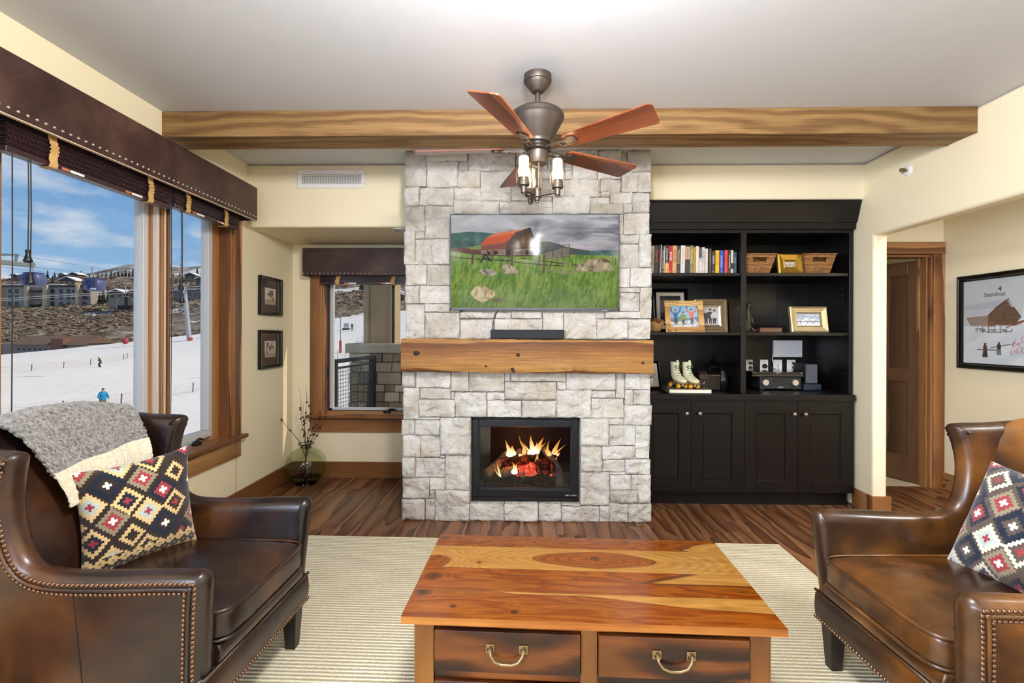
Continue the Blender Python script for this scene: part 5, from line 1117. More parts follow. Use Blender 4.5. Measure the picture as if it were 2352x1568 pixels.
pc = thing('pine_cone', 'brown pine cone resting in the tan bowl', 'pine cone', (1.10, 3.965, ST[2]+0.07))
b = MB(); b.ball((1.095, 3.965, ST[2]+0.075), (0.050, 0.034, 0.030), 16, 10); b.build('core', plain('cone_dark', '#2E1C10', 0.8), pc, smooth=180)
b = MB()
for k in range(150):
    t_ = (k+0.5)/150; ph = k*2.39996; zc = 1-2*t_; rr = math.sqrt(1-zc*zc); n_ = Vector((zc, rr*math.cos(ph), rr*math.sin(ph))); p = Vector((1.095+n_.x*0.054, 3.965+n_.y*0.038, ST[2]+0.075+n_.z*0.034)); b.ball(p, 0.0062, 6, 4)
b.build('scales', plain('cone_scale', '#8A5A2C', 0.7), pc, smooth=180, kind='stuff')
gd = thing('gourd_vase', 'dark brown rounded vase half hidden by the fireplace stone', 'vase', (0.995, 4.16, ST[2]))
b = MB(); b.lathe([(0.035, 0.0), (0.05, 0.02), (0.075, 0.10), (0.083, 0.17), (0.075, 0.23), (0.045, 0.275), (0.028, 0.285), (0.030, 0.300), (0.022, 0.300), (0.020, 0.28)], (1.045, 4.19, ST[2]+0.001), 28, cap=False); b.build('vessel', plain('umber_glaze', '#4A2E18', 0.35), gd, smooth=50)
# bronze statue
stt = thing('bronze_statue', 'small bronze animal statue beside the bookcase divider', 'statue', (1.845, 3.98, ST[2]))
BRZ = plain('statue_bronze', '#4A463A', 0.4, 0.7); z0 = ST[2]
b = MB(); b.lathe([(0.050, 0), (0.052, 0.006), (0.046, 0.014), (0.03, 0.018)], (1.845, 3.98, z0+0.0005), 20); b.build('plinth', BRZ, stt, smooth=40)
b = MB(); b.tube([(1.845, 3.985, z0+0.012), (1.846, 3.985, z0+0.05), (1.842, 3.985, z0+0.10), (1.838, 3.98, z0+0.15), (1.838, 3.978, z0+0.185), (1.842, 3.975, z0+0.212), (1.855, 3.965, z0+0.228), (1.872, 3.96, z0+0.222)], [0.022, 0.026, 0.030, 0.028, 0.018, 0.016, 0.013, 0.006], 12)
b.tube([(1.838, 3.98, z0+0.205), (1.835, 3.98, z0+0.245), (1.838, 3.98, z0+0.250)], [0.007, 0.004, 0.001], 6); b.tube([(1.850, 3.985, z0+0.15), (1.872, 3.975, z0+0.11), (1.880, 3.97, z0+0.075)], [0.012, 0.009, 0.006], 8); b.tube([(1.83, 3.96, z0+0.12), (1.815, 3.95, z0+0.08), (1.82, 3.95, z0+0.015)], [0.012, 0.010, 0.008], 8); b.tube([(1.862, 3.98, z0+0.05), (1.872, 3.96, z0+0.03), (1.885, 3.95, z0+0.014)], [0.012, 0.010, 0.007], 8)
b.build('figure', BRZ, stt, smooth=60)
fe = MB()
for q in range(3): fe.tube([(1.90+0.01*q, 4.03, z0+0.012), (1.925+0.012*q, 4.03, z0+0.030-0.004*q), (1.95+0.012*q, 4.03, z0+0.026-0.006*q)], [0.003, 0.0025, 0.0008], 6)
tag(fe.build('dried_sprig', plain('dark_sprig', '#4A2E2A', 0.6), None, smooth=180), 'dark dried sprig lying beside the statue', 'sprig')
bb = thing('leather_book', 'flat brown leather book lying on the middle right shelf', 'book', (2.03, 4.06, ST[2]))
b = MB(); b.box(1.945, 2.130, 3.99, 4.14, ST[2]+0.001, ST[2]+0.008); b.box(1.945, 2.130, 3.99, 4.14, ST[2]+0.034, ST[2]+0.041); b.box(1.945, 1.952, 3.99, 4.14, ST[2]+0.008, ST[2]+0.034); b.build('cover', plain('brown_leatherette', '#5A2E1C', 0.45), bb, bevel=0.002)
bx('page_block', plain('page_dark', '#7A5A40', 0.8), 1.952, 2.125, 3.995, 4.135, ST[2]+0.008, ST[2]+0.034, bb)
# counter: book, roller skates, lantern, bag, jar
z0 = ST[0]
cbk = thing('coffee_table_book', 'large cream-edged book lying under the roller skates', 'book', (1.335, 3.95, z0), (0, 0, R(-3)), local=True)
b = MB(); b.box(-0.165, 0.165, -0.125, 0.125, 0.0008, 0.0045); b.box(-0.165, 0.165, -0.125, 0.125, 0.0290, 0.0325); b.box(-0.165, -0.161, -0.125, 0.125, 0.0045, 0.029); t = NT('speckled_cover').set(rough=0.6); v = t.coord(); t.base(t.mix(t.noise(v, 120, 3), '#3A342E', '#8A8074')); b.build('cover', t.m, cbk, bevel=0.0015)
bx('page_block', MT['pages'], -0.161, 0.160, -0.121, 0.121, 0.0045, 0.029, cbk)
def skate(loc, rz, label):
    r = thing('roller_skate', label, 'roller skate', loc, (0, 0, R(rz)), 'pair of white roller skates on the book', local=True)
    WHT = plain('aged_white_leather', '#D8D0AE', 0.45); SOL = plain('tan_sole', '#8A6A40', 0.5); YEL = plain('amber_wheel', '#E0A020', 0.35); GRN = plain('green_lace', '#1E6A38', 0.6)
    # boot: toe towards -y ; rings along the path
    path = [(0.030, 0.205), (0.030, 0.175), (0.027, 0.140), (0.020, 0.110), (0.000, 0.085), (-0.035, 0.072), (-0.075, 0.063), (-0.105, 0.058), (-0.122, 0.057)]
    rad = [(0.034, 0.042), (0.033, 0.040), (0.032, 0.040), (0.034, 0.044), (0.036, 0.046), (0.037, 0.030), (0.036, 0.024), (0.030, 0.019), (0.012, 0.010)]
    vs = []; fs = []; n = 16
    for i, ((y_, z_), (rx, rn)) in enumerate(zip(path, rad)):
        a_ = path[max(i-1, 0)]; c_ = path[min(i+1, len(path)-1)]; ty, tz = c_[0]-a_[0], c_[1]-a_[1]; l_ = math.hypot(ty, tz); ny, nz_ = -tz/l_, ty/l_
        for k in range(n):
            a = 2*math.pi*k/n; vs.append((rx*math.cos(a), y_+ny*rn*math.sin(a), max(0.046, z_+nz_*rn*math.sin(a))))
    for i in range(len(path)-1):
        for k in range(n): fs.append((i*n+k, i*n+(k+1) % n, (i+1)*n+(k+1) % n, (i+1)*n+k))
    fs.append(tuple((len(path)-1)*n+k for k in range(n))); m = MB(); m.add(vs, fs); o_ = m.build('boot', WHT, r, smooth=180); sm = o_.modifiers.new('thickness', 'SOLIDIFY'); sm.thickness = 0.003
    m = MB(); m.box(-0.010, 0.010, -0.012, -0.008, 0.12, 0.222); m.build('tongue', WHT, r, bevel=0.003)
    m = MB(); m.box(-0.034, 0.034, -0.12, 0.062, 0.036, 0.047); m.build('sole', SOL, r, bevel=0.006)
    m = MB(); m.box(-0.027, 0.027, 0.025, 0.062, 0.020, 0.036); m.build('heel', SOL, r, bevel=0.004)
    m = MB()
    for k in range(5):
        z_ = 0.165-k*0.021; y_ = -0.012-(0.0 if k < 2 else (k-1)*0.016)
        m.tube([(-0.020, y_+0.006, z_), (0.0, y_-0.004, z_-0.008), (0.020, y_+0.006, z_-0.018)], 0.0022, 6); m.tube([(0.020, y_+0.006, z_), (0.0, y_-0.004, z_-0.008), (-0.020, y_+0.006, z_-0.018)], 0.0022, 6)
    for s in (-1, 1): m.tube([(s*0.004, -0.012, 0.172), (s*0.022, -0.016, 0.182), (s*0.028, -0.012, 0.165), (s*0.010, -0.014, 0.160)], 0.0030, 6)
    m.build('lace', GRN, r, smooth=180)
    for y_ in (-0.075, 0.045):
        m = MB(); m.box(-0.010, 0.010, y_-0.010, y_+0.010, 0.018, 0.037); m.tube([(-0.040, y_, 0.0185), (0.040, y_, 0.0185)], 0.004, 8); m.build('truck', MT['nickel'], r)
        for s in (-1, 1):
            m = MB(); m.lathe([(0.006, -0.010), (0.015, -0.010), (0.0178, -0.006), (0.0178, 0.006), (0.015, 0.010), (0.006, 0.010)], (s*0.032, y_, 0.0182), 18, M=Matrix.Rotation(R(90), 4, 'Y')); m.build('wheel', YEL, r, smooth=40)
skate((1.262, 3.955, z0+0.033), 14, 'left white roller skate with green laces'); skate((1.352, 3.935, z0+0.033), 14, 'right white roller skate with green laces')
ln = thing('lantern', 'black metal lantern with ball finial at the back of the counter', 'lantern', (1.655, 4.22, z0))
b = MB(); b.box(1.60, 1.71, 4.165, 4.275, z0+0.001, z0+0.015)
for sx in (-1, 1):
    for sy in (-1, 1): b.box(1.655+sx*0.050-0.005, 1.655+sx*0.050+0.005, 4.22+sy*0.050-0.005, 4.22+sy*0.050+0.005, z0+0.015, z0+0.185)
b.build('cage', MT['iron'], ln); b = MB(); b.lathe([(0.082, 0.185), (0.080, 0.192), (0.045, 0.225), (0.012, 0.245), (0.006, 0.252), (0.006, 0.258), (0.012, 0.266), (0.012, 0.276), (0.004, 0.284)], (1.655, 4.22, z0), 24); b.build('roof', MT['blackg'], ln, smooth=40)
b = MB(); b.lathe([(0.030, 0.016), (0.030, 0.145), (0.02, 0.148), (0.0005, 0.146)], (1.655, 4.22, z0), 20); b.build('candle', plain('dusky_candle', '#7A5A54', 0.5), ln, smooth=40)
bg_ = thing('leather_case', 'glossy black leather case with flap behind the skates', 'case', (1.54, 4.05, z0))
b = MB(); b.prism([(4.00, 0.001), (4.15, 0.001), (4.15, 0.13), (4.12, 0.155), (4.03, 0.155), (4.00, 0.135)], 'x', 1.462, 1.640); b.v = [(v_[0], v_[1], v_[2]+z0) for v_ in b.v]; b.build('body', plain('black_patent', '#15100F', 0.2), bg_, bevel=0.012, seg=3)
b = MB(); b.prism([(3.996, 0.10), (3.996, 0.135), (4.03, 0.160), (4.10, 0.160), (4.10, 0.156), (4.03, 0.156), (4.0, 0.133), (4.0, 0.10)], 'x', 1.458, 1.530); b.v = [(v_[0], v_[1], v_[2]+z0) for v_ in b.v]; b.build('flap', plain('oxblood_flap', '#3A2422', 0.3), bg_, bevel=0.002)
b = MB(); b.tube([(1.50, 3.997, z0+0.045), (1.492, 3.994, z0+0.060), (1.50, 3.997, z0+0.078)], 0.003, 6); b.build('clasp', MT['nickel'], bg_)
jr = thing('glass_jar', 'dark glossy ribbed jar against the bookcase divider', 'jar', (1.675, 4.06, z0))
b = MB(); n = 32; prof = [(0.030, 0.001), (0.038, 0.01), (0.046, 0.06), (0.047, 0.10), (0.040, 0.135), (0.032, 0.15), (0.034, 0.158), (0.028, 0.158)]; vs = []; fs = []
for rr, z_ in prof:
    for k in range(n): a = 2*math.pi*k/n; q = rr*(1+0.04*math.cos(a*9)); vs.append((1.672+q*math.cos(a), 4.06+q*math.sin(a), z0+z_))
for j in range(len(prof)-1):
    for k in range(n): fs.append((j*n+k, j*n+(k+1) % n, (j+1)*n+(k+1) % n, (j+1)*n+k))
b.add(vs, fs); b.build('vessel', plain('smoke_glass', '#141216', 0.12), jr, smooth=60)

# ------------------------------------------------------------------ electronics
rc = thing('stereo_receiver', 'black stereo receiver with two silver knobs', 'receiver', (2.158, 4.08, z0))
bx('chassis', plain('charcoal_case', '#1B1E21', 0.4), 1.990, 2.326, 4.085, 4.385, z0+0.014, z0+0.110, rc, bevel=0.004); bx('face_plate', plain('gunmetal_face', '#25292C', 0.35, 0.3), 1.988, 2.328, 4.078, 4.086, z0+0.013, z0+0.111, rc, bevel=0.002)
bx('display', MT['blackg'], 2.095, 2.228, 4.0755, 4.079, z0+0.072, z0+0.096, rc)
bx('disc_slot', MT['black'], 2.10, 2.222, 4.0765, 4.079, z0+0.048, z0+0.053, rc)
for xx in (2.032, 2.276):
    b = MB(); b.lathe([(0.034, 0), (0.034, 0.003), (0.028, 0.0035)], (xx, 4.0785, z0+0.066), 24, M=Matrix.Rotation(R(90), 4, 'X')); b.build('dial_ring', MT['blackg'], rc, smooth=40)
    b = MB(); b.lathe([(0.026, 0.0), (0.026, 0.014), (0.024, 0.018), (0.0001, 0.018)], (xx-0.002, 4.076, z0+0.066), 28, M=Matrix.Rotation(R(90), 4, 'X')); b.build('dial', plain('satin_silver', '#C4BAB0', 0.35, 0.6), rc, smooth=40)
text('lettering', 'YAMAHA', 0.011, plain('white_ink', '#E8E8E8', 0.5), (2.158, 4.0768, z0+0.026), (R(90), 0, 0), rc)
b = MB(); 
for xx in (2.02, 2.29): b.box(xx-0.015, xx+0.015, 4.10, 4.13, z0+0.0005, z0+0.014)
b.build('foot', MT['black'], rc)
pl_ = thing('disc_player', 'slim black disc player stacked on the stereo receiver', 'disc player', (2.12, 4.06, z0+0.112))
bx('chassis', MT['blackg'], 1.912, 2.333, 4.052, 4.27, z0+0.119, z0+0.156, pl_, bevel=0.003); bx('trim_strip', plain('dark_chrome', '#4A4A4C', 0.3, 0.6), 1.912, 2.333, 4.050, 4.053, z0+0.119, z0+0.127, pl_)
b = MB()
for xx in (2.02, 2.28): b.box(xx-0.012, xx+0.012, 4.10, 4.13, z0+0.1113, z0+0.120)
b.build('foot', MT['black'], pl_)
WI = plain('white_ink2', '#E6E6EA', 0.5); text('lettering', 'Panasonic', 0.010, WI, (2.125, 4.0515, z0+0.147), (R(90), 0, 0), pl_); text('lettering', 'Blu-ray', 0.0085, plain('blue_ink', '#9CC4EC', 0.5), (1.930, 4.0515, z0+0.147), (R(90), 0, 0), pl_)
bx('button', MT['nickel'], 2.305, 2.311, 4.0505, 4.053, z0+0.144, z0+0.150, pl_); bx('button', MT['nickel'], 2.318, 2.324, 4.0505, 4.053, z0+0.144, z0+0.150, pl_)
dk = thing('media_box', 'low dark navy box under the bookshelf speaker', 'set-top box', (2.41, 4.05, z0))
bx('case', plain('navy_case', '#14202E', 0.5), 2.335, 2.478, 4.045, 4.26, z0+0.001, z0+0.056, dk, bevel=0.006); bx('front_strip', MT['blackg'], 2.340, 2.473, 4.0435, 4.0455, z0+0.006, z0+0.014, dk)
spk = thing('bookshelf_speaker', 'dark grey bookshelf speaker standing on the navy box', 'speaker', (2.40, 4.05, z0+0.057))
bx('cabinet', MT['black'], 2.352, 2.452, 4.066, 4.245, z0+0.058, z0+0.222, spk, bevel=0.004); t = NT('grey_grille').set(rough=0.85); v = t.coord(); t.base(t.mix(t.noise(v, 1200, 1), '#3A3C44', '#5A5C64')); bx('grille', t.m, 2.355, 2.449, 4.054, 4.066, z0+0.062, z0+0.218, spk, bevel=0.005)
ro = thing('internet_router', 'white flat wireless box mounted on the bookcase back', 'router', (2.376, 4.39, 1.145))
bx('shell', MT['white'], 2.250, 2.502, 4.366, 4.399, 1.148, 1.298, ro, bevel=0.005); bx('mount_plate', MT['plate'], 2.262, 2.49, 4.397, 4.3995, 1.16, 1.286, ro)
text('lettering', 'CISCO', 0.009, plain('grey_ink', '#8A8680', 0.6), (2.482, 4.3655, 1.160), (R(90), 0, 0), ro)
bx('vent_line', plain('grey_line', '#A09A92', 0.6), 2.29, 2.36, 4.3655, 4.3662, 1.156, 1.158, ro)
PZ0, PZ1 = 1.026, 1.122
def plate(x0, x1, label, kind):
    r = thing('outlet_plate', label, 'outlet', ((x0+x1)/2, 4.395, PZ0), group='white wall plates behind the stereo')
    bx('cover', MT['plate'], x0, x1, 4.393, 4.3995, PZ0, PZ1, r, bevel=0.003); xm = (x0+x1)/2
    put_nail(pm, r, (xm, 4.393, PZ1-0.017), (0, -1, 0), 'screw')
    if kind == 'duplex':
        for z_ in (PZ0+0.028, PZ1-0.030):
            m = MB(); m.box(xm+0.004, xm+0.026, 4.370, 4.393, z_-0.010, z_+0.010); m.build('plug', MT['black'], r, bevel=0.003)
    elif kind == 'round':
        m = MB(); m.lathe([(0.020, 0), (0.019, 0.02), (0.012, 0.026)], (xm, 4.393, PZ0+0.040), 16, M=Matrix.Rotation(R(90), 4, 'X')); m.build('plug', MT['black'], r, smooth=40)
    else:
        m = MB(); m.lathe([(0.006, 0), (0.006, 0.012), (0.003, 0.014)], (xm, 4.393, PZ0+0.05), 12, M=Matrix.Rotation(R(90), 4, 'X')); m.build('jack', MT['nickel'], r, smooth=40)
    return r
plate(2.000, 2.078, 'white outlet plate with two plugs beside the divider', 'duplex'); plate(2.142, 2.214, 'white outlet plate with one round black plug', 'round'); plate(2.260, 2.338, 'white coaxial plate with the white cord', 'coax'); plate(2.380, 2.457, 'white outlet plate with two plugs near the speaker', 'duplex')
def wire(pts, r, mat, label, name='cord'):
    P = [Vector(p) for p in pts]; Q = []
    for i in range(len(P)-1):
        for k in range(6):
            t_ = k/6; p0 = P[max(i-1, 0)]; p1 = P[i]; p2 = P[i+1]; p3 = P[min(i+2, len(P)-1)]
            Q.append(0.5*((2*p1)+(p2-p0)*t_+(2*p0-5*p1+4*p2-p3)*t_**2+(-p0+3*p1-3*p2+p3)*t_**3))
    Q.append(P[-1]); m = MB(); m.tube(Q, r, 6); return tag(m.build(name, mat, None, smooth=180), label, 'cord')
wire([(2.252, 4.38, 1.18), (2.238, 4.37, 1.13), (2.250, 4.36, 1.09), (2.285, 4.36, 1.055), (2.30, 4.375, 1.040)], 0.0035, MT['plate'], 'white cord looping from the router to a wall plate')
wire([(2.178, 4.366, 1.066), (2.20, 4.35, 1.062), (2.225, 4.33, 1.050), (2.24, 4.32, 1.0395)], 0.0035, MT['black'], 'black power cord from the round plug')
wire([(2.064, 4.372, 1.092), (2.08, 4.35, 1.075), (2.088, 4.33, 1.045), (2.09, 4.31, 1.0395)], 0.0035, MT['black'], 'black power cord beside the bookcase divider')
wire([(2.440, 4.372, 1.092), (2.462, 4.345, 1.085), (2.470, 4.33, 1.06), (2.470, 4.33, 0.885)], 0.0035, MT['black'], 'black power cord dropping behind the speaker')

# the whole built-in stands a touch deeper in its recess
for o in list(bpy.data.objects):
    if o.name not in _before and o.parent is None and o.type != 'LIGHT': o.location.y += 0.03; o.location.x -= 0.008

# ================================================================== ceiling fan
FX, FY = 0.073, 2.490
fan = thing('ceiling_fan', 'bronze ceiling fan with five rosewood blades and three lights', 'ceiling fan', (FX, FY, CZ))
BZ = MT['bronze']
def lz(prof, name, mat=BZ, n=40, c=(FX, FY, 0), sm=35, par=fan):
    b = MB(); b.lathe(prof, c, n); return b.build(name, mat, par, smooth=sm)
lz([(0.070, CZ-0.0005), (0.071, CZ-0.030), (0.069, CZ-0.034), (0.064, CZ-0.036), (0.058, CZ-0.052), (0.048, CZ-0.062), (0.046, CZ-0.068), (0.038, CZ-0.074), (0.036, CZ-0.080), (0.026, CZ-0.088), (0.016, CZ-0.092)], 'canopy')
lz([(0.0135, CZ-0.09), (0.0135, 2.475)], 'downrod', n=20)
lz([(0.02, 2.478), (0.09, 2.476), (0.124, 2.468), (0.134, 2.458), (0.136, 2.440), (0.131, 2.434), (0.129, 2.428), (0.113, 2.398), (0.097, 2.368), (0.083, 2.342), (0.077, 2.331), (0.072, 2.322), (0.072, 2.312), (0.064, 2.308)], 'motor_housing')
lz([(0.062, 2.314), (0.060, 2.296), (0.070, 2.290), (0.072, 2.282), (0.070, 2.276), (0.058, 2.272)], 'flywheel', MT['bronze_dk'])
lz([(0.052, 2.276), (0.058, 2.268), (0.057, 2.245), (0.052, 2.222), (0.048, 2.210), (0.020, 2.204), (0.012, 2.198), (0.0005, 2.197)], 'switch_housing')
def blade(ang):
    M = Matrix.Translation((FX, FY, 2.284)) @ Matrix.Rotation(R(ang), 4, 'Z') @ Matrix.Rotation(R(-13), 4, 'X')
    w0, w1, r0, r1 = 0.050, 0.069, 0.165, 0.645
    poly = []
    for k in range(9): a = math.pi/2+math.pi*k/8; poly.append((r0+0.03+0.03*math.cos(a), w0*math.sin(a)))
    for k in range(5): a = -math.pi/2+math.pi/2*k/4; poly.append((r1-0.02+0.02*math.cos(a), -w1+0.02+0.02*math.sin(a)))
    for k in range(5): a = math.pi/2*k/4; poly.append((r1-0.035+0.02*math.cos(a), w1-0.02+0.02*math.sin(a)))
    b = MB(); b.prism(poly, 'z', -0.003, 0.003); P0 = Matrix.Rotation(R(-13), 4, 'X')
    o = MB(); o.v = b.v; o.f = b.f
    o.v = [tuple(v_) for v_ in b.v]
    ob = o.build('blade', MT['blade'], None)
    # keep the grain along the blade: mesh stays local, the object is posed
    ML = Matrix.Translation((0, 0, 2.284-CZ)) @ Matrix.Rotation(R(ang), 4, 'Z') @ P0; ob.parent = fan; ob.matrix_local = ML
    a = MB()
    for s in (-1, 1): a.box(0.060, 0.215, s*0.016-0.004, s*0.016+0.004, -0.012, -0.004)
    a.box(0.135, 0.150, -0.018, 0.018, -0.012, -0.005)
    a.lathe([(0.032, -0.0105), (0.032, -0.004), (0.020, -0.0035)], (0.205, 0, 0), 20)
    ar = a.build('blade_iron', BZ, None, smooth=40); ar.parent = fan; ar.matrix_local = ML
for k in range(5): blade(176.5+72*k)
# light kit
hubz = 2.062
lz([(0.0005, hubz-0.052), (0.008, hubz-0.050), (0.009, hubz-0.042), (0.014, hubz-0.038), (0.016, hubz-0.026), (0.024, hubz-0.022), (0.025, hubz+0.018), (0.018, hubz+0.024), (0.012, hubz+0.034)], 'light_hub', n=24)
for a in (40, 160, 280):
    ca, sa = math.cos(R(a)), math.sin(R(a)); b = MB(); b.tube([(FX+0.036*ca, FY+0.036*sa, 2.206), (FX+0.026*ca, FY+0.026*sa, hubz+0.010)], 0.0045, 10); b.build('support_rod', BZ, fan, smooth=60)
CAND = NT('candle_glass'); CAND.set(base='#F6E8CC', rough=0.5); CAND.set(emc='#FFCB8A', ems=1.25)
for a in (230, 338, 108):
    ca, sa = math.cos(R(a)), math.sin(R(a)); lx, ly = FX+0.108*ca, FY+0.108*sa
    M = Matrix.Translation((FX, FY, hubz)) @ Matrix.Rotation(R(a), 4, 'Z')
    b = MB(); b.hexa([M @ Vector(p) for p in ((0.02, -0.009, -0.018), (0.10, -0.009, -0.012), (0.10, 0.009, -0.012), (0.02, 0.009, -0.018))], [M @ Vector(p) for p in ((0.02, -0.009, 0.012), (0.10, -0.009, 0.006), (0.10, 0.009, 0.006), (0.02, 0.009, 0.012))]); arm = b.build('light_arm', BZ, fan, bevel=0.002)
    cup = lz([(0.0005, hubz-0.034), (0.008, hubz-0.032), (0.009, hubz-0.026), (0.014, hubz-0.022), (0.016, hubz+0.008), (0.028, hubz+0.012), (0.030, hubz+0.026), (0.027, hubz+0.030), (0.027, hubz+0.038), (0.0255, hubz+0.040), (0.0255, hubz+0.052)], 'lamp_cup', c=(lx, ly, 0), n=24)
    lz([(0.0245, hubz+0.050), (0.0250, hubz+0.150), (0.022, hubz+0.156), (0.0005, hubz+0.157)], 'candle_shade', CAND.m, c=(lx, ly, 0), n=24, sm=60)
    b = MB(); b.lathe([(0.0385, hubz+0.030), (0.0390, hubz+0.168), (0.0375, hubz+0.168), (0.0370, hubz+0.030)], (lx, ly, 0), 32, cap=False); b.build('glass_cylinder', MT['lampglass'], fan, smooth=40)
    light('fan_lamp', 'POINT', (lx, ly, hubz+0.105), 2.2, hx('#FFD7A0'), 0.05)

# pendant lamps over the kitchen island behind the photographer (seen in the television glass)
for i, px_ in enumerate((0.62, 1.00, 1.40)):
    pd = thing('pendant_lamp', ('left', 'middle', 'right')[i]+' amber pendant lamp behind the photographer', 'pendant lamp', (px_, -3.1, CZ), group='pendant lamps behind the photographer')
    b = MB(); b.lathe([(0.05, CZ-0.0005), (0.05, CZ-0.02), (0.008, CZ-0.025), (0.005, CZ-0.03), (0.005, 2.02), (0.03, 2.0), (0.03, 1.96)], (px_, -3.1, 0), 20); b.build('stem', BZ, pd, smooth=40)
    b = MB(); b.lathe([(0.03, 1.97), (0.07, 1.93), (0.09, 1.84), (0.085, 1.835), (0.066, 1.925), (0.028, 1.962)], (px_, -3.1, 0), 24, cap=False); b.build('shade', emit('amber_glass', '#FFC880', 3.0), pd, smooth=60)
    light('pendant_bulb', 'POINT', (px_, -3.1, 1.82), 4, hx('#FFDFB8'), 0.06)
# added fill: made-up dome lamp out of frame, made-up recessed lights further back
dm = thing('fill_dome_lamp', 'unseen frosted dome lamp added above the photographer as fill', 'ceiling light', (0.10, 1.00, CZ))
b = MB(); b.lathe([(0.07, CZ-0.0005), (0.07, CZ-0.02), (0.012, CZ-0.03), (0.012, CZ-0.14), (0.03, CZ-0.15)], (0.10, 1.00, 0), 24); b.build('stem', BZ, dm, smooth=40)
b = MB(); b.lathe([(0.03, CZ-0.15), (0.13, CZ-0.16), (0.17, CZ-0.19), (0.17, CZ-0.21), (0.14, CZ-0.26), (0.08, CZ-0.29), (0.0005, CZ-0.30)], (0.10, 1.00, 0), 32); b.build('glass_dome', pane('frosted_dome', '#F4F0E8', 0.05, 0.3), dm, smooth=40)
light('fill_dome_bulb', 'POINT', (0.10, 1.00, CZ-0.235), 225, hx('#F6F8FF'), 0.15)
for i, (x_, y_) in enumerate(((-1.1, -0.9), (1.5, -0.9))):
    rl = thing('recessed_light', ('left', 'right')[i]+' added recessed fill light behind the photographer', 'ceiling light', (x_, y_, CZ), group='added recessed fill lights behind the photographer')
    b = MB(); b.lathe([(0.055, CZ-0.001), (0.08, CZ-0.001), (0.082, CZ-0.006), (0.058, CZ-0.008)], (x_, y_, 0), 24, cap=False); b.build('trim_ring', MT['white'], rl, smooth=40)
    b = MB(); b.lathe([(0.055, CZ-0.003), (0.0005, CZ-0.004)], (x_, y_, 0), 24, cap=False); b.build('lens', emit('warm_lens', '#FFF0DC', 4.0), rl)
    light('fill_downlight', 'AREA', (x_, y_, CZ-0.02), 10, hx('#FFF9F2'), 0.14, aim=(x_, y_, 0))
light('hall_fill_light', 'AREA', (3.20, 1.1, CZ-0.03), 105, hx('#FAFAFF'), 0.5, aim=(3.25, 1.6, 0))  # made-up lamp, brightens the hall and spills onto the left wall

# ================================================================== pictures on the walls
def tree_print(seed):
    cv = Canvas(70, 60, 1.2); cv.fill(1.0, '#D8CCB4'); cv.fill(np.clip(1-cv.y*1.4, 0, 1), '#E8E0CE', 0.8); cv.fill(np.clip((fbm(cv.x*5, cv.y*5, seed)-0.42)*6, 0, 1)*(cv.y < 0.75)*(np.abs(cv.x-0.6) < 0.42), '#4E3E2C', 0.85); cv.fill((cv.y > 0.74).astype(float), '#A8946E', 0.8); return cv
BF = [(0, 0.012), (0, -0.012), (0.006, -0.015), (0.018, -0.013), (0.024, -0.006), (0.026, 0.002)]
for z_, lb, sd in ((1.494, 'upper black framed sepia print beside the left window', 3), (1.048, 'lower black framed sepia print beside the left window', 8)):
    frame('picture_frame', lb, 0.366, 0.322, BF, MT['blackg'], (XL+0.0125, 4.098, z_), 0, 90, tree_print(sd), 0.092, ((0.024, 0.092, MT['mat_d']),), group='pair of black framed prints on the left wall')
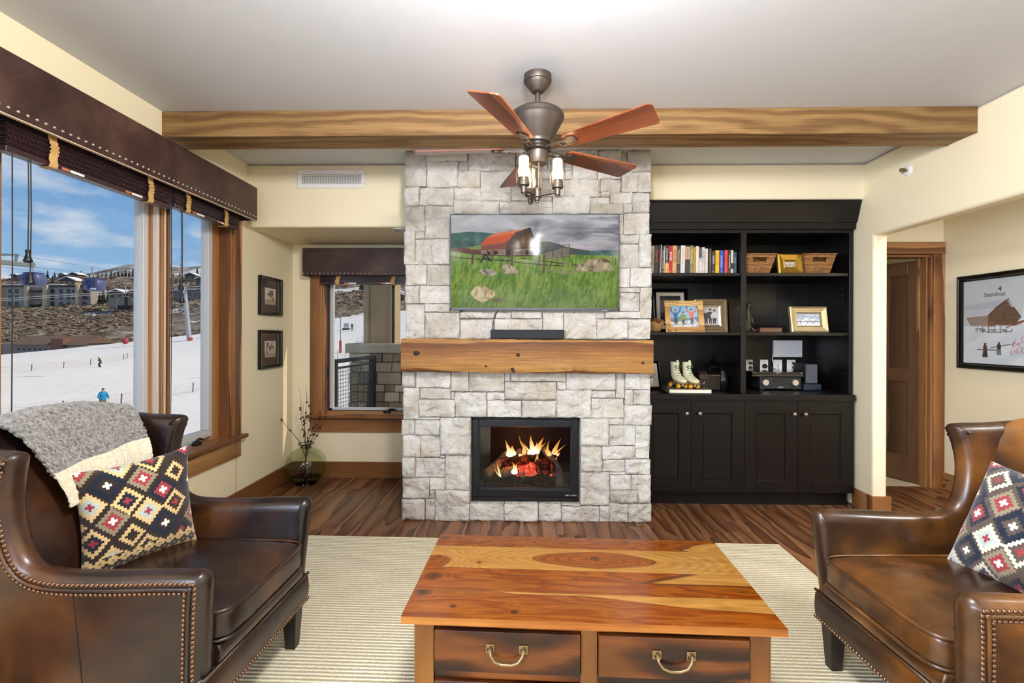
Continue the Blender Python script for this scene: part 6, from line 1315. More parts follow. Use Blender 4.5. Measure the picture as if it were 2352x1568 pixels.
def poster():
    cv = Canvas(330, 234, 1.41); X, Y = cv.x, cv.y
    cv.fill(1.0, '#C9CFD2'); cv.fill(np.clip((fbm(X*3, Y*4, 2)-0.45)*3, 0, 1), '#B4BEC4', 0.7); cv.fill((Y > 0.55)*1.0, '#E2E8EC'); cv.fill(np.clip((Y-0.5)*5, 0, 1)*np.clip((fbm(X*4+Y*5, Y*6, 5)-0.45)*3, 0, 1), '#C8D4DE', 0.8)
    cv.fill(cv.poly([(0.72, 0.52), (0.80, 0.28), (1.0, 0.16), (1.41, 0.10), (1.41, 0.6), (0.72, 0.6)]), '#BCCAD2', 0.8)
    for k in range(5): cv.fill(cv.line([(0.75+0.12*k, 0.22-0.02*k), (0.70+0.14*k, 0.50)], 0.012), '#E4ECF0', 0.7)
    cv.fill(cv.poly([(0.0, 0.30), (0.553, 0.247), (0.42, 0.335), (0.315, 0.43), (0.0, 0.445)]), '#B9BEC8'); cv.fill(cv.poly([(0.0, 0.36), (0.40, 0.345), (0.315, 0.43), (0.0, 0.445)]), '#C9CAD4')
    cv.fill(cv.poly([(0.553, 0.247), (0.42, 0.335), (0.315, 0.43), (0.315, 0.56), (0.64, 0.54), (0.684, 0.46), (0.60, 0.33)]), '#7A5E4C'); cv.fill(cv.poly([(0.03, 0.445), (0.315, 0.43), (0.315, 0.56), (0.1, 0.55)]), '#9C8A80')
    st = (np.sin(Y*260) > 0.2); cv.fill(cv.poly([(0.553, 0.26), (0.42, 0.34), (0.32, 0.43), (0.32, 0.55), (0.64, 0.54), (0.67, 0.46), (0.60, 0.34)])*st, '#4E382C', 0.7); cv.fill(cv.line([(0.315, 0.432), (0.42, 0.335), (0.553, 0.247), (0.60, 0.33), (0.69, 0.462)], 0.006), '#3A2A24')
    for k in range(4): cv.fill(cv.line([(0.545+0.012*k, 0.262+0.022*k), (0.575+0.012*k, 0.268+0.024*k)], 0.005), '#E6ECF0')
    cv.fill(cv.rect(0.48, 0.40, 0.53, 0.48), '#5E4436'); cv.fill(cv.rect(0.33, 0.49, 0.38, 0.56), '#8E5E48'); cv.fill(cv.poly([(0.69, 0.47), (0.80, 0.50), (1.1, 0.52), (1.1, 0.60), (0.72, 0.56)]), '#F2F4F6'); cv.fill(cv.line([(0.55, 0.57), (0.70, 0.51), (0.9, 0.47)], 0.012), '#8A3A36')
    for k in range(3): cv.fill(cv.line([(0.16, 0.575+0.014*k), (0.35, 0.60+0.014*k), (0.60, 0.59+0.014*k)], 0.004), '#4A3E38')
    for k in range(6): cv.fill(cv.line([(0.18+0.07*k, 0.56), (0.18+0.07*k, 0.635)], 0.004), '#4A3E38')
    cv.fill(np.clip((fbm(X*30, Y*30, 8)-0.5)*6, 0, 1)*cv.rect(0.16, 0.54, 0.62, 0.62), '#F4F6F8', 0.9)
    for x_, y_, s in ((0.280, 0.745, 0.175), (0.446, 0.735, 0.150)):
        cv.fill(cv.line([(x_-0.10, y_+0.5*s), (x_+0.14, y_+0.5*s-(0.05 if x_ > 0.4 else 0))], 0.005), '#4A5A68'); cv.fill(cv.poly([(x_-0.05*s*4, y_+s), (x_-0.02, y_+0.35*s), (x_+0.02, y_+0.35*s), (x_+0.05*s*4, y_+s)]), '#3E3230' if x_ < 0.4 else '#6E7884'); cv.fill(cv.ell(x_, y_+0.38*s, 0.026, 0.24*s), '#5A3630' if x_ < 0.4 else '#3E3038'); cv.fill(cv.ell(x_, y_+0.14*s, 0.011, 0.09*s), '#4A2E28'); cv.fill(cv.ell(x_, y_+0.07*s, 0.020, 0.03*s), '#2A2220')
    sg = '#C4485C'
    for p in ([(0.60, 0.78), (0.61, 0.72), (0.605, 0.80)], [(0.60, 0.76), (0.63, 0.745)], [(0.63, 0.70), (0.625, 0.79)], [(0.64, 0.77), (0.655, 0.745), (0.66, 0.775), (0.675, 0.74), (0.68, 0.80)], [(0.72, 0.67), (0.69, 0.70), (0.715, 0.73), (0.69, 0.75)], [(0.72, 0.735), (0.74, 0.715), (0.76, 0.735), (0.79, 0.71)], [(0.60, 0.82), (0.575, 0.85), (0.59, 0.88), (0.61, 0.86), (0.625, 0.83), (0.64, 0.86), (0.655, 0.80), (0.665, 0.88)], [(0.70, 0.78), (0.695, 0.87)], [(0.72, 0.79), (0.70, 0.83), (0.725, 0.86)], [(0.73, 0.83), (0.75, 0.82), (0.76, 0.845), (0.775, 0.79), (0.78, 0.84)]): cv.fill(cv.line(p, 0.0028), sg)
    return cv
PF = [(0, 0.016), (0, -0.012), (0.006, -0.018), (0.018, -0.020), (0.022, -0.013), (0.034, -0.016), (0.038, -0.006), (0.048, 0.001)]
po = frame('framed_poster', 'black framed ski poster with snowy barn on the hall wall', 1.05, 0.765, PF, MT['blackg'], (XH-0.0165, 3.680, 1.073), 0, -90, None, 0.046)
po['category'] = 'poster'
cvp = poster(); print_plane('poster_print', cvp, (-0.479, 0.0055, 0.765-0.046), (0.958, 0, 0), (0, 0, -0.673), MT['print'], po)
text('lettering', 'Steamboat', 0.050, plain('charcoal_ink', '#33302E', 0.6), (-0.214, 0.0048, 0.765-0.046-0.124), (R(90), 0, 0), po, sx=0.82)
b = MB(); b.prism([(-0.190, 0.632), (-0.176, 0.627), (-0.166, 0.632), (-0.166, 0.617), (-0.158, 0.617), (-0.158, 0.640), (-0.170, 0.642)], 'y', 0.0044, 0.0050); b.box(-0.172, -0.156, 0.0044, 0.0050, 0.644, 0.652); b.build('bird_logo', plain('charcoal_ink2', '#33302E', 0.6), po)

# ================================================================== vase with branches
VX, VY = -1.930, 4.315
vs_ = thing('glass_vase', 'round green glass vase on the floor in the niche corner', 'vase', (VX, VY, 0))
b = MB(); b.lathe([(0.085, 0.012), (0.075, 0.024), (0.118, 0.045), (0.156, 0.090), (0.174, 0.150), (0.174, 0.190), (0.156, 0.245), (0.118, 0.290), (0.070, 0.318), (0.046, 0.326), (0.042, 0.338), (0.052, 0.352), (0.066, 0.360)], (VX, VY, 0), 48, cap=False); b.build('body', MT['vaseglass'], vs_, smooth=180)
b = MB(); b.lathe([(0.078, 0.0005), (0.088, 0.006), (0.086, 0.014), (0.074, 0.022), (0.10, 0.036), (0.132, 0.064), (0.10, 0.066), (0.0005, 0.062)], (VX, VY, 0), 48); b.build('thick_base', MT['vasethick'], vs_, smooth=40)
b = MB(); b.tube([(VX+0.066*math.cos(a), VY+0.066*math.sin(a), 0.360) for a in [2*math.pi*k/40 for k in range(40)]], 0.0035, 8, closed=True); b.tube([(VX+0.045*math.cos(a), VY+0.045*math.sin(a), 0.331) for a in [2*math.pi*k/40 for k in range(40)]], 0.004, 8, closed=True); b.build('lip', MT['vasethick'], vs_, smooth=180)
kb = 4.31/F_PX
TW = [((618, 923), 0.9, 2), ((684, 887), 0.1, 5), ((698, 887), -0.1, 6), ((703, 900), 0.05, 5), ((690, 925), 0.0, 4), ((742, 911), 0.2, 4), ((754, 925), 0.3, 3), ((728, 941), 0.0, 4), ((716, 955), -0.1, 4)]
podm = None
WH = ('arching far out to the left', 'tallest of the bunch', 'second tallest, hooked at the tip', 'upright in the middle', 'short and upright on the left', 'leaning right towards the window casing', 'leaning furthest right', 'leaning right, thick with pods', 'shortest, in the middle')
for i, ((px_, py_), bend, npod) in enumerate(TW):
    ex, ez = (px_-1200)*kb, 1.34-(py_-766)*kb; ey = VY+random.uniform(-0.05, 0.04)
    nx_ = VX+max(-0.03, min(0.03, (ex-VX)*0.15)); ny_ = VY+random.uniform(-0.02, 0.02)
    r = thing('dried_branch', 'thin dried branch with seed pods, %s' % WH[i], 'branch', (VX, VY, 0.07), group='dried branches in the green vase')
    P = [Vector((VX-(nx_-VX)*1.6, VY+(VY-ny_)*1.5, 0.072)), Vector((VX-(nx_-VX)*0.3, VY, 0.20)), Vector((nx_, ny_, 0.345))]
    n = 8
    for k in range(1, n+1):
        t_ = k/n; p = P[2].lerp(Vector((ex, ey, ez)), t_); p.x += 0.03*math.sin(t_*math.pi)*(1 if ex > VX else -0.3)+0.008*math.sin(t_*9+i); P.append(p)
    b = MB(); b.tube(P, [0.0036, 0.0034, 0.0032]+[0.0030-0.0022*k/n for k in range(1, n+1)], 6); b.build('stem', MT['twig'], r, smooth=180)
    for k in range(npod):
        j = 3+int((k+0.5)/npod*5); p = P[min(j, len(P)-2)].lerp(P[min(j+1, len(P)-1)], random.random()); b = MB(); b.ball(p+Vector((random.uniform(-.006, .006), -0.006, 0)), (0.0095, 0.009, 0.0085), 10, 7); b.build('pod', MT['pod'], r, smooth=180)

# ================================================================== rug
rg = thing('area_rug', 'cream ribbed wool rug under the coffee table and armchairs', 'rug', (0, 1.7, 0), (0, 0, R(-0.9)), local=True)
b = MB(); b.box(-1.72, 1.61, -1.5, 1.46, 0.0006, 0.012); b.build('pile', MT['rug'], rg, bevel=0.004); 
b = MB(); e_ = [(-1.72, -1.5), (1.61, -1.5), (1.61, 1.46), (-1.72, 1.46)]; b.tube([(x_, y_, 0.007) for x_, y_ in e_], 0.0062, 8, closed=True); b.build('binding', MT['rug_edge'], rg)

# ================================================================== coffee table
tb = thing('coffee_table', 'honey-brown sheesham coffee table with brass-pulled drawers', 'coffee table', (0.221, 1.807, 0.012), (0, 0, R(-1.8)), local=True)
HW, HD, TH = 0.588, 0.312, 0.448
bounds = [-0.312, -0.148, 0.015, 0.202, 0.312]
t = NT('sheesham_painted').set(rough=0.22, coat=0.4, coatr=0.12, spec=0.45); a = t.n('ShaderNodeAttribute', attribute_name='Col'); v = t.coord('Object', 0, (0.04, 1, 1)); t.base(t.mix(0.30, a.outputs['Color'], t.ramp(t.noise(v, 130, 4), [(0.3, 0.2), (0.7, 0.85)]), 'OVERLAY')); t.bump(t.noise(v, 150, 3), 0.05, 0.002); MT['tabletop'] = t.m
def board(i, y0, y1):
    nu = 420; nv = max(24, int(420*(y1-y0)/1.18*1.6)); U, V = np.meshgrid(np.linspace(0, 1, nu), np.linspace(0, 1, nv))   # v: 0 front .. 1 back
    X = -HW+2*HW*U; W_ = (y1-y0)*V; wob = fbm(U*3+i*9, V*2.2, 40+i, 3); wob2 = fbm(U*6+i*3, V*7, 60+i, 4)
    L_ = lambda h: np.array([int(h[k:k+2], 16)/255 for k in (0, 2, 4)])
    sap, sap2, heart, heart2, dk = L_('966429'), L_('A67A3A'), L_('682D03'), L_('84460D'), L_('301202')
    def field(uc, vc, ru, rv): return np.sqrt(((U-uc)/ru)**2+((V-vc)/rv)**2)
    if i == 3:    # back board
        f = np.minimum(field(0.62, 0.75, 0.36, 1.15), field(0.05, 0.6, 0.40, 0.9)); f = f+(wob-0.5)*0.7; hm = np.clip((1.0-f)*14, 0, 1)
    elif i == 2:
        f = field(0.555, 0.50, 0.27, 0.42+0.0*U)*(1+0.6*np.abs(U-0.555)**0.5)+(wob-0.5)*0.30; f = np.minimum(f, field(0.02, 0.2, 0.10, 0.5)+(wob-0.5)+0.35); hm = np.clip((1.0-f)*16, 0, 1)
    elif i == 1:
        f = field(0.98, 0.25, 0.34, 0.85); f = np.minimum(f, 0.3+0.35*field(0.25, 0.4, 0.5, 1.2))+(wob-0.5)*0.5; hm = np.clip((1.15-f)*12, 0, 1)*(1-np.clip((U-0.80+0.35*(1-V))*12, 0, 1)*np.clip((V-0.45)*9, 0, 1))
    else:
        f = 0.25+0.5*field(0.28, 0.35, 0.6, 1.1)+(wob-0.5)*0.8; edge = np.clip(1.0-np.interp(U, [0, .25, .3, .5, .55, .75, 1], [0, 0, .06, .05, .10, .36, .50]), 0, 1); hm = np.clip((edge-V+0.04*(wob2-0.5))*30, 0, 1)*np.clip((1.06-U*0.20-np.clip(0.25-V, 0, 1)*0.45+0.1*(wob-0.5))*14, 0, 1)
    ring = 0.5+0.5*np.sin(f*(30 if i != 0 else 14)+V*(4 if i in (1, 2, 3) else 9)+wob2*3.5+wob*16)
    C = sap+(sap2-sap)*wob2[..., None]; C = C*(1-0.10*(0.5+0.5*np.sin(f*26+wob*10))[..., None])
    Hc = heart+(heart2-heart)*ring[..., None]; dm = np.clip(ring-0.80, 0, 1)*2.2*np.clip(wob*1.6-0.35, 0, 1); Hc = Hc*(1-dm[..., None])+dk*dm[..., None]
    C = C*(1-hm[..., None])+Hc*hm[..., None]
    rim = np.clip(1-np.abs(hm-0.5)*2.4, 0, 1)*0.75; C = C*(1-rim[..., None])+dk*rim[..., None]
    kn = {0: [(0.13, 0.40, .012), (0.30, 0.28, .014), (0.03, 0.92, .03)], 1: [(0.04, 0.6, .03), (0.22, 0.75, .004), (0.48, 0.62, .006)], 2: [(0.03, 0.45, .012), (0.17, 0.25, .010), (0.555, 0.55, .02)], 3: [(0.68, 0.72, .016), (0.35, 0.5, .008), (0.02, 0.7, .02), (0.30, 0.7, .006)]}[i]
    for (uu, vv, rr) in kn:
        d = np.hypot((U-uu)*1.18, (V-vv)*(y1-y0))/rr; kk = np.exp(-(d/0.8)**2)*0.95; rr_ = (0.5+0.5*np.sin(d*6))*np.exp(-(d/2.6)**2)*0.55; C = C*(1-rr_[..., None])+L_('8A4410')*rr_[..., None]; C = C*(1-kk[..., None])+L_('2E1204')*kk[..., None]
    P = np.stack([X, y0+0.0006+(y1-y0-0.0012)*V, np.full_like(X, TH)], -1)
    o = bx('top_board', MT['sheesham'], -HW, HW, y0+0.0004, y1-0.0004, TH-0.024, TH-0.0003, tb, origin=(0, (y0+y1)/2, TH))
    fast_grid('board_face', P, MT['tabletop'], o, C, smooth=False, origin=(0, (y0+y1)/2, TH))
for i in range(4): board(i, bounds[i], bounds[i+1])
PXs = (-HW+0.034, HW-0.034); yf = -HD+0.034
for sx in (0, 1):
    for sy in (0, 1):
        x_ = PXs[0] if sx == 0 else PXs[1]-0.064; y_ = yf if sy == 0 else HD-0.034-0.064; bx('leg', MT['sheesham_z'], x_, x_+0.064, y_, y_+0.064, 0.0, TH-0.0245, tb, bevel=0.003, origin=(x_+0.032, y_+0.032, 0.2))
IX0, IX1 = PXs[0]+0.064, PXs[1]-0.064
bx('side_panel', MT['sheesham_d'], PXs[0]+0.012, PXs[0]+0.030, yf+0.064, HD-0.098, 0.06, TH-0.0245, tb); bx('side_panel', MT['sheesham_d'], PXs[1]-0.030, PXs[1]-0.012, yf+0.064, HD-0.098, 0.06, TH-0.0245, tb); bx('back_panel', MT['sheesham_d'], IX0, IX1, HD-0.06, HD-0.045, 0.06, TH-0.0245, tb); bx('bottom_panel', MT['sheesham_d'], IX0, IX1, yf+0.02, HD-0.06, 0.055, 0.07, tb)
for z0_, z1_ in ((TH-0.052, TH-0.0245), (0.235, 0.262), (0.055, 0.085)): bx('rail', MT['sheesham_d'], IX0, IX1, yf+0.006, yf+0.030, z0_, z1_, tb, bevel=0.002, origin='c')
bx('centre_stile', MT['sheesham_z'], -0.026, 0.026, yf+0.004, yf+0.030, 0.07, TH-0.0245, tb, bevel=0.002, origin='c')
for sx in (-1, 1):
    for z0_, z1_ in ((0.264, TH-0.054), (0.087, 0.233)):
        x0, x1 = (IX0+0.002, -0.028) if sx < 0 else (0.028, IX1-0.002)
        d = bx('drawer', MT['sheesham_d'], x0, x1, yf-0.008, yf+0.014, z0_, z1_, tb, bevel=0.004, origin=((x0+x1)/2, yf, (z0_+z1_)/2)); xm = (x0+x1)/2; zc = z0_+(z1_-z0_)*0.60
        for s in (-1, 1):
            bx('handle_plate', MT['brass'], xm+s*0.052-0.014, xm+s*0.052+0.014, yf-0.012, yf-0.008, zc-0.014, zc+0.014, d, bevel=0.002); m = MB(); m.lathe([(0.009, 0), (0.010, 0.006), (0.006, 0.014)], (xm+s*0.052, yf-0.011, zc), 12, M=Matrix.Rotation(R(90), 4, 'X')); m.build('handle_post', MT['brass'], d, smooth=40)
        m = MB(); m.tube([(xm-0.052, yf-0.020, zc), (xm-0.049, yf-0.024, zc-0.014), (xm-0.036, yf-0.027, zc-0.031), (xm-0.015, yf-0.028, zc-0.038), (xm+0.015, yf-0.028, zc-0.038), (xm+0.036, yf-0.027, zc-0.031), (xm+0.049, yf-0.024, zc-0.014), (xm+0.052, yf-0.020, zc)], 0.0046, 8); m.build('handle', MT['brass'], d, smooth=180)

# ================================================================== wingback armchairs
LE = MT['leather']
def smoothpoly(P, n_per=6):
    Q = []; m = len(P)
    for i in range(m):
        p0, p1, p2, p3 = [Vector((*P[(i+k) % m], 0)) for k in (-1, 0, 1, 2)]
        for k in range(n_per):
            t_ = k/n_per; q = 0.5*((2*p1)+(p2-p0)*t_+(2*p0-5*p1+4*p2-p3)*t_**2+(-p0+3*p1-3*p2+p3)*t_**3); Q.append((q.x, q.y))
    return Q
def resample(P, step):
    out = []; m = len(P)
    for i in range(m):
        a, b_ = Vector(P[i]), Vector(P[(i+1) % m]); n = max(1, round((b_-a).length/step))
        for k in range(n): out.append(tuple(a.lerp(b_, k/n)))
    return out
def inset(P, d):
    m = len(P); Q = []
    ar = sum(P[i][0]*P[(i+1) % m][1]-P[(i+1) % m][0]*P[i][1] for i in range(m)); sg = 1 if ar > 0 else -1
    for i in range(m):
        a, b_, c = Vector(P[i-1]), Vector(P[i]), Vector(P[(i+1) % m]); t_ = (c-a); t_ = t_.normalized() if t_.length > 1e-9 else Vector((1, 0)); n = Vector((-t_.y, t_.x))*sg; Q.append((b_.x+n.x*d, b_.y+n.y*d))
    return Q
def cushion_slab(P, rad, y_out, y_in, nk=7, spacing=0.035):
    """rounded slab: outline P in (x,z); y_out/y_in(x,z) give the outer and inner faces; returns MB, plus outer face boundary"""
    b = MB(); rings = []
    for k in range(nk+1):
        ph = math.pi*k/nk; d = rad*(1-math.sin(ph)); f = 0.5-0.5*math.cos(ph)
        Q = inset(P, d) if d > 1e-6 else P
        rings.append([(x_, y_out(x_, z_)*(1-f)+y_in(x_, z_)*f, z_) for x_, z_ in Q])
    m = len(P); base = len(b.v)
    for r_ in rings: b.v += r_
    for k in range(nk):
        for i in range(m): a = base+k*m+i; c = base+k*m+(i+1) % m; b.f.append((a, c, c+m, a+m))
    for k, fn in ((0, y_out), (nk, y_in)):
        B = [Vector((p[0], p[2])) for p in rings[k]]; xs = [p.x for p in B]; zs = [p.y for p in B]; pts = list(B)
        def inside(q):
            c = False
            for i in range(len(B)):
                p, r_ = B[i], B[(i+1) % len(B)]
                if (p.y > q[1]) != (r_.y > q[1]) and q[0] < (r_.x-p.x)*(q[1]-p.y)/(r_.y-p.y)+p.x: c = not c
            return c
        x_ = min(xs)+spacing/2
        while x_ < max(xs):
            z_ = min(zs)+spacing/2
            while z_ < max(zs):
                if inside((x_, z_)) and min((Vector((x_, z_))-p).length for p in B) > spacing*0.45: pts.append(Vector((x_, z_)))
                z_ += spacing
            x_ += spacing
        ed = [(i, (i+1) % len(B)) for i in range(len(B))]
        ov, oe, of, _, _, _ = delaunay_2d_cdt(pts, ed, [list(range(len(B)))], 1, 1e-6)
        s0 = len(b.v); b.v += [(p.x, fn(p.x, p.y), p.y) for p in ov]; b.f += [tuple(s0+i for i in f_) for f_ in of]
    return b
def weld(o, d=0.0004):
    bm = bmesh.new(); bm.from_mesh(o.data); bmesh.ops.remove_doubles(bm, verts=bm.verts, dist=d); bmesh.ops.recalc_face_normals(bm, faces=bm.faces); bm.to_mesh(o.data); bm.free(); o.data.polygons.foreach_set('use_smooth', [True]*len(o.data.polygons)); return o
SIDE = [(0.395, 0.30), (0.402, 0.40), (0.412, 0.52), (0.418, 0.585), (0.408, 0.612), (0.38, 0.622), (0.28, 0.620), (0.12, 0.612), (-0.03, 0.610), (-0.115, 0.622), (-0.155, 0.660), (-0.178, 0.735), (-0.184, 0.81), (-0.175, 0.88), (-0.160, 0.938), (-0.165, 0.962), (-0.19, 0.970), (-0.29, 0.975), (-0.38, 0.985), (-0.45, 0.990), (-0.468, 0.965), (-0.445, 0.83), (-0.410, 0.60), (-0.385, 0.30), (-0.38, 0.18), (-0.1, 0.172), (0.25, 0.172), (0.385, 0.176)]
SIDE_C = resample(smoothpoly(SIDE, 5), 0.02)
def flare(x_, z_):
    f = 0.030*max(0, min(1, (z_-0.25)/0.37))
    if z_ > 0.60: f += 0.035*((z_-0.60)/0.40)*max(0, min(1, (x_+0.45)/0.35))
    f -= 0.030*max(0, min(1, (-0.05-x_)/0.4))
    return f
def cushion_box(w2, x0, x1, z0, z1, crown=0.02, nx=30, ny=30, rr=0.03):
    """soft rectangular cushion: returns a closed MB (superellipse section) centred on y=0"""
    b = MB(); n = 26
    cx_, cz = (x0+x1)/2, (z0+z1)/2; hx_, hz = (x1-x0)/2, (z1-z0)/2
    def P(u, v):
        # u,v on a cube-sphere style map: use super-ellipsoid
        a = math.pi*(v-0.5); t_ = 2*math.pi*u
        def sp(c, e_): return math.copysign(abs(c)**e_, c)
        e1, e2 = 0.28, 0.22
        x_ = sp(math.cos(a), e1)*sp(math.cos(t_), e2); y_ = sp(math.cos(a), e1)*sp(math.sin(t_), e2); z_ = sp(math.sin(a), e1)
        bul = (1-min(1, abs(x_))**2)*(1-min(1, abs(y_))**2)
        wr = 0.0025*mnoise.noise(Vector((x_*9, y_*5, z_*3)))+0.002*math.sin(y_*38+3*mnoise.noise(Vector((x_*4, y_*4, 2))))*max(0, abs(x_)-0.75)*4
        return (cx_+x_*hx_, y_*w2, cz+z_*hz+(crown*bul if z_ > 0 else -crown*0.2*bul)+wr)
    b.grid(P, 96, 40); return b
def armchair(name, label, loc, rz, nails_individual, LE):
    r = thing(name, label, 'armchair', loc, (0, 0, R(rz)), 'pair of leather wingback chairs', local=True)
    HWI, HWO = 0.262, 0.338
    trim_pts = []
    for s in (-1, 1):
        yo = lambda x_, z_: s*(HWO+flare(x_, z_)); yi = lambda x_, z_: s*(HWI+flare(x_, z_)*(0.85 if z_ > 0.45 else 0.6))
        o = cushion_slab(SIDE_C, 0.034, yo, yi).build('arm_and_wing', LE, r, smooth=180); weld(o)
        # double nail rows with a leather gimp between, on the outside face
        seq = [p for p in inset(SIDE_C, 0.040)]
        m = len(seq); st = min(range(m), key=lambda i: (seq[i][0]-0.36)**2+(seq[i][1]-0.20)**2); en = min(range(m), key=lambda i: (seq[i][0]+0.42)**2+(seq[i][1]-0.955)**2)
        i = st; path = []
        while i != en: path.append(i); i = (i+1) % m
        A = inset(SIDE_C, 0.027); B_ = inset(SIDE_C, 0.054); C_ = inset(SIDE_C, 0.0405)
        tb_ = MB(); tb_.tube([(C_[i][0], yo(*C_[i])+s*0.002, C_[i][1]) for i in path], 0.0058, 8); tb_.build('welt', LE, r, smooth=180)
        for Q in (A, B_):
            acc = 0.0; last = None
            for i in path:
                p = Vector((Q[i][0], yo(*Q[i])+s*(0.0005 if Q is B_ else -0.002), Q[i][1]))
                if last is not None:
                    seg = (p-last).length; d = acc
                    while d < seg: q = last.lerp(p, d/seg); trim_pts.append((q, Vector((0, s, 0.05 if Q is B_ else 0.25)), s)); d += 0.0150
                    acc = d-seg
                last = p
        # seam on the outside panel
        sm_ = MB(); sm_.tube([(0.02+0.01*k/10, yo(0.02, 0.55-0.35*k/10)+s*0.0005, 0.55-0.36*k/10) for k in range(11)], 0.0014, 6); sm_.build('seam', MT['cord'], r)
    # inside back
    BK = [(-0.255, -0.262), (0.255, -0.262)]
    def backP(u, v):
        y_ = -0.285+0.57*u; z_ = 0.36+0.70*v; edge = (2*u-1); top = 1.022-0.045*edge*edge
        z_ = 0.36+(top-0.36)*v; x_ = -0.205-0.165*v+0.035*math.sin(math.pi*min(1, v*1.05))*(1-edge**4)-0.03*max(0, v-0.9)*10*0.5
        x_ += 0.05*edge**4; return (x_, y_, z_)
    b = MB(); n = 30
    b.grid(backP, 30, 30); 
    def topP(u, v):
        p = Vector(backP(u, 1)); q = Vector((-0.470, (-0.30+0.60*u), 1.005-0.030*(2*u-1)**2)); t_ = v; c = p.lerp(q, t_); c.z += 0.022*math.sin(math.pi*t_); return tuple(c)
    b.grid(topP, 30, 8)
    def outP(u, v):
        y_ = -0.30+0.60*u; top = 1.005-0.030*(2*u-1)**2; z_ = 0.18+(top-0.18)*v; return (-0.395-0.075*v-0.008*math.sin(math.pi*u), y_, z_)
    b.grid(outP, 20, 20, flip=True); o = b.build('back', LE, r, smooth=180); weld(o, 0.001)
    o = MB(); 
    # seat deck, cushion with piping, two front rails
    bx('seat_deck', LE, -0.38, 0.385, -0.30, 0.30, 0.20, 0.36, r, bevel=0.01)
    cs = cushion_box(0.272, -0.245, 0.425, 0.352, 0.462, 0.030).build('seat_cushion', LE, r, smooth=180); weld(cs)
    for z_, nm2 in ((0.455, 'top'), (0.364, 'low')):
        P = []
        for k in range(60):
            a = 2*math.pi*k/60; c, s_ = math.cos(a), math.sin(a); P.append((0.09+math.copysign(abs(c)**0.22, c)*0.334, math.copysign(abs(s_)**0.22, s_)*0.271, z_))
        m2 = MB(); m2.tube(P, 0.0058, 8, closed=True); m2.build('piping', LE, r, smooth=180)
    fr = MB(); fr.prism([(0.30, 0.290), (0.394, 0.292), (0.410, 0.312), (0.412, 0.336), (0.402, 0.356), (0.30, 0.358)], 'y', -0.268, 0.268); o = fr.build('upper_rail', LE, r, bevel=0.008, seg=3)
    fr = MB(); fr.prism([(0.30, 0.172), (0.388, 0.172), (0.402, 0.188), (0.407, 0.235), (0.402, 0.280), (0.390, 0.294), (0.30, 0.296)], 'y', -0.334, 0.334); fr.build('lower_rail', LE, r, bevel=0.008, seg=3)
    for z_ in (0.291, ): m2 = MB(); m2.tube([(0.399, -0.335, z_), (0.399, 0.335, z_)], 0.0055, 8); m2.build('piping', LE, r, smooth=180)
    for k in range(46): trim_pts.append((Vector((0.400, -0.331+0.662*k/45, 0.183)), Vector((1, 0, -0.15)), 0))
    # nails: those on the side facing the lens are single parts, the rest one trim part
    cm = nail_mesh(0.0066, MT['nail']); near = [q for q in trim_pts if q[2] == nails_individual][:240]; rest = [q for q in trim_pts if not any(q is z__ for z__ in near)]
    for p, n_, s in near:
        o = bpy.data.objects.new('nail', cm); COL.objects.link(o); o.parent = r; o.location = p; o.rotation_euler = n_.to_track_quat('Z', 'Y').to_euler()
    b = MB()
    for p, n_, s in rest:
        M = Matrix.Translation(p) @ n_.to_track_quat('Z', 'Y').to_matrix().to_4x4(); b.lathe([(0.0066, 0), (0.006, 0.0025), (0.0036, 0.005), (0.0003, 0.0058)], n=7, M=M, cap=False)
    b.build('nailhead_trim', MT['nail'], r, smooth=180, kind='stuff')
    for x_, y_ in ((0.355, 0.285), (0.355, -0.285), (-0.34, 0.255), (-0.34, -0.255)):
        t0, t1 = 0.032, 0.021; dx_ = 0.0 if x_ > 0 else -0.03
        m2 = MB(); m2.hexa([(x_+dx_+a*t1, y_+b_*t1, 0.0) for a, b_ in ((-1, -1), (1, -1), (1, 1), (-1, 1))], [(x_+a*t0, y_+b_*t0, 0.178) for a, b_ in ((-1, -1), (1, -1), (1, 1), (-1, 1))]); m2.build('leg', MT['dark_wood'], r, bevel=0.003)
    return r
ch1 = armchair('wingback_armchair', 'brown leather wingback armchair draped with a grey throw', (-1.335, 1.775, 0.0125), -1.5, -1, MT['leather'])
ch2 = armchair('wingback_armchair', 'brown leather wingback armchair at the right photo edge', (1.610, 1.700, 0.0125), 181.5, 1, MT['leather_lit'])

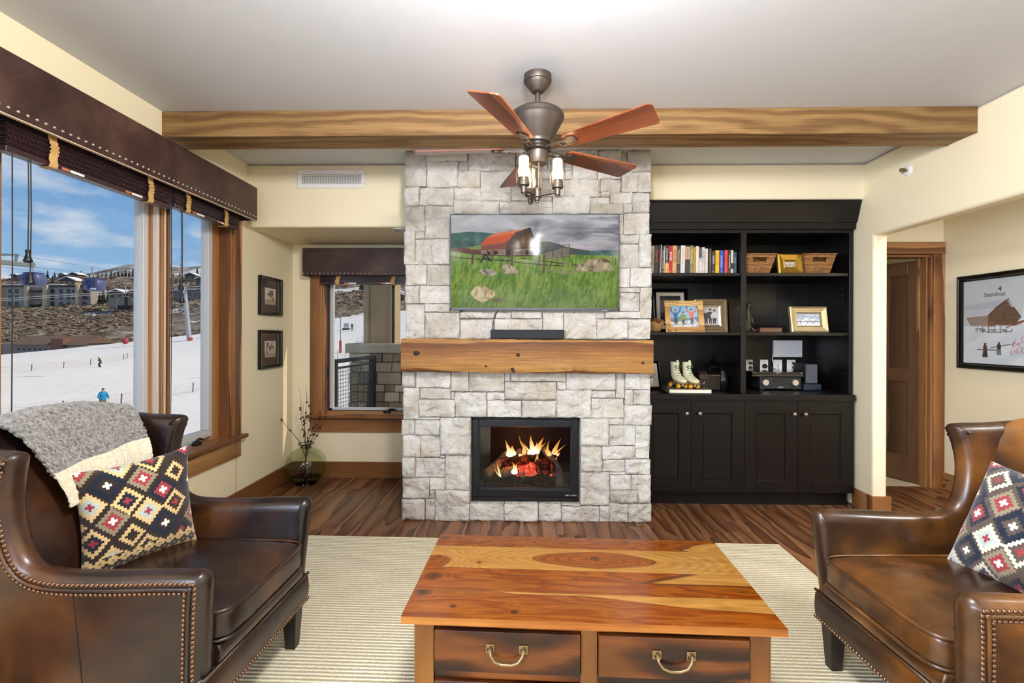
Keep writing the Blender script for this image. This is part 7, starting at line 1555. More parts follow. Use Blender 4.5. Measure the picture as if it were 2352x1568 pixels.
# ------------------------------------------------------------------ kilim pillows
def kilim_canvas(seed, dark, cream, border):
    n = 220; U, V = np.meshgrid(np.linspace(-1, 1, n), np.linspace(-1, 1, n)); L_ = lambda h: np.array([int(h[k:k+2], 16)/255 for k in (0, 2, 4)])
    dk = L_(dark); C = np.ones((n, n, 3))*dk; rr = np.random.default_rng(seed); navy, red, olive, ice, wht = L_('1A212E'), L_('93363A'), L_('8A7E66'), L_('AEBAB2'), L_('EFE6D2')
    st = 0.047
    def diam(cx_, cy_, s):
        a = np.abs(np.floor((U-cx_)/st+0.5)); b_ = np.abs(np.floor((V-cy_)/st+0.5)); return (a+b_)*st/s
    pal = [(cream, navy, red, .26), (olive, red, wht, .25), (navy, red, wht, .27), (cream, dk, dk, .19), (cream, ice, red, .25), (navy, dk, wht, .29), (cream, dk, red, .24)]
    k = seed
    for j in range(-3, 4):
        for i in range(-2, 3):
            cx_ = i*0.58+(0.29 if j % 2 else 0.0)+0.03*rr.standard_normal(); cy_ = j*0.33+0.02*rr.standard_normal(); p = pal[k % 7]; k += 3 if (i+j) % 2 else 2; s = p[3]; q = diam(cx_, cy_, s)
            C[q < 1.0] = p[0]; C[q < 0.62] = p[1]; C[q < 0.22] = p[2]
    if border:
        C[V < -0.60] = dk; C[V < -0.82] = cream
        for i in range(-6, 7):
            q = diam(i*0.19, -0.70, 0.115); C[q < 1] = cream; C[q < 0.40] = olive
            q = diam(i*0.19+0.095, -0.83, 0.105); C[q < 1] = dk; C[q < 0.40] = olive
        C[(V < -0.95) & (np.floor(U/0.07) % 2 == 0)] = olive
    return C
def pillow(label, centre, M3, w, h, th, C):
    r = thing('throw_pillow', label, 'pillow', centre, (0, 0, 0), 'kilim throw pillows', local=True)
    r.matrix_world = Matrix.Translation(centre) @ M3.to_4x4()
    n = C.shape[0]; U, V = np.meshgrid(np.linspace(-1, 1, n), np.linspace(-1, 1, n))
    pin = 1-0.10*(1-U**2)*np.abs(V)**3; pin2 = 1-0.10*(1-V**2)*np.abs(U)**3
    X = U*w/2*pin2; Z = V*h/2*pin; T = th/2*np.power(np.clip(1-np.abs(U)**2.6, 0, 1), 0.55)*np.power(np.clip(1-np.abs(V)**2.6, 0, 1), 0.55)
    T = T*(1+0.10*(fbm(U*2+3, V*2, 5)-0.5)*2)
    bend = -0.025*np.exp(-((V+0.9)/0.5)**2)*0
    fast_grid('front_cover', np.stack([X, -T+bend, Z], -1), MT['kilim'], r, C)
    fast_grid('back_cover', np.stack([X, T*0.8+bend, Z], -1)[:, ::-1], plain('pillow_back', '#3A302C', 0.9), r, None)
    return r
def basis(xa, za):
    """x along the pillow width, z up the pillow, -y out of the front"""
    x_ = Vector(xa).normalized(); z_ = Vector(za); z_ = (z_-x_*z_.dot(x_)).normalized(); y_ = z_.cross(x_); return Matrix((x_, y_, z_)).transposed()
crm = np.array([0.84, 0.71, 0.49]); crm2 = np.array([0.93, 0.90, 0.80])
pillow('dark kilim pillow with cream border on the left armchair', (-1.468, 1.838, 0.664), basis((0.45, 0.88, 0.05), (-0.12, -0.08, 0.95)), 0.395, 0.40, 0.14, kilim_canvas(3, '30251F', crm, True))
pillow('taupe kilim pillow with white diamonds on the right armchair', (1.735, 1.700, 0.664), basis((0.06, -1.0, 0.0), (0.42, 0.06, 0.90)), 0.44, 0.43, 0.15, kilim_canvas(11, '54473D', crm2*0.88, False))

# ------------------------------------------------------------------ sherpa throw over the left chair back
th_ = thing('throw_blanket', 'fluffy grey sherpa throw with cream end over the left armchair back', 'blanket', (-1.335, 1.775, 0.0125), (0, 0, R(-1.5)), local=True)
def blanket_pts(nu=260, nv=300):
    # path in local (x,z): from front lower end up over the crest and down the back
    path = [(-0.222, 0.750), (-0.234, 0.80), (-0.262, 0.87), (-0.305, 0.955), (-0.340, 1.018), (-0.375, 1.052), (-0.425, 1.058), (-0.476, 1.035), (-0.498, 0.96), (-0.492, 0.86), (-0.480, 0.72)]
    d = [0]
    for a, b_ in zip(path[:-1], path[1:]): d.append(d[-1]+math.hypot(b_[0]-a[0], b_[1]-a[1]))
    s = np.linspace(0, d[-1], nv); px_ = np.interp(s, d, [p[0] for p in path]); pz = np.interp(s, d, [p[1] for p in path])
    k = np.exp(-np.linspace(-2, 2, 25)**2); k /= k.sum(); px_ = np.convolve(np.pad(px_, 12, mode='edge'), k, 'valid'); pz = np.convolve(np.pad(pz, 12, mode='edge'), k, 'valid')
    S, T = np.meshgrid(np.linspace(0, 1, nu), s/d[-1]); PX = px_[:, None]+0*S; PZ = pz[:, None]+0*S
    width0 = np.interp(T, [0, 0.25, 0.5, 1], [0.34, 0.42, 0.52, 0.50]); cy_ = np.interp(T, [0, 0.3, 0.55, 1], [0.035, 0.02, 0.0, 0.0])
    Yl = cy_+(S-0.5)*width0
    edge = (Yl/0.285)
    PZ = PZ-0.045*edge**2*np.clip((T-0.15)*3, 0, 1)+0.08*(S-0.35)*np.clip(1-T*3, 0, 1)
    PX = PX+0.05*np.clip(np.abs(edge), 0, 1)**4*(T < 0.45)
    fold = 0.010*np.sin(S*13+T*2.5)*np.clip(1.1-T*1.3, 0, 1); PX = PX+fold
    # outward fluff
    nx_ = np.gradient(PZ, axis=0); nz_ = -np.gradient(PX, axis=0); l_ = np.hypot(nx_, nz_)+1e-9; nx_, nz_ = nx_/l_, nz_/l_
    band = (T < 0.155).astype(float); fl = (fbm(S*70, T*95, 3, 3)-0.5)*0.014*(1-band)+(fbm(S*60, T*60, 8, 3)-0.5)*0.008*band+0.006*band*(0.5+0.5*np.sin(S*60)); fl = fl+0.006
    PX = PX+nx_*fl; PZ = PZ+nz_*fl
    g = fbm(S*80, T*110, 13, 3); C = np.array([0.50, 0.48, 0.46])+(g[..., None]-0.5)*np.array([0.55, 0.53, 0.50]); C = np.where(band[..., None] > 0, np.array([0.93, 0.88, 0.76])+(g[..., None]-0.5)*0.12, C)
    return np.stack([PX, Yl, PZ], -1), np.clip(C, 0, 1)
P_, C_ = blanket_pts(); o = fast_grid('fleece', P_, MT['sherpa'], th_, C_); sm = o.modifiers.new('thickness', 'SOLIDIFY'); sm.thickness = 0.010; sm.offset = -1

# ================================================================== outdoors
def at(px_, py_, Y_): return Vector(((px_-1200)*Y_/F_PX, Y_, 1.34+(767-py_)*Y_/F_PX))
CP = [(-32.4, 37, -6.0), (-60, 68, -4.7), (-139, 130, -5.8), (-120, 130, -3.9), (-103, 130, -2.1), (-85, 130, -0.1), (-65, 130, 2.2), (-46, 130, 4.2), (-30, 130, 6), (-38, 102, -4.0), (-20, 22, -6.6), (-8, 35, -6.4), (-60, 22, -7.2), (-43, 40, -6.3), (-75, 70, -5.8), (-110, 90, -6.0), (-39, 60, -5.2), (-170, 130, -8), (-200, 90, -9), (-110, 40, -8), (-15, 90, -3.5), (0, 12, -6.8), (-40, 10, -7.2), (10, 60, -5)]
cp = np.array(CP); Kd = np.hypot(cp[:, None, 0]-cp[None, :, 0], cp[:, None, 1]-cp[None, :, 1]); Kf = lambda r_: np.where(r_ > 0, r_**2*np.log(r_+1e-9), 0)
A_ = np.zeros((len(cp)+3,)*2); A_[:len(cp), :len(cp)] = Kf(Kd)+np.eye(len(cp))*60; Pm = np.c_[np.ones(len(cp)), cp[:, :2]]; A_[:len(cp), -3:] = Pm; A_[-3:, :len(cp)] = Pm.T
wt = np.linalg.solve(A_, np.r_[cp[:, 2], 0, 0, 0])
def ground(X, Y):
    X = np.asarray(X, float); Y = np.asarray(Y, float); r_ = np.hypot(X[..., None]-cp[:, 0], Y[..., None]-cp[:, 1]); return 1.34+(Kf(r_)*wt[:len(cp)]).sum(-1)+wt[-3]+wt[-2]*X+wt[-1]*Y
RT, YY = np.meshgrid(np.linspace(-1.9, 0.15, 120), np.linspace(9, 133, 90)); GX = RT*YY-4; GZ = ground(GX, YY)+0.25*(fbm(GX*0.08+50, YY*0.08, 4)-0.5)
o = fast_grid('ground', np.stack([GX, YY, GZ], -1), MT['snow']); o['kind'] = 'structure'; o['label'] = 'groomed snow ski slope outside the windows'
# brushy hillside
RT, YY = np.meshgrid(np.linspace(-1.7, 0.1, 260), np.linspace(136, 432, 150)); HX = RT*YY
HZ = 1.34+np.interp(YY, [136, 160, 200, 250, 300, 340, 380, 420, 432], [-16, -7, -0.5, 8, 16.6, 26, 38, 47, 47])+np.interp(RT, [-1.7, -1.05, -0.7, -0.4, 0.1], [0, 0, 3, 8, 10])*np.clip((YY-180)/200, 0, 1)+5*(fbm(HX*0.03+90, YY*0.03, 7)-0.5)+2.6*(fbm(HX*0.16+9, YY*0.16, 17)-0.5)
hs = fast_grid('hillside', np.stack([HX, YY, HZ], -1), MT['brush']); hs['kind'] = 'structure'; hs['label'] = 'brown brushy hillside with snow patches across the valley'
def hill(X, Y):
    r_ = X/Y; return float(1.34+np.interp(Y, [136, 160, 200, 250, 300, 340, 380, 420, 432], [-16, -7, -0.5, 8, 16.6, 26, 38, 47, 47])+np.interp(r_, [-1.7, -1.05, -0.7, -0.4, 0.1], [0, 0, 3, 8, 10])*np.clip((Y-180)/200, 0, 1)+5*(fbm(np.array([X*0.03+90]), np.array([Y*0.03]), 7)[0]-0.5)+2.6*(fbm(np.array([X*0.16+9]), np.array([Y*0.16]), 17)[0]-0.5))
RT, YY = np.meshgrid(np.linspace(-1.7, 0.1, 200), np.linspace(520, 900, 50)); MXg = RT*YY; px_ = 1200+RT*F_PX
rid = np.interp(px_, [-700, -100, 0, 150, 230, 275, 312, 372, 420, 470, 560, 760, 930, 1300], [640, 640, 645, 634, 618, 606, 607, 603, 612, 606, 600, 590, 600, 640]); rz = 1.34+(767-rid)*900/F_PX
f_ = (YY-520)/380; MZ = 30+(rz-30)*f_**0.8+8*(fbm(MXg*0.02+40, YY*0.02, 3)-0.5)*f_; o = fast_grid('mountain', np.stack([MXg, YY, MZ], -1), MT['mountain']); o['kind'] = 'structure'; o['label'] = 'snow-streaked mountain ridge on the horizon'

# conifers
def conifer_mesh(seed):
    rr = random.Random(seed); b = MB(); n = 9; vs = []; fs = []
    b.lathe([(0.03, 0), (0.02, 0.3)], n=5)
    for t_ in range(6):
        z0, z1 = 0.10+t_*0.145, 0.10+t_*0.145+0.26; r_ = 0.26*(1-t_/6.6); vs = []
        for k in range(n): a = 2*math.pi*k/n; q = r_*rr.uniform(0.7, 1.15); vs.append((q*math.cos(a), q*math.sin(a), z0+rr.uniform(-0.02, 0.03)))
        vs.append((0, 0, min(1.0, z1))); b.add(vs, [(k, (k+1) % n, n) for k in range(n)]+[tuple(range(n-1, -1, -1))])
    o = b.build('conifer_tree', MT['pine_tree'], None); me = o.data; bpy.data.objects.remove(o); return me
CM = [conifer_mesh(s) for s in range(4)]
TREES = [(10, 425, 15), (36, 425, 17), (57, 425, 15), (64, 425, 18), (74, 425, 15), (86, 425, 22), (103, 425, 17), (113, 425, 13), (148, 425, 14), (166, 425, 18), (172, 425, 14), (186, 425, 12), (197, 425, 13), (206, 425, 14), (216, 425, 13), (226, 425, 16), (238, 425, 17), (246, 425, 14), (255, 425, 18), (264, 425, 16), (272, 425, 20), (281, 425, 17), (290, 425, 21), (300, 425, 17), (98, 380, 17), (205, 306, 40), (219, 307, 36), (231, 308, 28), (442, 420, 18), (452, 420, 14), (463, 420, 15), (385, 425, 12), (400, 425, 13), (120, 350, 12), (60, 350, 13), (775, 425, 14), (786, 425, 12), (797, 425, 15), (808, 425, 13), (818, 425, 16), (830, 425, 14), (828, 330, 34), (905, 425, 15), (920, 425, 17)]
for i, (px_, Y_, hp) in enumerate(TREES):
    X_ = (px_-1200)*Y_/F_PX; z_ = hill(X_, Y_)-0.6; h_ = hp*Y_/F_PX*1.15; o = bpy.data.objects.new('conifer_tree', CM[i % 4]); COL.objects.link(o); o.location = (X_, Y_, z_); o.scale = (h_*0.72, h_*0.72, h_); o.rotation_euler = (0, 0, i*1.3)
    zone = 'on the ridge in the wide window' if (px_ < 310 and Y_ > 400) else ('by the condominium in the wide window' if px_ < 310 else ('on the hill in the narrow window' if px_ < 500 else 'on the hill in the niche window'))
    grp = [t_ for t_ in TREES if (('on the ridge in the wide window' if (t_[0] < 310 and t_[1] > 400) else ('by the condominium in the wide window' if t_[0] < 310 else ('on the hill in the narrow window' if t_[0] < 500 else 'on the hill in the niche window'))) == zone)]
    tag(o, 'dark conifer, %s from the left %s' % (ORD[sorted(grp).index((px_, Y_, hp))], zone), 'tree', 'conifers on the hillside'); WORLD[o.name] = Vector(o.location)
# leafless brush on the hillside
nb = 11000; rb_ = np.random.default_rng(21); ic = np.array([(0, 0, 1), (0.9, 0, 0.3), (0.28, 0.85, 0.3), (-0.72, 0.53, 0.3), (-0.72, -0.53, 0.3), (0.28, -0.85, 0.3), (0, 0, -0.4)]); fc = np.array([(0, 1, 2), (0, 2, 3), (0, 3, 4), (0, 4, 5), (0, 5, 1), (6, 2, 1), (6, 3, 2), (6, 4, 3), (6, 5, 4), (6, 1, 5)])
pal = np.array([(0.42, 0.37, 0.32), (0.52, 0.45, 0.38), (0.34, 0.29, 0.26), (0.58, 0.52, 0.44), (0.48, 0.38, 0.31), (0.32, 0.32, 0.27)])
By = 140+285*rb_.random(nb)**1.2; Bx = (-1.16+0.94*rb_.random(nb))*By; keep = fbm(Bx*0.03, By*0.03, 77) > 0.42; Bx, By = Bx[keep], By[keep]
rr_ = Bx/By; Bz = 1.34+np.interp(By, [136, 160, 200, 250, 300, 340, 380, 420, 432], [-16, -7, -0.5, 8, 16.6, 26, 38, 47, 47])+np.interp(rr_, [-1.7, -1.05, -0.7, -0.4, 0.1], [0, 0, 3, 8, 10])*np.clip((By-180)/200, 0, 1)+5*(fbm(Bx*0.03+90, By*0.03, 7)-0.5)+2.6*(fbm(Bx*0.16+9, By*0.16, 17)-0.5)
Bs = (0.30+0.75*rb_.random(len(Bx)))*(0.7+By/400); Bv = np.stack([Bx, By, Bz], -1)[:, None]+ic[None]*Bs[:, None, None]*(0.65+0.6*rb_.random((len(Bx), 7, 1)))*np.array([1, 1, 0.8])
Bc = np.repeat((pal[rb_.integers(0, 6, len(Bx))]*(0.85+0.3*rb_.random((len(Bx), 1))))[:, None], 7, 1); Bf = (fc[None]+7*np.arange(len(Bx))[:, None, None]).reshape(-1, 3)
me = bpy.data.meshes.new('brush'); me.from_pydata(Bv.reshape(-1, 3).tolist(), [], Bf.tolist()); me.materials.append(vcol('brush_twigs', 0.95, spec=0.05)); setcol(me, Bc)
o = bpy.data.objects.new('brush', me); COL.objects.link(o); tag(o, 'grey-brown leafless brush covering the far hillside', 'brush', kind='stuff')
# houses
SNW = plain('roof_snow', '#E6E6E8', 0.8); DKW = plain('dark_window', '#26323C', 0.2); TRB = plain('eave_brown', '#4A3A30', 0.8)
def house(px_, py_, Y_, w, h, dp, col_, label):
    c = at(px_, py_, Y_); r = thing('chalet', label, 'house', (c.x, c.y, c.z)); wm = plain('siding', col_, 0.85); z0 = c.z-4; z1 = c.z+h
    bx('wall', wm, c.x-w/2, c.x+w/2, Y_, Y_+dp, z0, z1, r)
    b = MB(); b.prism([(c.x-w/2-0.8, z1-0.3), (c.x, z1+w*0.20), (c.x+w/2+0.8, z1-0.3)], 'y', Y_-0.8, Y_+dp); b.build('roof', TRB, r)
    b = MB(); b.prism([(c.x-w/2-0.9, z1-0.2), (c.x, z1+w*0.20+0.1), (c.x+w/2+0.9, z1-0.2), (c.x+w/2+0.9, z1+0.4), (c.x, z1+w*0.20+0.7), (c.x-w/2-0.9, z1+0.4)], 'y', Y_-0.9, Y_+dp); b.build('roof_snow', SNW, r)
    n = max(2, int(w/4))
    for k in range(n): xx = c.x-w/2+w*(k+0.5)/n; bx('window', DKW, xx-0.8, xx+0.8, Y_-0.06, Y_, c.z+h*0.3, c.z+h*0.75, r)
house(6, 640, 415, 5.5, 3, 8, '#6A5648', 'brown chalet with snowy roof at the left photo edge'); house(32, 639, 415, 6, 2.5, 8, '#5A4A40', 'low chalet behind the blue gondola cabin'); house(120, 638, 412, 4.5, 3, 8, '#7A4A3C', 'small red-brown chalet on the ridge'); house(148, 638, 410, 7.5, 3, 8, '#6A4A3E', 'wider red-brown chalet on the ridge, snow on its roof')
house(133, 655, 340, 12, 3.2, 8, '#A89478', 'tan chalet above the condominium roof'); house(250, 690, 270, 9, 4, 8, '#8E8478', 'grey chalet behind the empty chairlift seat'); house(294, 690, 270, 8, 4, 8, '#8A7A6A', 'grey chalet beside the window mullion'); house(425, 640, 380, 8, 3, 8, '#7A7068', 'pale chalet high in the narrow window'); house(455, 650, 360, 10, 3, 8, '#6A625C', 'small chalet at the right of the narrow window')
for i, (px_, c_) in enumerate(((778, '#6E5A4C'), (795, '#8A6A50'), (812, '#9A6244'), (829, '#B07A44'))): house(px_, 724, 290, 2.6, 5.0, 8, c_, ('grey-brown', 'brown', 'rust', 'ochre')[i]+' townhouse seen through the niche window')
house(776, 690, 340, 5, 3, 8, '#7A6E66', 'far chalet left of the balcony column'); house(800, 684, 350, 5, 3, 8, '#837a72', 'far chalet with bright snow beside the balcony column'); house(910, 700, 300, 9, 6, 8, '#5E5650', 'dark building right of the balcony column')
# condominium block
cd = thing('condominium', 'long grey-beige condominium block with dark windows across the valley', 'building', (-300, 300, 16)); cw = plain('condo_stucco', '#9C938C', 0.85); cl = plain('condo_tower', '#C2B092', 0.85); s_ = 300/F_PX
def cb2(name, mat, x0, x1, y0, y1, d0=0.0, d1=0.0): p, q = at(x0, y1, 300), at(x1, y0, 300); return bx(name, mat, p.x, q.x, 300-d0, 300+d1 if d1 else 300+0.01, p.z, q.z, cd)
cb2('wall', cw, -70, 189, 658, 712, 0, 12); cb2('roof', plain('condo_roof', '#3A332E', 0.8), -72, 192, 655, 659, 0.8, 12); cb2('roof_snow', SNW, -20, 45, 653, 655.5, 0.9, 12); cb2('roof_snow', SNW, 92, 122, 653, 655.5, 0.9, 12)
for x0, x1 in ((39, 47.5), (82, 93), (160, 167), (-30, -20)): cb2('stair_tower', cl, x0, x1, 655, 712, 2.4, 4)
for col_ in (8, 30, 71, 94, 114, 132, 150, 171, -8, -50): 
    for y0 in (664, 679, 694): o = cb2('window', DKW, col_, col_+9, y0, y0+10, 0.12)
for x0, x1 in ((49, 70), (150, 159), (178, 189)):
    for y0 in (668, 684, 700): cb2('balcony', plain('balcony_dark', '#3E3834', 0.8), x0, x1, y0, y0+4, 1.6)
c2 = thing('condominium', 'darker condominium block behind the lift tower in the narrow window', 'building', (-220, 310, 16)); p, q = at(388, 712, 310), at(480, 664, 310); bx('wall', plain('condo_dark', '#6A625E', 0.85), p.x, q.x, 310, 322, p.z, q.z, c2); bx('roof', TRB, p.x-1, q.x+1, 309, 322, q.z, q.z+1.2, c2)
for k in range(6):
    for j in range(3): a = at(392+k*14, 672+j*13, 310); bx('window', DKW, a.x, a.x+2.2, 309.85, 310, a.z-2, a.z, c2)
# low lodge below the slope
lo_ = thing('lodge', 'low brown lodge at the bottom of the hillside', 'building', (-150, 150, -5)); p, q = at(-20, 840, 150), at(182, 792, 150); bx('wall', plain('lodge_wall', '#8A8078', 0.85), p.x, q.x, 150, 160, p.z, q.z, lo_)
for x0, x1 in ((2, 96), (122, 182)):
    p, q = at(x0, 793, 150), at(x1, 778, 150); b = MB(); b.prism([(148.5, p.z-0.2), (162, p.z-0.2), (155, q.z+0.6)], 'x', p.x, q.x); b.build('roof', plain('lodge_roof', '#6A5242', 0.85), lo_)
p, q = at(100, 840, 149.5), at(128, 781, 149.5); bx('gable', plain('lodge_gable', '#7A5242', 0.85), p.x, q.x, 148.8, 156, p.z, q.z, lo_)
for k in range(7): a = at(14+k*13, 803, 149.9); bx('window', DKW, a.x, a.x+0.7, 149.85, 150.0, a.z-0.7, a.z, lo_)
# gondola cabins
GB, GW = plain('gondola_blue', '#232C84', 0.4), plain('gondola_grey', '#4A5078', 0.4); GL = plain('tinted_glazing', '#3E4560', 0.1)
def gondola(px_, py_, Y_, label):
    c = at(px_, py_, Y_); r = thing('gondola_cabin', label, 'gondola', (c.x, c.y, c.z), group='gondola cabins over the slope'); n = 24; vs = []; fs = []
    prof = [(0.55, -0.78), (0.92, -0.62), (1.06, -0.2), (1.05, 0.25), (0.90, 0.66), (0.62, 0.78)]
    for rr, z_ in prof:
        for k in range(n): a = 2*math.pi*k/n; ca, sa = math.cos(a), math.sin(a); vs.append((c.x+rr*math.copysign(abs(ca)**0.55, ca), c.y+0.85*rr*math.copysign(abs(sa)**0.55, sa), c.z+z_))
    for j in range(5):
        for k in range(n): fs.append((j*n+k, j*n+(k+1) % n, (j+1)*n+(k+1) % n, (j+1)*n+k))
    fs += [tuple(range(n)), tuple(5*n+k for k in range(n))]; b = MB(); b.add(vs, fs); b.build('shell', GW, r, smooth=50)
    bx('door_post', GB, c.x-0.10, c.x+0.14, c.y-0.97, c.y-0.85, c.z-0.70, c.z+0.74, r); b = MB(); b.box(c.x-0.88, c.x-0.2, c.y-0.95, c.y-0.84, c.z-0.10, c.z+0.52); b.box(c.x+0.24, c.x+0.90, c.y-0.95, c.y-0.84, c.z-0.10, c.z+0.52); b.build('window', GL, r); bx('bumper', SNW, c.x+0.2, c.x+0.85, c.y-0.93, c.y-0.82, c.z-0.62, c.z-0.46, r); bx('roof', GB, c.x-0.7, c.x+0.7, c.y-0.6, c.y+0.6, c.z+0.76, c.z+0.84, r)
    b = MB(); b.tube([(c.x, c.y, c.z+0.82), (c.x-0.1, c.y, c.z+1.3), (c.x-0.35, c.y, c.z+1.7), (c.x-0.35, c.y, c.z+2.4)], 0.06, 8); b.build('hanger', plain('galvanised', '#8E9296', 0.5, 0.3), r)
gondola(53, 643, 55, 'blue gondola cabin near the left photo edge'); gondola(199, 655, 62, 'blue gondola cabin in front of the condominium')
GV = plain('galvanised_steel', '#8A8F92', 0.5, 0.4)
def cable(p, q, label, rr=0.025, sag=0.0, mat=None):
    a, b_ = at(*p), at(*q); P = [a.lerp(b_, k/12)-Vector((0, 0, sag*4*(k/12)*(1-k/12))) for k in range(13)]; m = MB(); m.tube(P, rr, 5); tag(m.build('lift_cable', mat or plain('cable_grey', '#6A6E74', 0.5), None), label, 'cable')
cable((-150, 560, 45), (320, 632, 90), 'highest grey lift cable crossing the sky'); cable((-100, 596, 50), (330, 643, 95), 'second grey lift cable below the highest one'); cable((-60, 608, 52), (330, 655, 95), 'lift cable carrying the gondola cabins')
WC = plain('cable_pale', '#C4BDB4', 0.5); cable((-100, 692, 60), (480, 655, 75), 'upper of the two pale cables across the condominium', 0.03, 0, WC); cable((-100, 696, 60), (480, 661, 75), 'lower of the two pale cables across the condominium', 0.03, 0, WC)
lt = thing('lift_tower', 'steel lift tower head with pulley wheels at the left edge', 'lift tower', (-58, 50, -6)); m = MB(); a = at(-40, 900, 50); t1_ = at(-40, 575, 50); m.tube([a, t1_], 0.45, 12); m.build('mast', GV, lt, smooth=40)
m = MB(); p, q = at(-120, 584, 50), at(18, 584, 50); m.tube([p, q], 0.10, 6); p2 = at(10, 606, 50); m.tube([at(12, 585, 50), p2], 0.14, 6); m.build('crossarm', GV, lt)
m = MB(); m.tube([at(-30, 605, 50), at(56, 612, 50)], 0.12, 6); m.build('sheave_beam', GV, lt)
for k in range(8):
    c = at(-20+k*10.5, 601+k*0.9, 49.8); m = MB(); m.lathe([(0.24, -0.06), (0.24, 0.06)], tuple(c), 14, M=Matrix.Rotation(R(90), 4, 'X')); m.build('sheave', plain('pale_wheel', '#B4AE9C', 0.6), lt)
lt2 = thing('lift_tower', 'grey tubular lift tower with red pad seen in the narrow window', 'lift tower', (-84, 118, 0)); a, b_ = at(424, 786, 118), at(412, 660, 118); m = MB(); m.tube([a, b_], [0.55, 0.42], 14); m.build('mast', plain('tower_grey', '#A4A8AE', 0.5, 0.2), lt2, smooth=40)
m = MB(); c = at(413, 664, 118); m.box(c.x-2.6, c.x+2.6, c.y-0.2, c.y+0.2, c.z-0.1, c.z+0.25); m.build('crossarm', GV, lt2); c = at(427, 783, 117); m = MB(); m.lathe([(0.45, -0.6), (0.5, 0.5), (0.3, 0.7)], (c.x, c.y, c.z), 12); m.build('pad', plain('red_pad', '#C0402E', 0.7), lt2, smooth=40)
# empty chairlift seat
cc = at(272, 712, 61); cf = thing('chairlift_seat', 'empty chairlift seat hanging over the hillside', 'chairlift', (cc.x, cc.y, cc.z)); m = MB(); w = 1.05
m.tube([(cc.x-w, cc.y, cc.z), (cc.x-w-0.08, cc.y, cc.z+0.9), (cc.x-w*0.7, cc.y, cc.z+1.6), (cc.x, cc.y, cc.z+1.7), (cc.x+w*0.7, cc.y, cc.z+1.6), (cc.x+w+0.08, cc.y, cc.z+0.9), (cc.x+w, cc.y, cc.z)], 0.035, 6); m.tube([(cc.x, cc.y, cc.z+1.7), (cc.x, cc.y, cc.z+3.2)], 0.05, 6); m.build('bail_frame', GV, cf, smooth=180); bx('seat_bench', MT['iron'], cc.x-w, cc.x+w, cc.y-0.5, cc.y, cc.z-0.08, cc.z+0.03, cf, bevel=0.03); bx('seat_back', MT['iron'], cc.x-w, cc.x+w, cc.y, cc.y+0.08, cc.z, cc.z+0.55, cf, bevel=0.03)
m = MB(); m.tube([(cc.x-w, cc.y-0.55, cc.z-0.5), (cc.x+w, cc.y-0.55, cc.z-0.5)], 0.03, 6); m.tube([(cc.x-w, cc.y-0.1, cc.z+0.4), (cc.x-w, cc.y-0.55, cc.z-0.5)], 0.025, 6); m.tube([(cc.x+w, cc.y-0.1, cc.z+0.4), (cc.x+w, cc.y-0.55, cc.z-0.5)], 0.025, 6); m.build('foot_rest', plain('rust_red', '#7A3A30', 0.6), cf)
# slope fences
def fence(pts, label, hgt, n_wire=6):
    P = [(x_, y_, float(ground(np.array(x_), np.array(y_)))) for x_, y_ in pts]; r = thing('slope_fence', label, 'fence', P[0]); FM = plain('fence_post', '#4A4A4E', 0.7); NM = plain('fence_net', '#A88A80', 0.8)
    for p in P: m = MB(); m.tube([(p[0], p[1], p[2]-0.2), (p[0]+0.08, p[1], p[2]+hgt)], 0.045, 6); m.build('post', FM, r)
    m = MB()
    for k in range(n_wire):
        z_ = 0.12+hgt*0.88*k/(n_wire-1); m.tube([(p[0], p[1], p[2]+z_) for p in P], 0.008, 4)
    for a, b_ in zip(P[:-1], P[1:]):
        nn = int(math.dist(a, b_)/0.35)
        for k in range(nn): t_ = k/nn; q = [a[i]*(1-t_)+b_[i]*t_ for i in range(3)]; m.tube([(q[0], q[1], q[2]+0.12), (q[0], q[1], q[2]+hgt)], 0.005, 3)
    m.build('net', NM, r, kind='stuff')
def gnd(px_, Y_): return ((px_-1200)*Y_/F_PX, Y_)
fence([gnd(-60, 62), gnd(48, 66), gnd(125, 72), gnd(189, 78), gnd(268, 88), gnd(276, 90), gnd(330, 98)], 'thin net fence across the upper snow slope', 1.0)
fence([gnd(-40, 34), gnd(122, 36.5), gnd(262, 40), gnd(350, 43), gnd(432, 47), gnd(500, 51)], 'thin net fence behind the blue-jacketed skier', 0.95)
fence([gnd(750, 88), gnd(772, 92), gnd(790, 96), gnd(803, 100), gnd(817, 104), gnd(829, 108)], 'short net fence seen through the niche window', 1.7)
# people on the slope
def skin_person(name, label, joints, edges, rad, colr, loc, rz, scale=1.0):
    me = bpy.data.meshes.new('body'); me.from_pydata(joints, edges, []); ob = bpy.data.objects.new('tmp', me); COL.objects.link(ob); sk = ob.modifiers.new('skin', 'SKIN'); sk.use_smooth_shade = True; sb_ = ob.modifiers.new('sub', 'SUBSURF'); sb_.levels = 1; sb_.render_levels = 1
    for i, v_ in enumerate(me.skin_vertices[0].data): v_.radius = (rad[i], rad[i]); v_.use_root = (i == 0)
    dg = bpy.context.evaluated_depsgraph_get(); ev = bpy.data.meshes.new_from_object(ob.evaluated_get(dg)); bpy.data.objects.remove(ob)
    for m_ in (list(ev.materials)): pass
    ev.materials.clear()
    for c_ in colr: ev.materials.append(c_[0])
    for p in ev.polygons:
        z_ = p.center.z; k = 0
        for i, c_ in enumerate(colr):
            if z_ >= c_[1]: k = i
        p.material_index = k; p.use_smooth = True
    r = thing(name, label, 'person', loc, (0, 0, R(rz)), local=True); r.scale = (scale,)*3; o = bpy.data.objects.new('body', ev); COL.objects.link(o); o.parent = r; return r
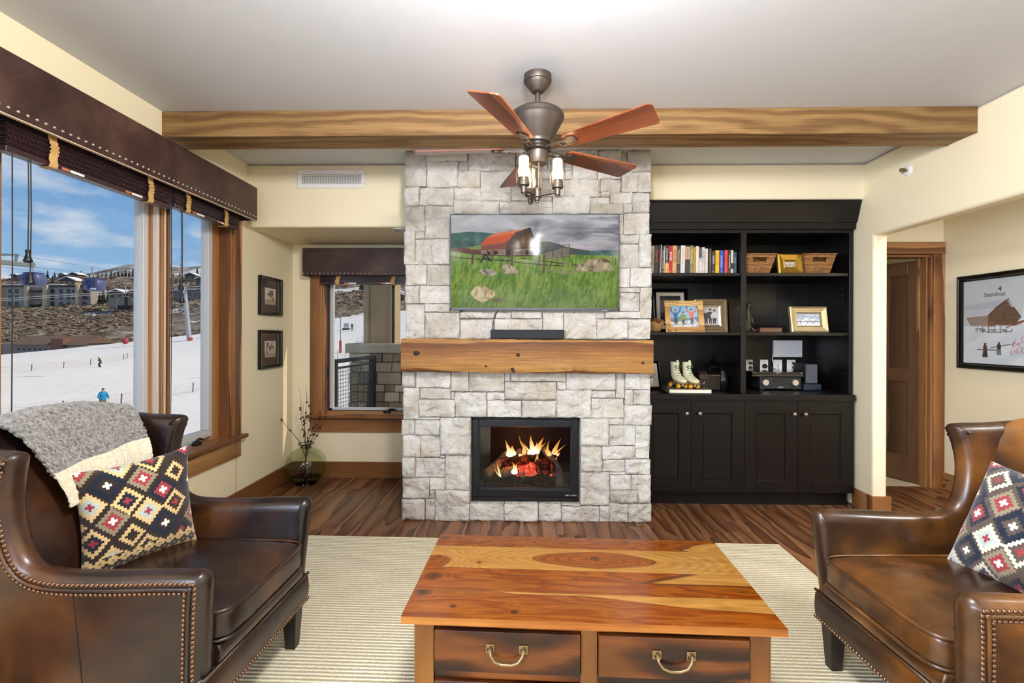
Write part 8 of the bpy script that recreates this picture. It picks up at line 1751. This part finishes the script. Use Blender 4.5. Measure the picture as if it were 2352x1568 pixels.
J = [(0, 0, 0.92), (0, 0, 1.15), (0, 0, 1.42), (0, -0.02, 1.56), (0, -0.03, 1.68), (-0.20, 0, 1.40), (-0.30, -0.05, 1.14), (-0.27, -0.22, 0.98), (0.20, 0, 1.40), (0.30, -0.05, 1.14), (0.27, -0.22, 0.98), (-0.11, 0, 0.84), (-0.13, -0.05, 0.48), (-0.13, 0.0, 0.08), (-0.13, -0.16, 0.06), (0.11, 0, 0.84), (0.13, -0.05, 0.48), (0.13, 0.0, 0.08), (0.13, -0.16, 0.06), (0, -0.05, 1.78)]
EDG = [(0, 1), (1, 2), (2, 3), (3, 4), (4, 19), (2, 5), (5, 6), (6, 7), (2, 8), (8, 9), (9, 10), (0, 11), (11, 12), (12, 13), (13, 14), (0, 15), (15, 16), (16, 17), (17, 18)]
RD = [0.17, 0.18, 0.17, 0.075, 0.115, 0.10, 0.085, 0.07, 0.10, 0.085, 0.07, 0.12, 0.10, 0.09, 0.06, 0.12, 0.10, 0.09, 0.06, 0.09]
BLK = plain('black_gear', '#17181A', 0.5)
def gz(X_, Y_): return float(ground(np.array(X_), np.array(Y_)))
bx_, by_ = -32.4, 37.0
p1 = skin_person('person', 'skier in a bright blue jacket and tan trousers standing on the slope', J, EDG, RD, [(BLK, -9), (plain('tan_trousers', '#8A6E4C', 0.8), 0.14), (plain('blue_jacket', '#1D86B4', 0.7), 0.90), (plain('face', '#C49A80', 0.6), 1.55), (BLK, 1.66)], (bx_, by_, gz(bx_, by_)+0.03), 60)
def skis(parent, single=False):
    if single: m = MB(); m.box(-0.14, 0.14, -0.75, 0.75, -0.02, 0.0); m.build('snowboard', BLK, parent, bevel=0.01)
    else:
        for s in (-1, 1): m = MB(); m.box(s*0.13-0.04, s*0.13+0.04, -0.95, 0.75, -0.02, 0.0); m.build('ski', BLK, parent)
        for s in (-1, 1): m = MB(); m.tube([(s*0.27, -0.24, 1.0), (s*0.40, 0.25, 0.02)], 0.012, 6); m.build('ski_pole', BLK, parent)
skis(p1)
J2 = [(0, 0.10, 0.62), (0, 0.04, 0.86), (0, -0.06, 1.12), (0, -0.12, 1.24), (0, -0.15, 1.36), (-0.19, -0.04, 1.08), (-0.42, -0.08, 0.92), (-0.62, -0.10, 0.84), (0.19, -0.04, 1.08), (0.32, 0.06, 0.86), (0.38, 0.0, 0.70), (-0.10, 0.08, 0.56), (-0.24, -0.12, 0.36), (-0.28, 0.02, 0.06), (-0.28, -0.12, 0.05), (0.10, 0.08, 0.56), (0.24, -0.12, 0.36), (0.28, 0.02, 0.06), (0.28, -0.12, 0.05), (0, -0.18, 1.46)]
gx_, gy2 = -60.0, 68.0
p2 = skin_person('person', 'snowboarder in a green jacket riding across the slope', J2, EDG, RD, [(BLK, -9), (plain('charcoal_trousers', '#2A2C2E', 0.8), 0.1), (plain('green_jacket', '#4E6428', 0.7), 0.60), (plain('face2', '#C49A80', 0.6), 1.25), (plain('olive_helmet', '#7A7A4A', 0.5), 1.36)], (gx_, gy2, gz(gx_, gy2)+0.04), -40); m = MB(); m.box(-0.78, 0.78, -0.14, 0.14, -0.02, 0.0); m.build('snowboard', BLK, p2)
q_ = gnd(464, 58); p3 = skin_person('person', 'skier in pale clothing at the edge of the narrow window', J, EDG, RD, [(BLK, -9), (plain('grey_trousers', '#6A625C', 0.8), 0.14), (plain('pale_jacket', '#A89C94', 0.7), 0.90), (plain('face3', '#C49A80', 0.6), 1.55), (BLK, 1.66)], (q_[0], q_[1], gz(*q_)+0.03), 30); skis(p3)
q_ = gnd(806, 118); p4 = skin_person('person', 'tiny green-clad skier far up the slope in the niche window', J, EDG, RD, [(BLK, -9), (plain('teal_suit', '#3E7A6A', 0.8), 0.1), (plain('face4', '#C49A80', 0.6), 1.55)], (q_[0], q_[1], gz(*q_)+0.03), 0)
q_ = gnd(792, 119); sg_ = thing('slope_sign', 'grey sign board on the far slope in the niche window', 'sign', (q_[0], q_[1], gz(*q_))); z_ = gz(*q_); bx('board', plain('sign_grey', '#B0B4B8', 0.6), q_[0]-0.6, q_[0]+0.6, q_[1], q_[1]+0.06, z_+0.5, z_+1.6, sg_); bx('post', BLK, q_[0]-0.9, q_[0]+0.9, q_[1]-0.1, q_[1]+0.1, z_-0.1, z_+0.4, sg_)
for px_, Y_, lb in ((273, 124, 'small red marker far up the snow slope'), (459, 122, 'dark red snowmobile beside the lift tower')):
    q_ = gnd(px_, Y_); z_ = gz(*q_); r = thing('slope_marker', lb, 'marker', (q_[0], q_[1], z_)); m = MB(); m.ball((q_[0], q_[1], z_+0.6), (0.7, 0.5, 0.8) if px_ < 300 else (1.0, 0.5, 0.5), 10, 8); m.build('body', plain('signal_red', '#C0344A' if px_ < 300 else '#5A2A28', 0.6), r, smooth=180); bx('base', BLK, q_[0]-0.5, q_[0]+0.5, q_[1]-0.3, q_[1]+0.3, z_-0.1, z_+0.15, r)
q_ = gnd(779, 101); z_ = gz(*q_); rp = thing('padded_pole', 'thin pole with a tall red pad on the snow outside the niche window', 'pole', (q_[0], q_[1], z_)); m = MB(); m.tube([(q_[0], q_[1], z_-0.3), (q_[0], q_[1], z_+9.5)], 0.10, 8); m.build('pole', GV, rp); m = MB(); m.lathe([(0.27, 0.0), (0.27, 2.55), (0.15, 2.6)], (q_[0], q_[1], z_), 12); m.build('pad', plain('red_pad2', '#A8453A', 0.8), rp, smooth=40)

# ------------------------------------------------------------------ balcony outside the niche window
struct(bx('floor_balcony', plain('balcony_concrete', '#8E8A84', 0.9), -2.7, 0.6, 4.72, 7.6, -0.25, -0.05))
pr_ = thing('stone_pier', 'grey-brown stone balcony pier with thick capstone outside the niche window', 'pier', (-1.55, 6.2, -0.05)); bx('core', plain('pier_mortar', '#5C5650', 0.95), -2.07, -0.90, 5.89, 6.66, -0.05, 1.11, pr_)
b = MB(); b.box(-2.14, -0.86, 5.83, 6.72, 1.11, 1.225); b.build('capstone', NT('capstone').set(base='#A39988', rough=0.9).m, pr_, bevel=0.012)
PC = [plain('pier_stone_%d' % k, c_, 0.9) for k, c_ in enumerate(('#8A7E6E', '#A4947E', '#96836A', '#756A5C', '#B0A490', '#BCAC94', '#84735F'))]
z_ = -0.05; rr = random.Random(5)
while z_ < 1.10:
    h_ = min(rr.choice((0.06, 0.09, 0.12, 0.15)), 1.11-z_); x_ = -2.10+rr.uniform(-0.01, 0.01)
    if 1.11-z_-h_ < 0.03: h_ = 1.11-z_
    while x_ < -0.90:
        w_ = min(rr.uniform(0.08, 0.30), -0.88-x_); d_ = rr.uniform(0.0, 0.02); bx('stone', rr.choice(PC), x_+0.004, x_+w_-0.004, 5.865-d_, 5.895, z_+0.004, z_+h_-0.004, pr_, bevel=0.006, origin='c'); x_ += w_
    y_ = 5.90
    while y_ < 6.64: w_ = min(rr.uniform(0.12, 0.3), 6.66-y_); bx('stone', rr.choice(PC), -2.095-rr.uniform(0, 0.015), -2.065, y_+0.004, y_+w_-0.004, z_+0.004, z_+h_-0.004, pr_, bevel=0.006, origin='c'); y_ += w_
    z_ += h_
TAU = plain('taupe_column', '#A48E6E', 0.8); cl_ = thing('balcony_column', 'taupe boxed column standing on the stone pier', 'column', (-1.71, 6.2, 1.226)); bx('shaft', TAU, -1.93, -1.60, 5.98, 6.36, 1.226, 3.6, cl_); 
for x0, x1, y0, y1 in ((-1.955, -1.89, 5.955, 5.985), (-1.64, -1.575, 5.955, 5.985), (-1.605, -1.575, 5.955, 6.02)): bx('corner_board', TAU, x0, x1, y0, y1, 1.226, 3.6, cl_, bevel=0.003)
rl_ = thing('mesh_railing', 'dark metal balcony railing with square wire mesh', 'railing', (-1.82, 5.3, -0.05)); A0, A1 = Vector((-1.880, 4.80, 0)), Vector((-1.778, 5.80, 0)); DM = plain('railing_metal', '#2E3034', 0.45, 0.4)
def rb(name, t0, t1, z0, z1, hw):
    p, q = A0.lerp(A1, t0), A0.lerp(A1, t1); m = MB(); m.hexa([(p.x-hw, p.y, z0), (p.x+hw, p.y, z0), (q.x+hw, q.y, z0), (q.x-hw, q.y, z0)], [(p.x-hw, p.y, z1), (p.x+hw, p.y, z1), (q.x+hw, q.y, z1), (q.x-hw, q.y, z1)]); return m.build(name, DM, rl_)
rb('top_rail', 0, 1, 1.045, 1.085, 0.025); rb('mid_rail', 0, 1, 0.985, 1.005, 0.015); rb('bottom_rail', 0, 1, 0.06, 0.085, 0.015); rb('post', 0.93, 1.0, -0.05, 1.085, 0.028); rb('post', 0, 0.05, -0.05, 1.085, 0.028)
for k in range(1, 24): p = A0.lerp(A1, 0.05+0.88*k/24); m = MB(); m.tube([(p.x, p.y, 0.08), (p.x, p.y, 0.99)], 0.0025, 5); m.build('mesh_wire', DM, rl_)
for k in range(1, 23): z_ = 0.08+0.91*k/23; m = MB(); m.tube([(A0.x, A0.y, z_), (A1.x, A1.y, z_)], 0.0025, 5); m.build('mesh_wire', DM, rl_)
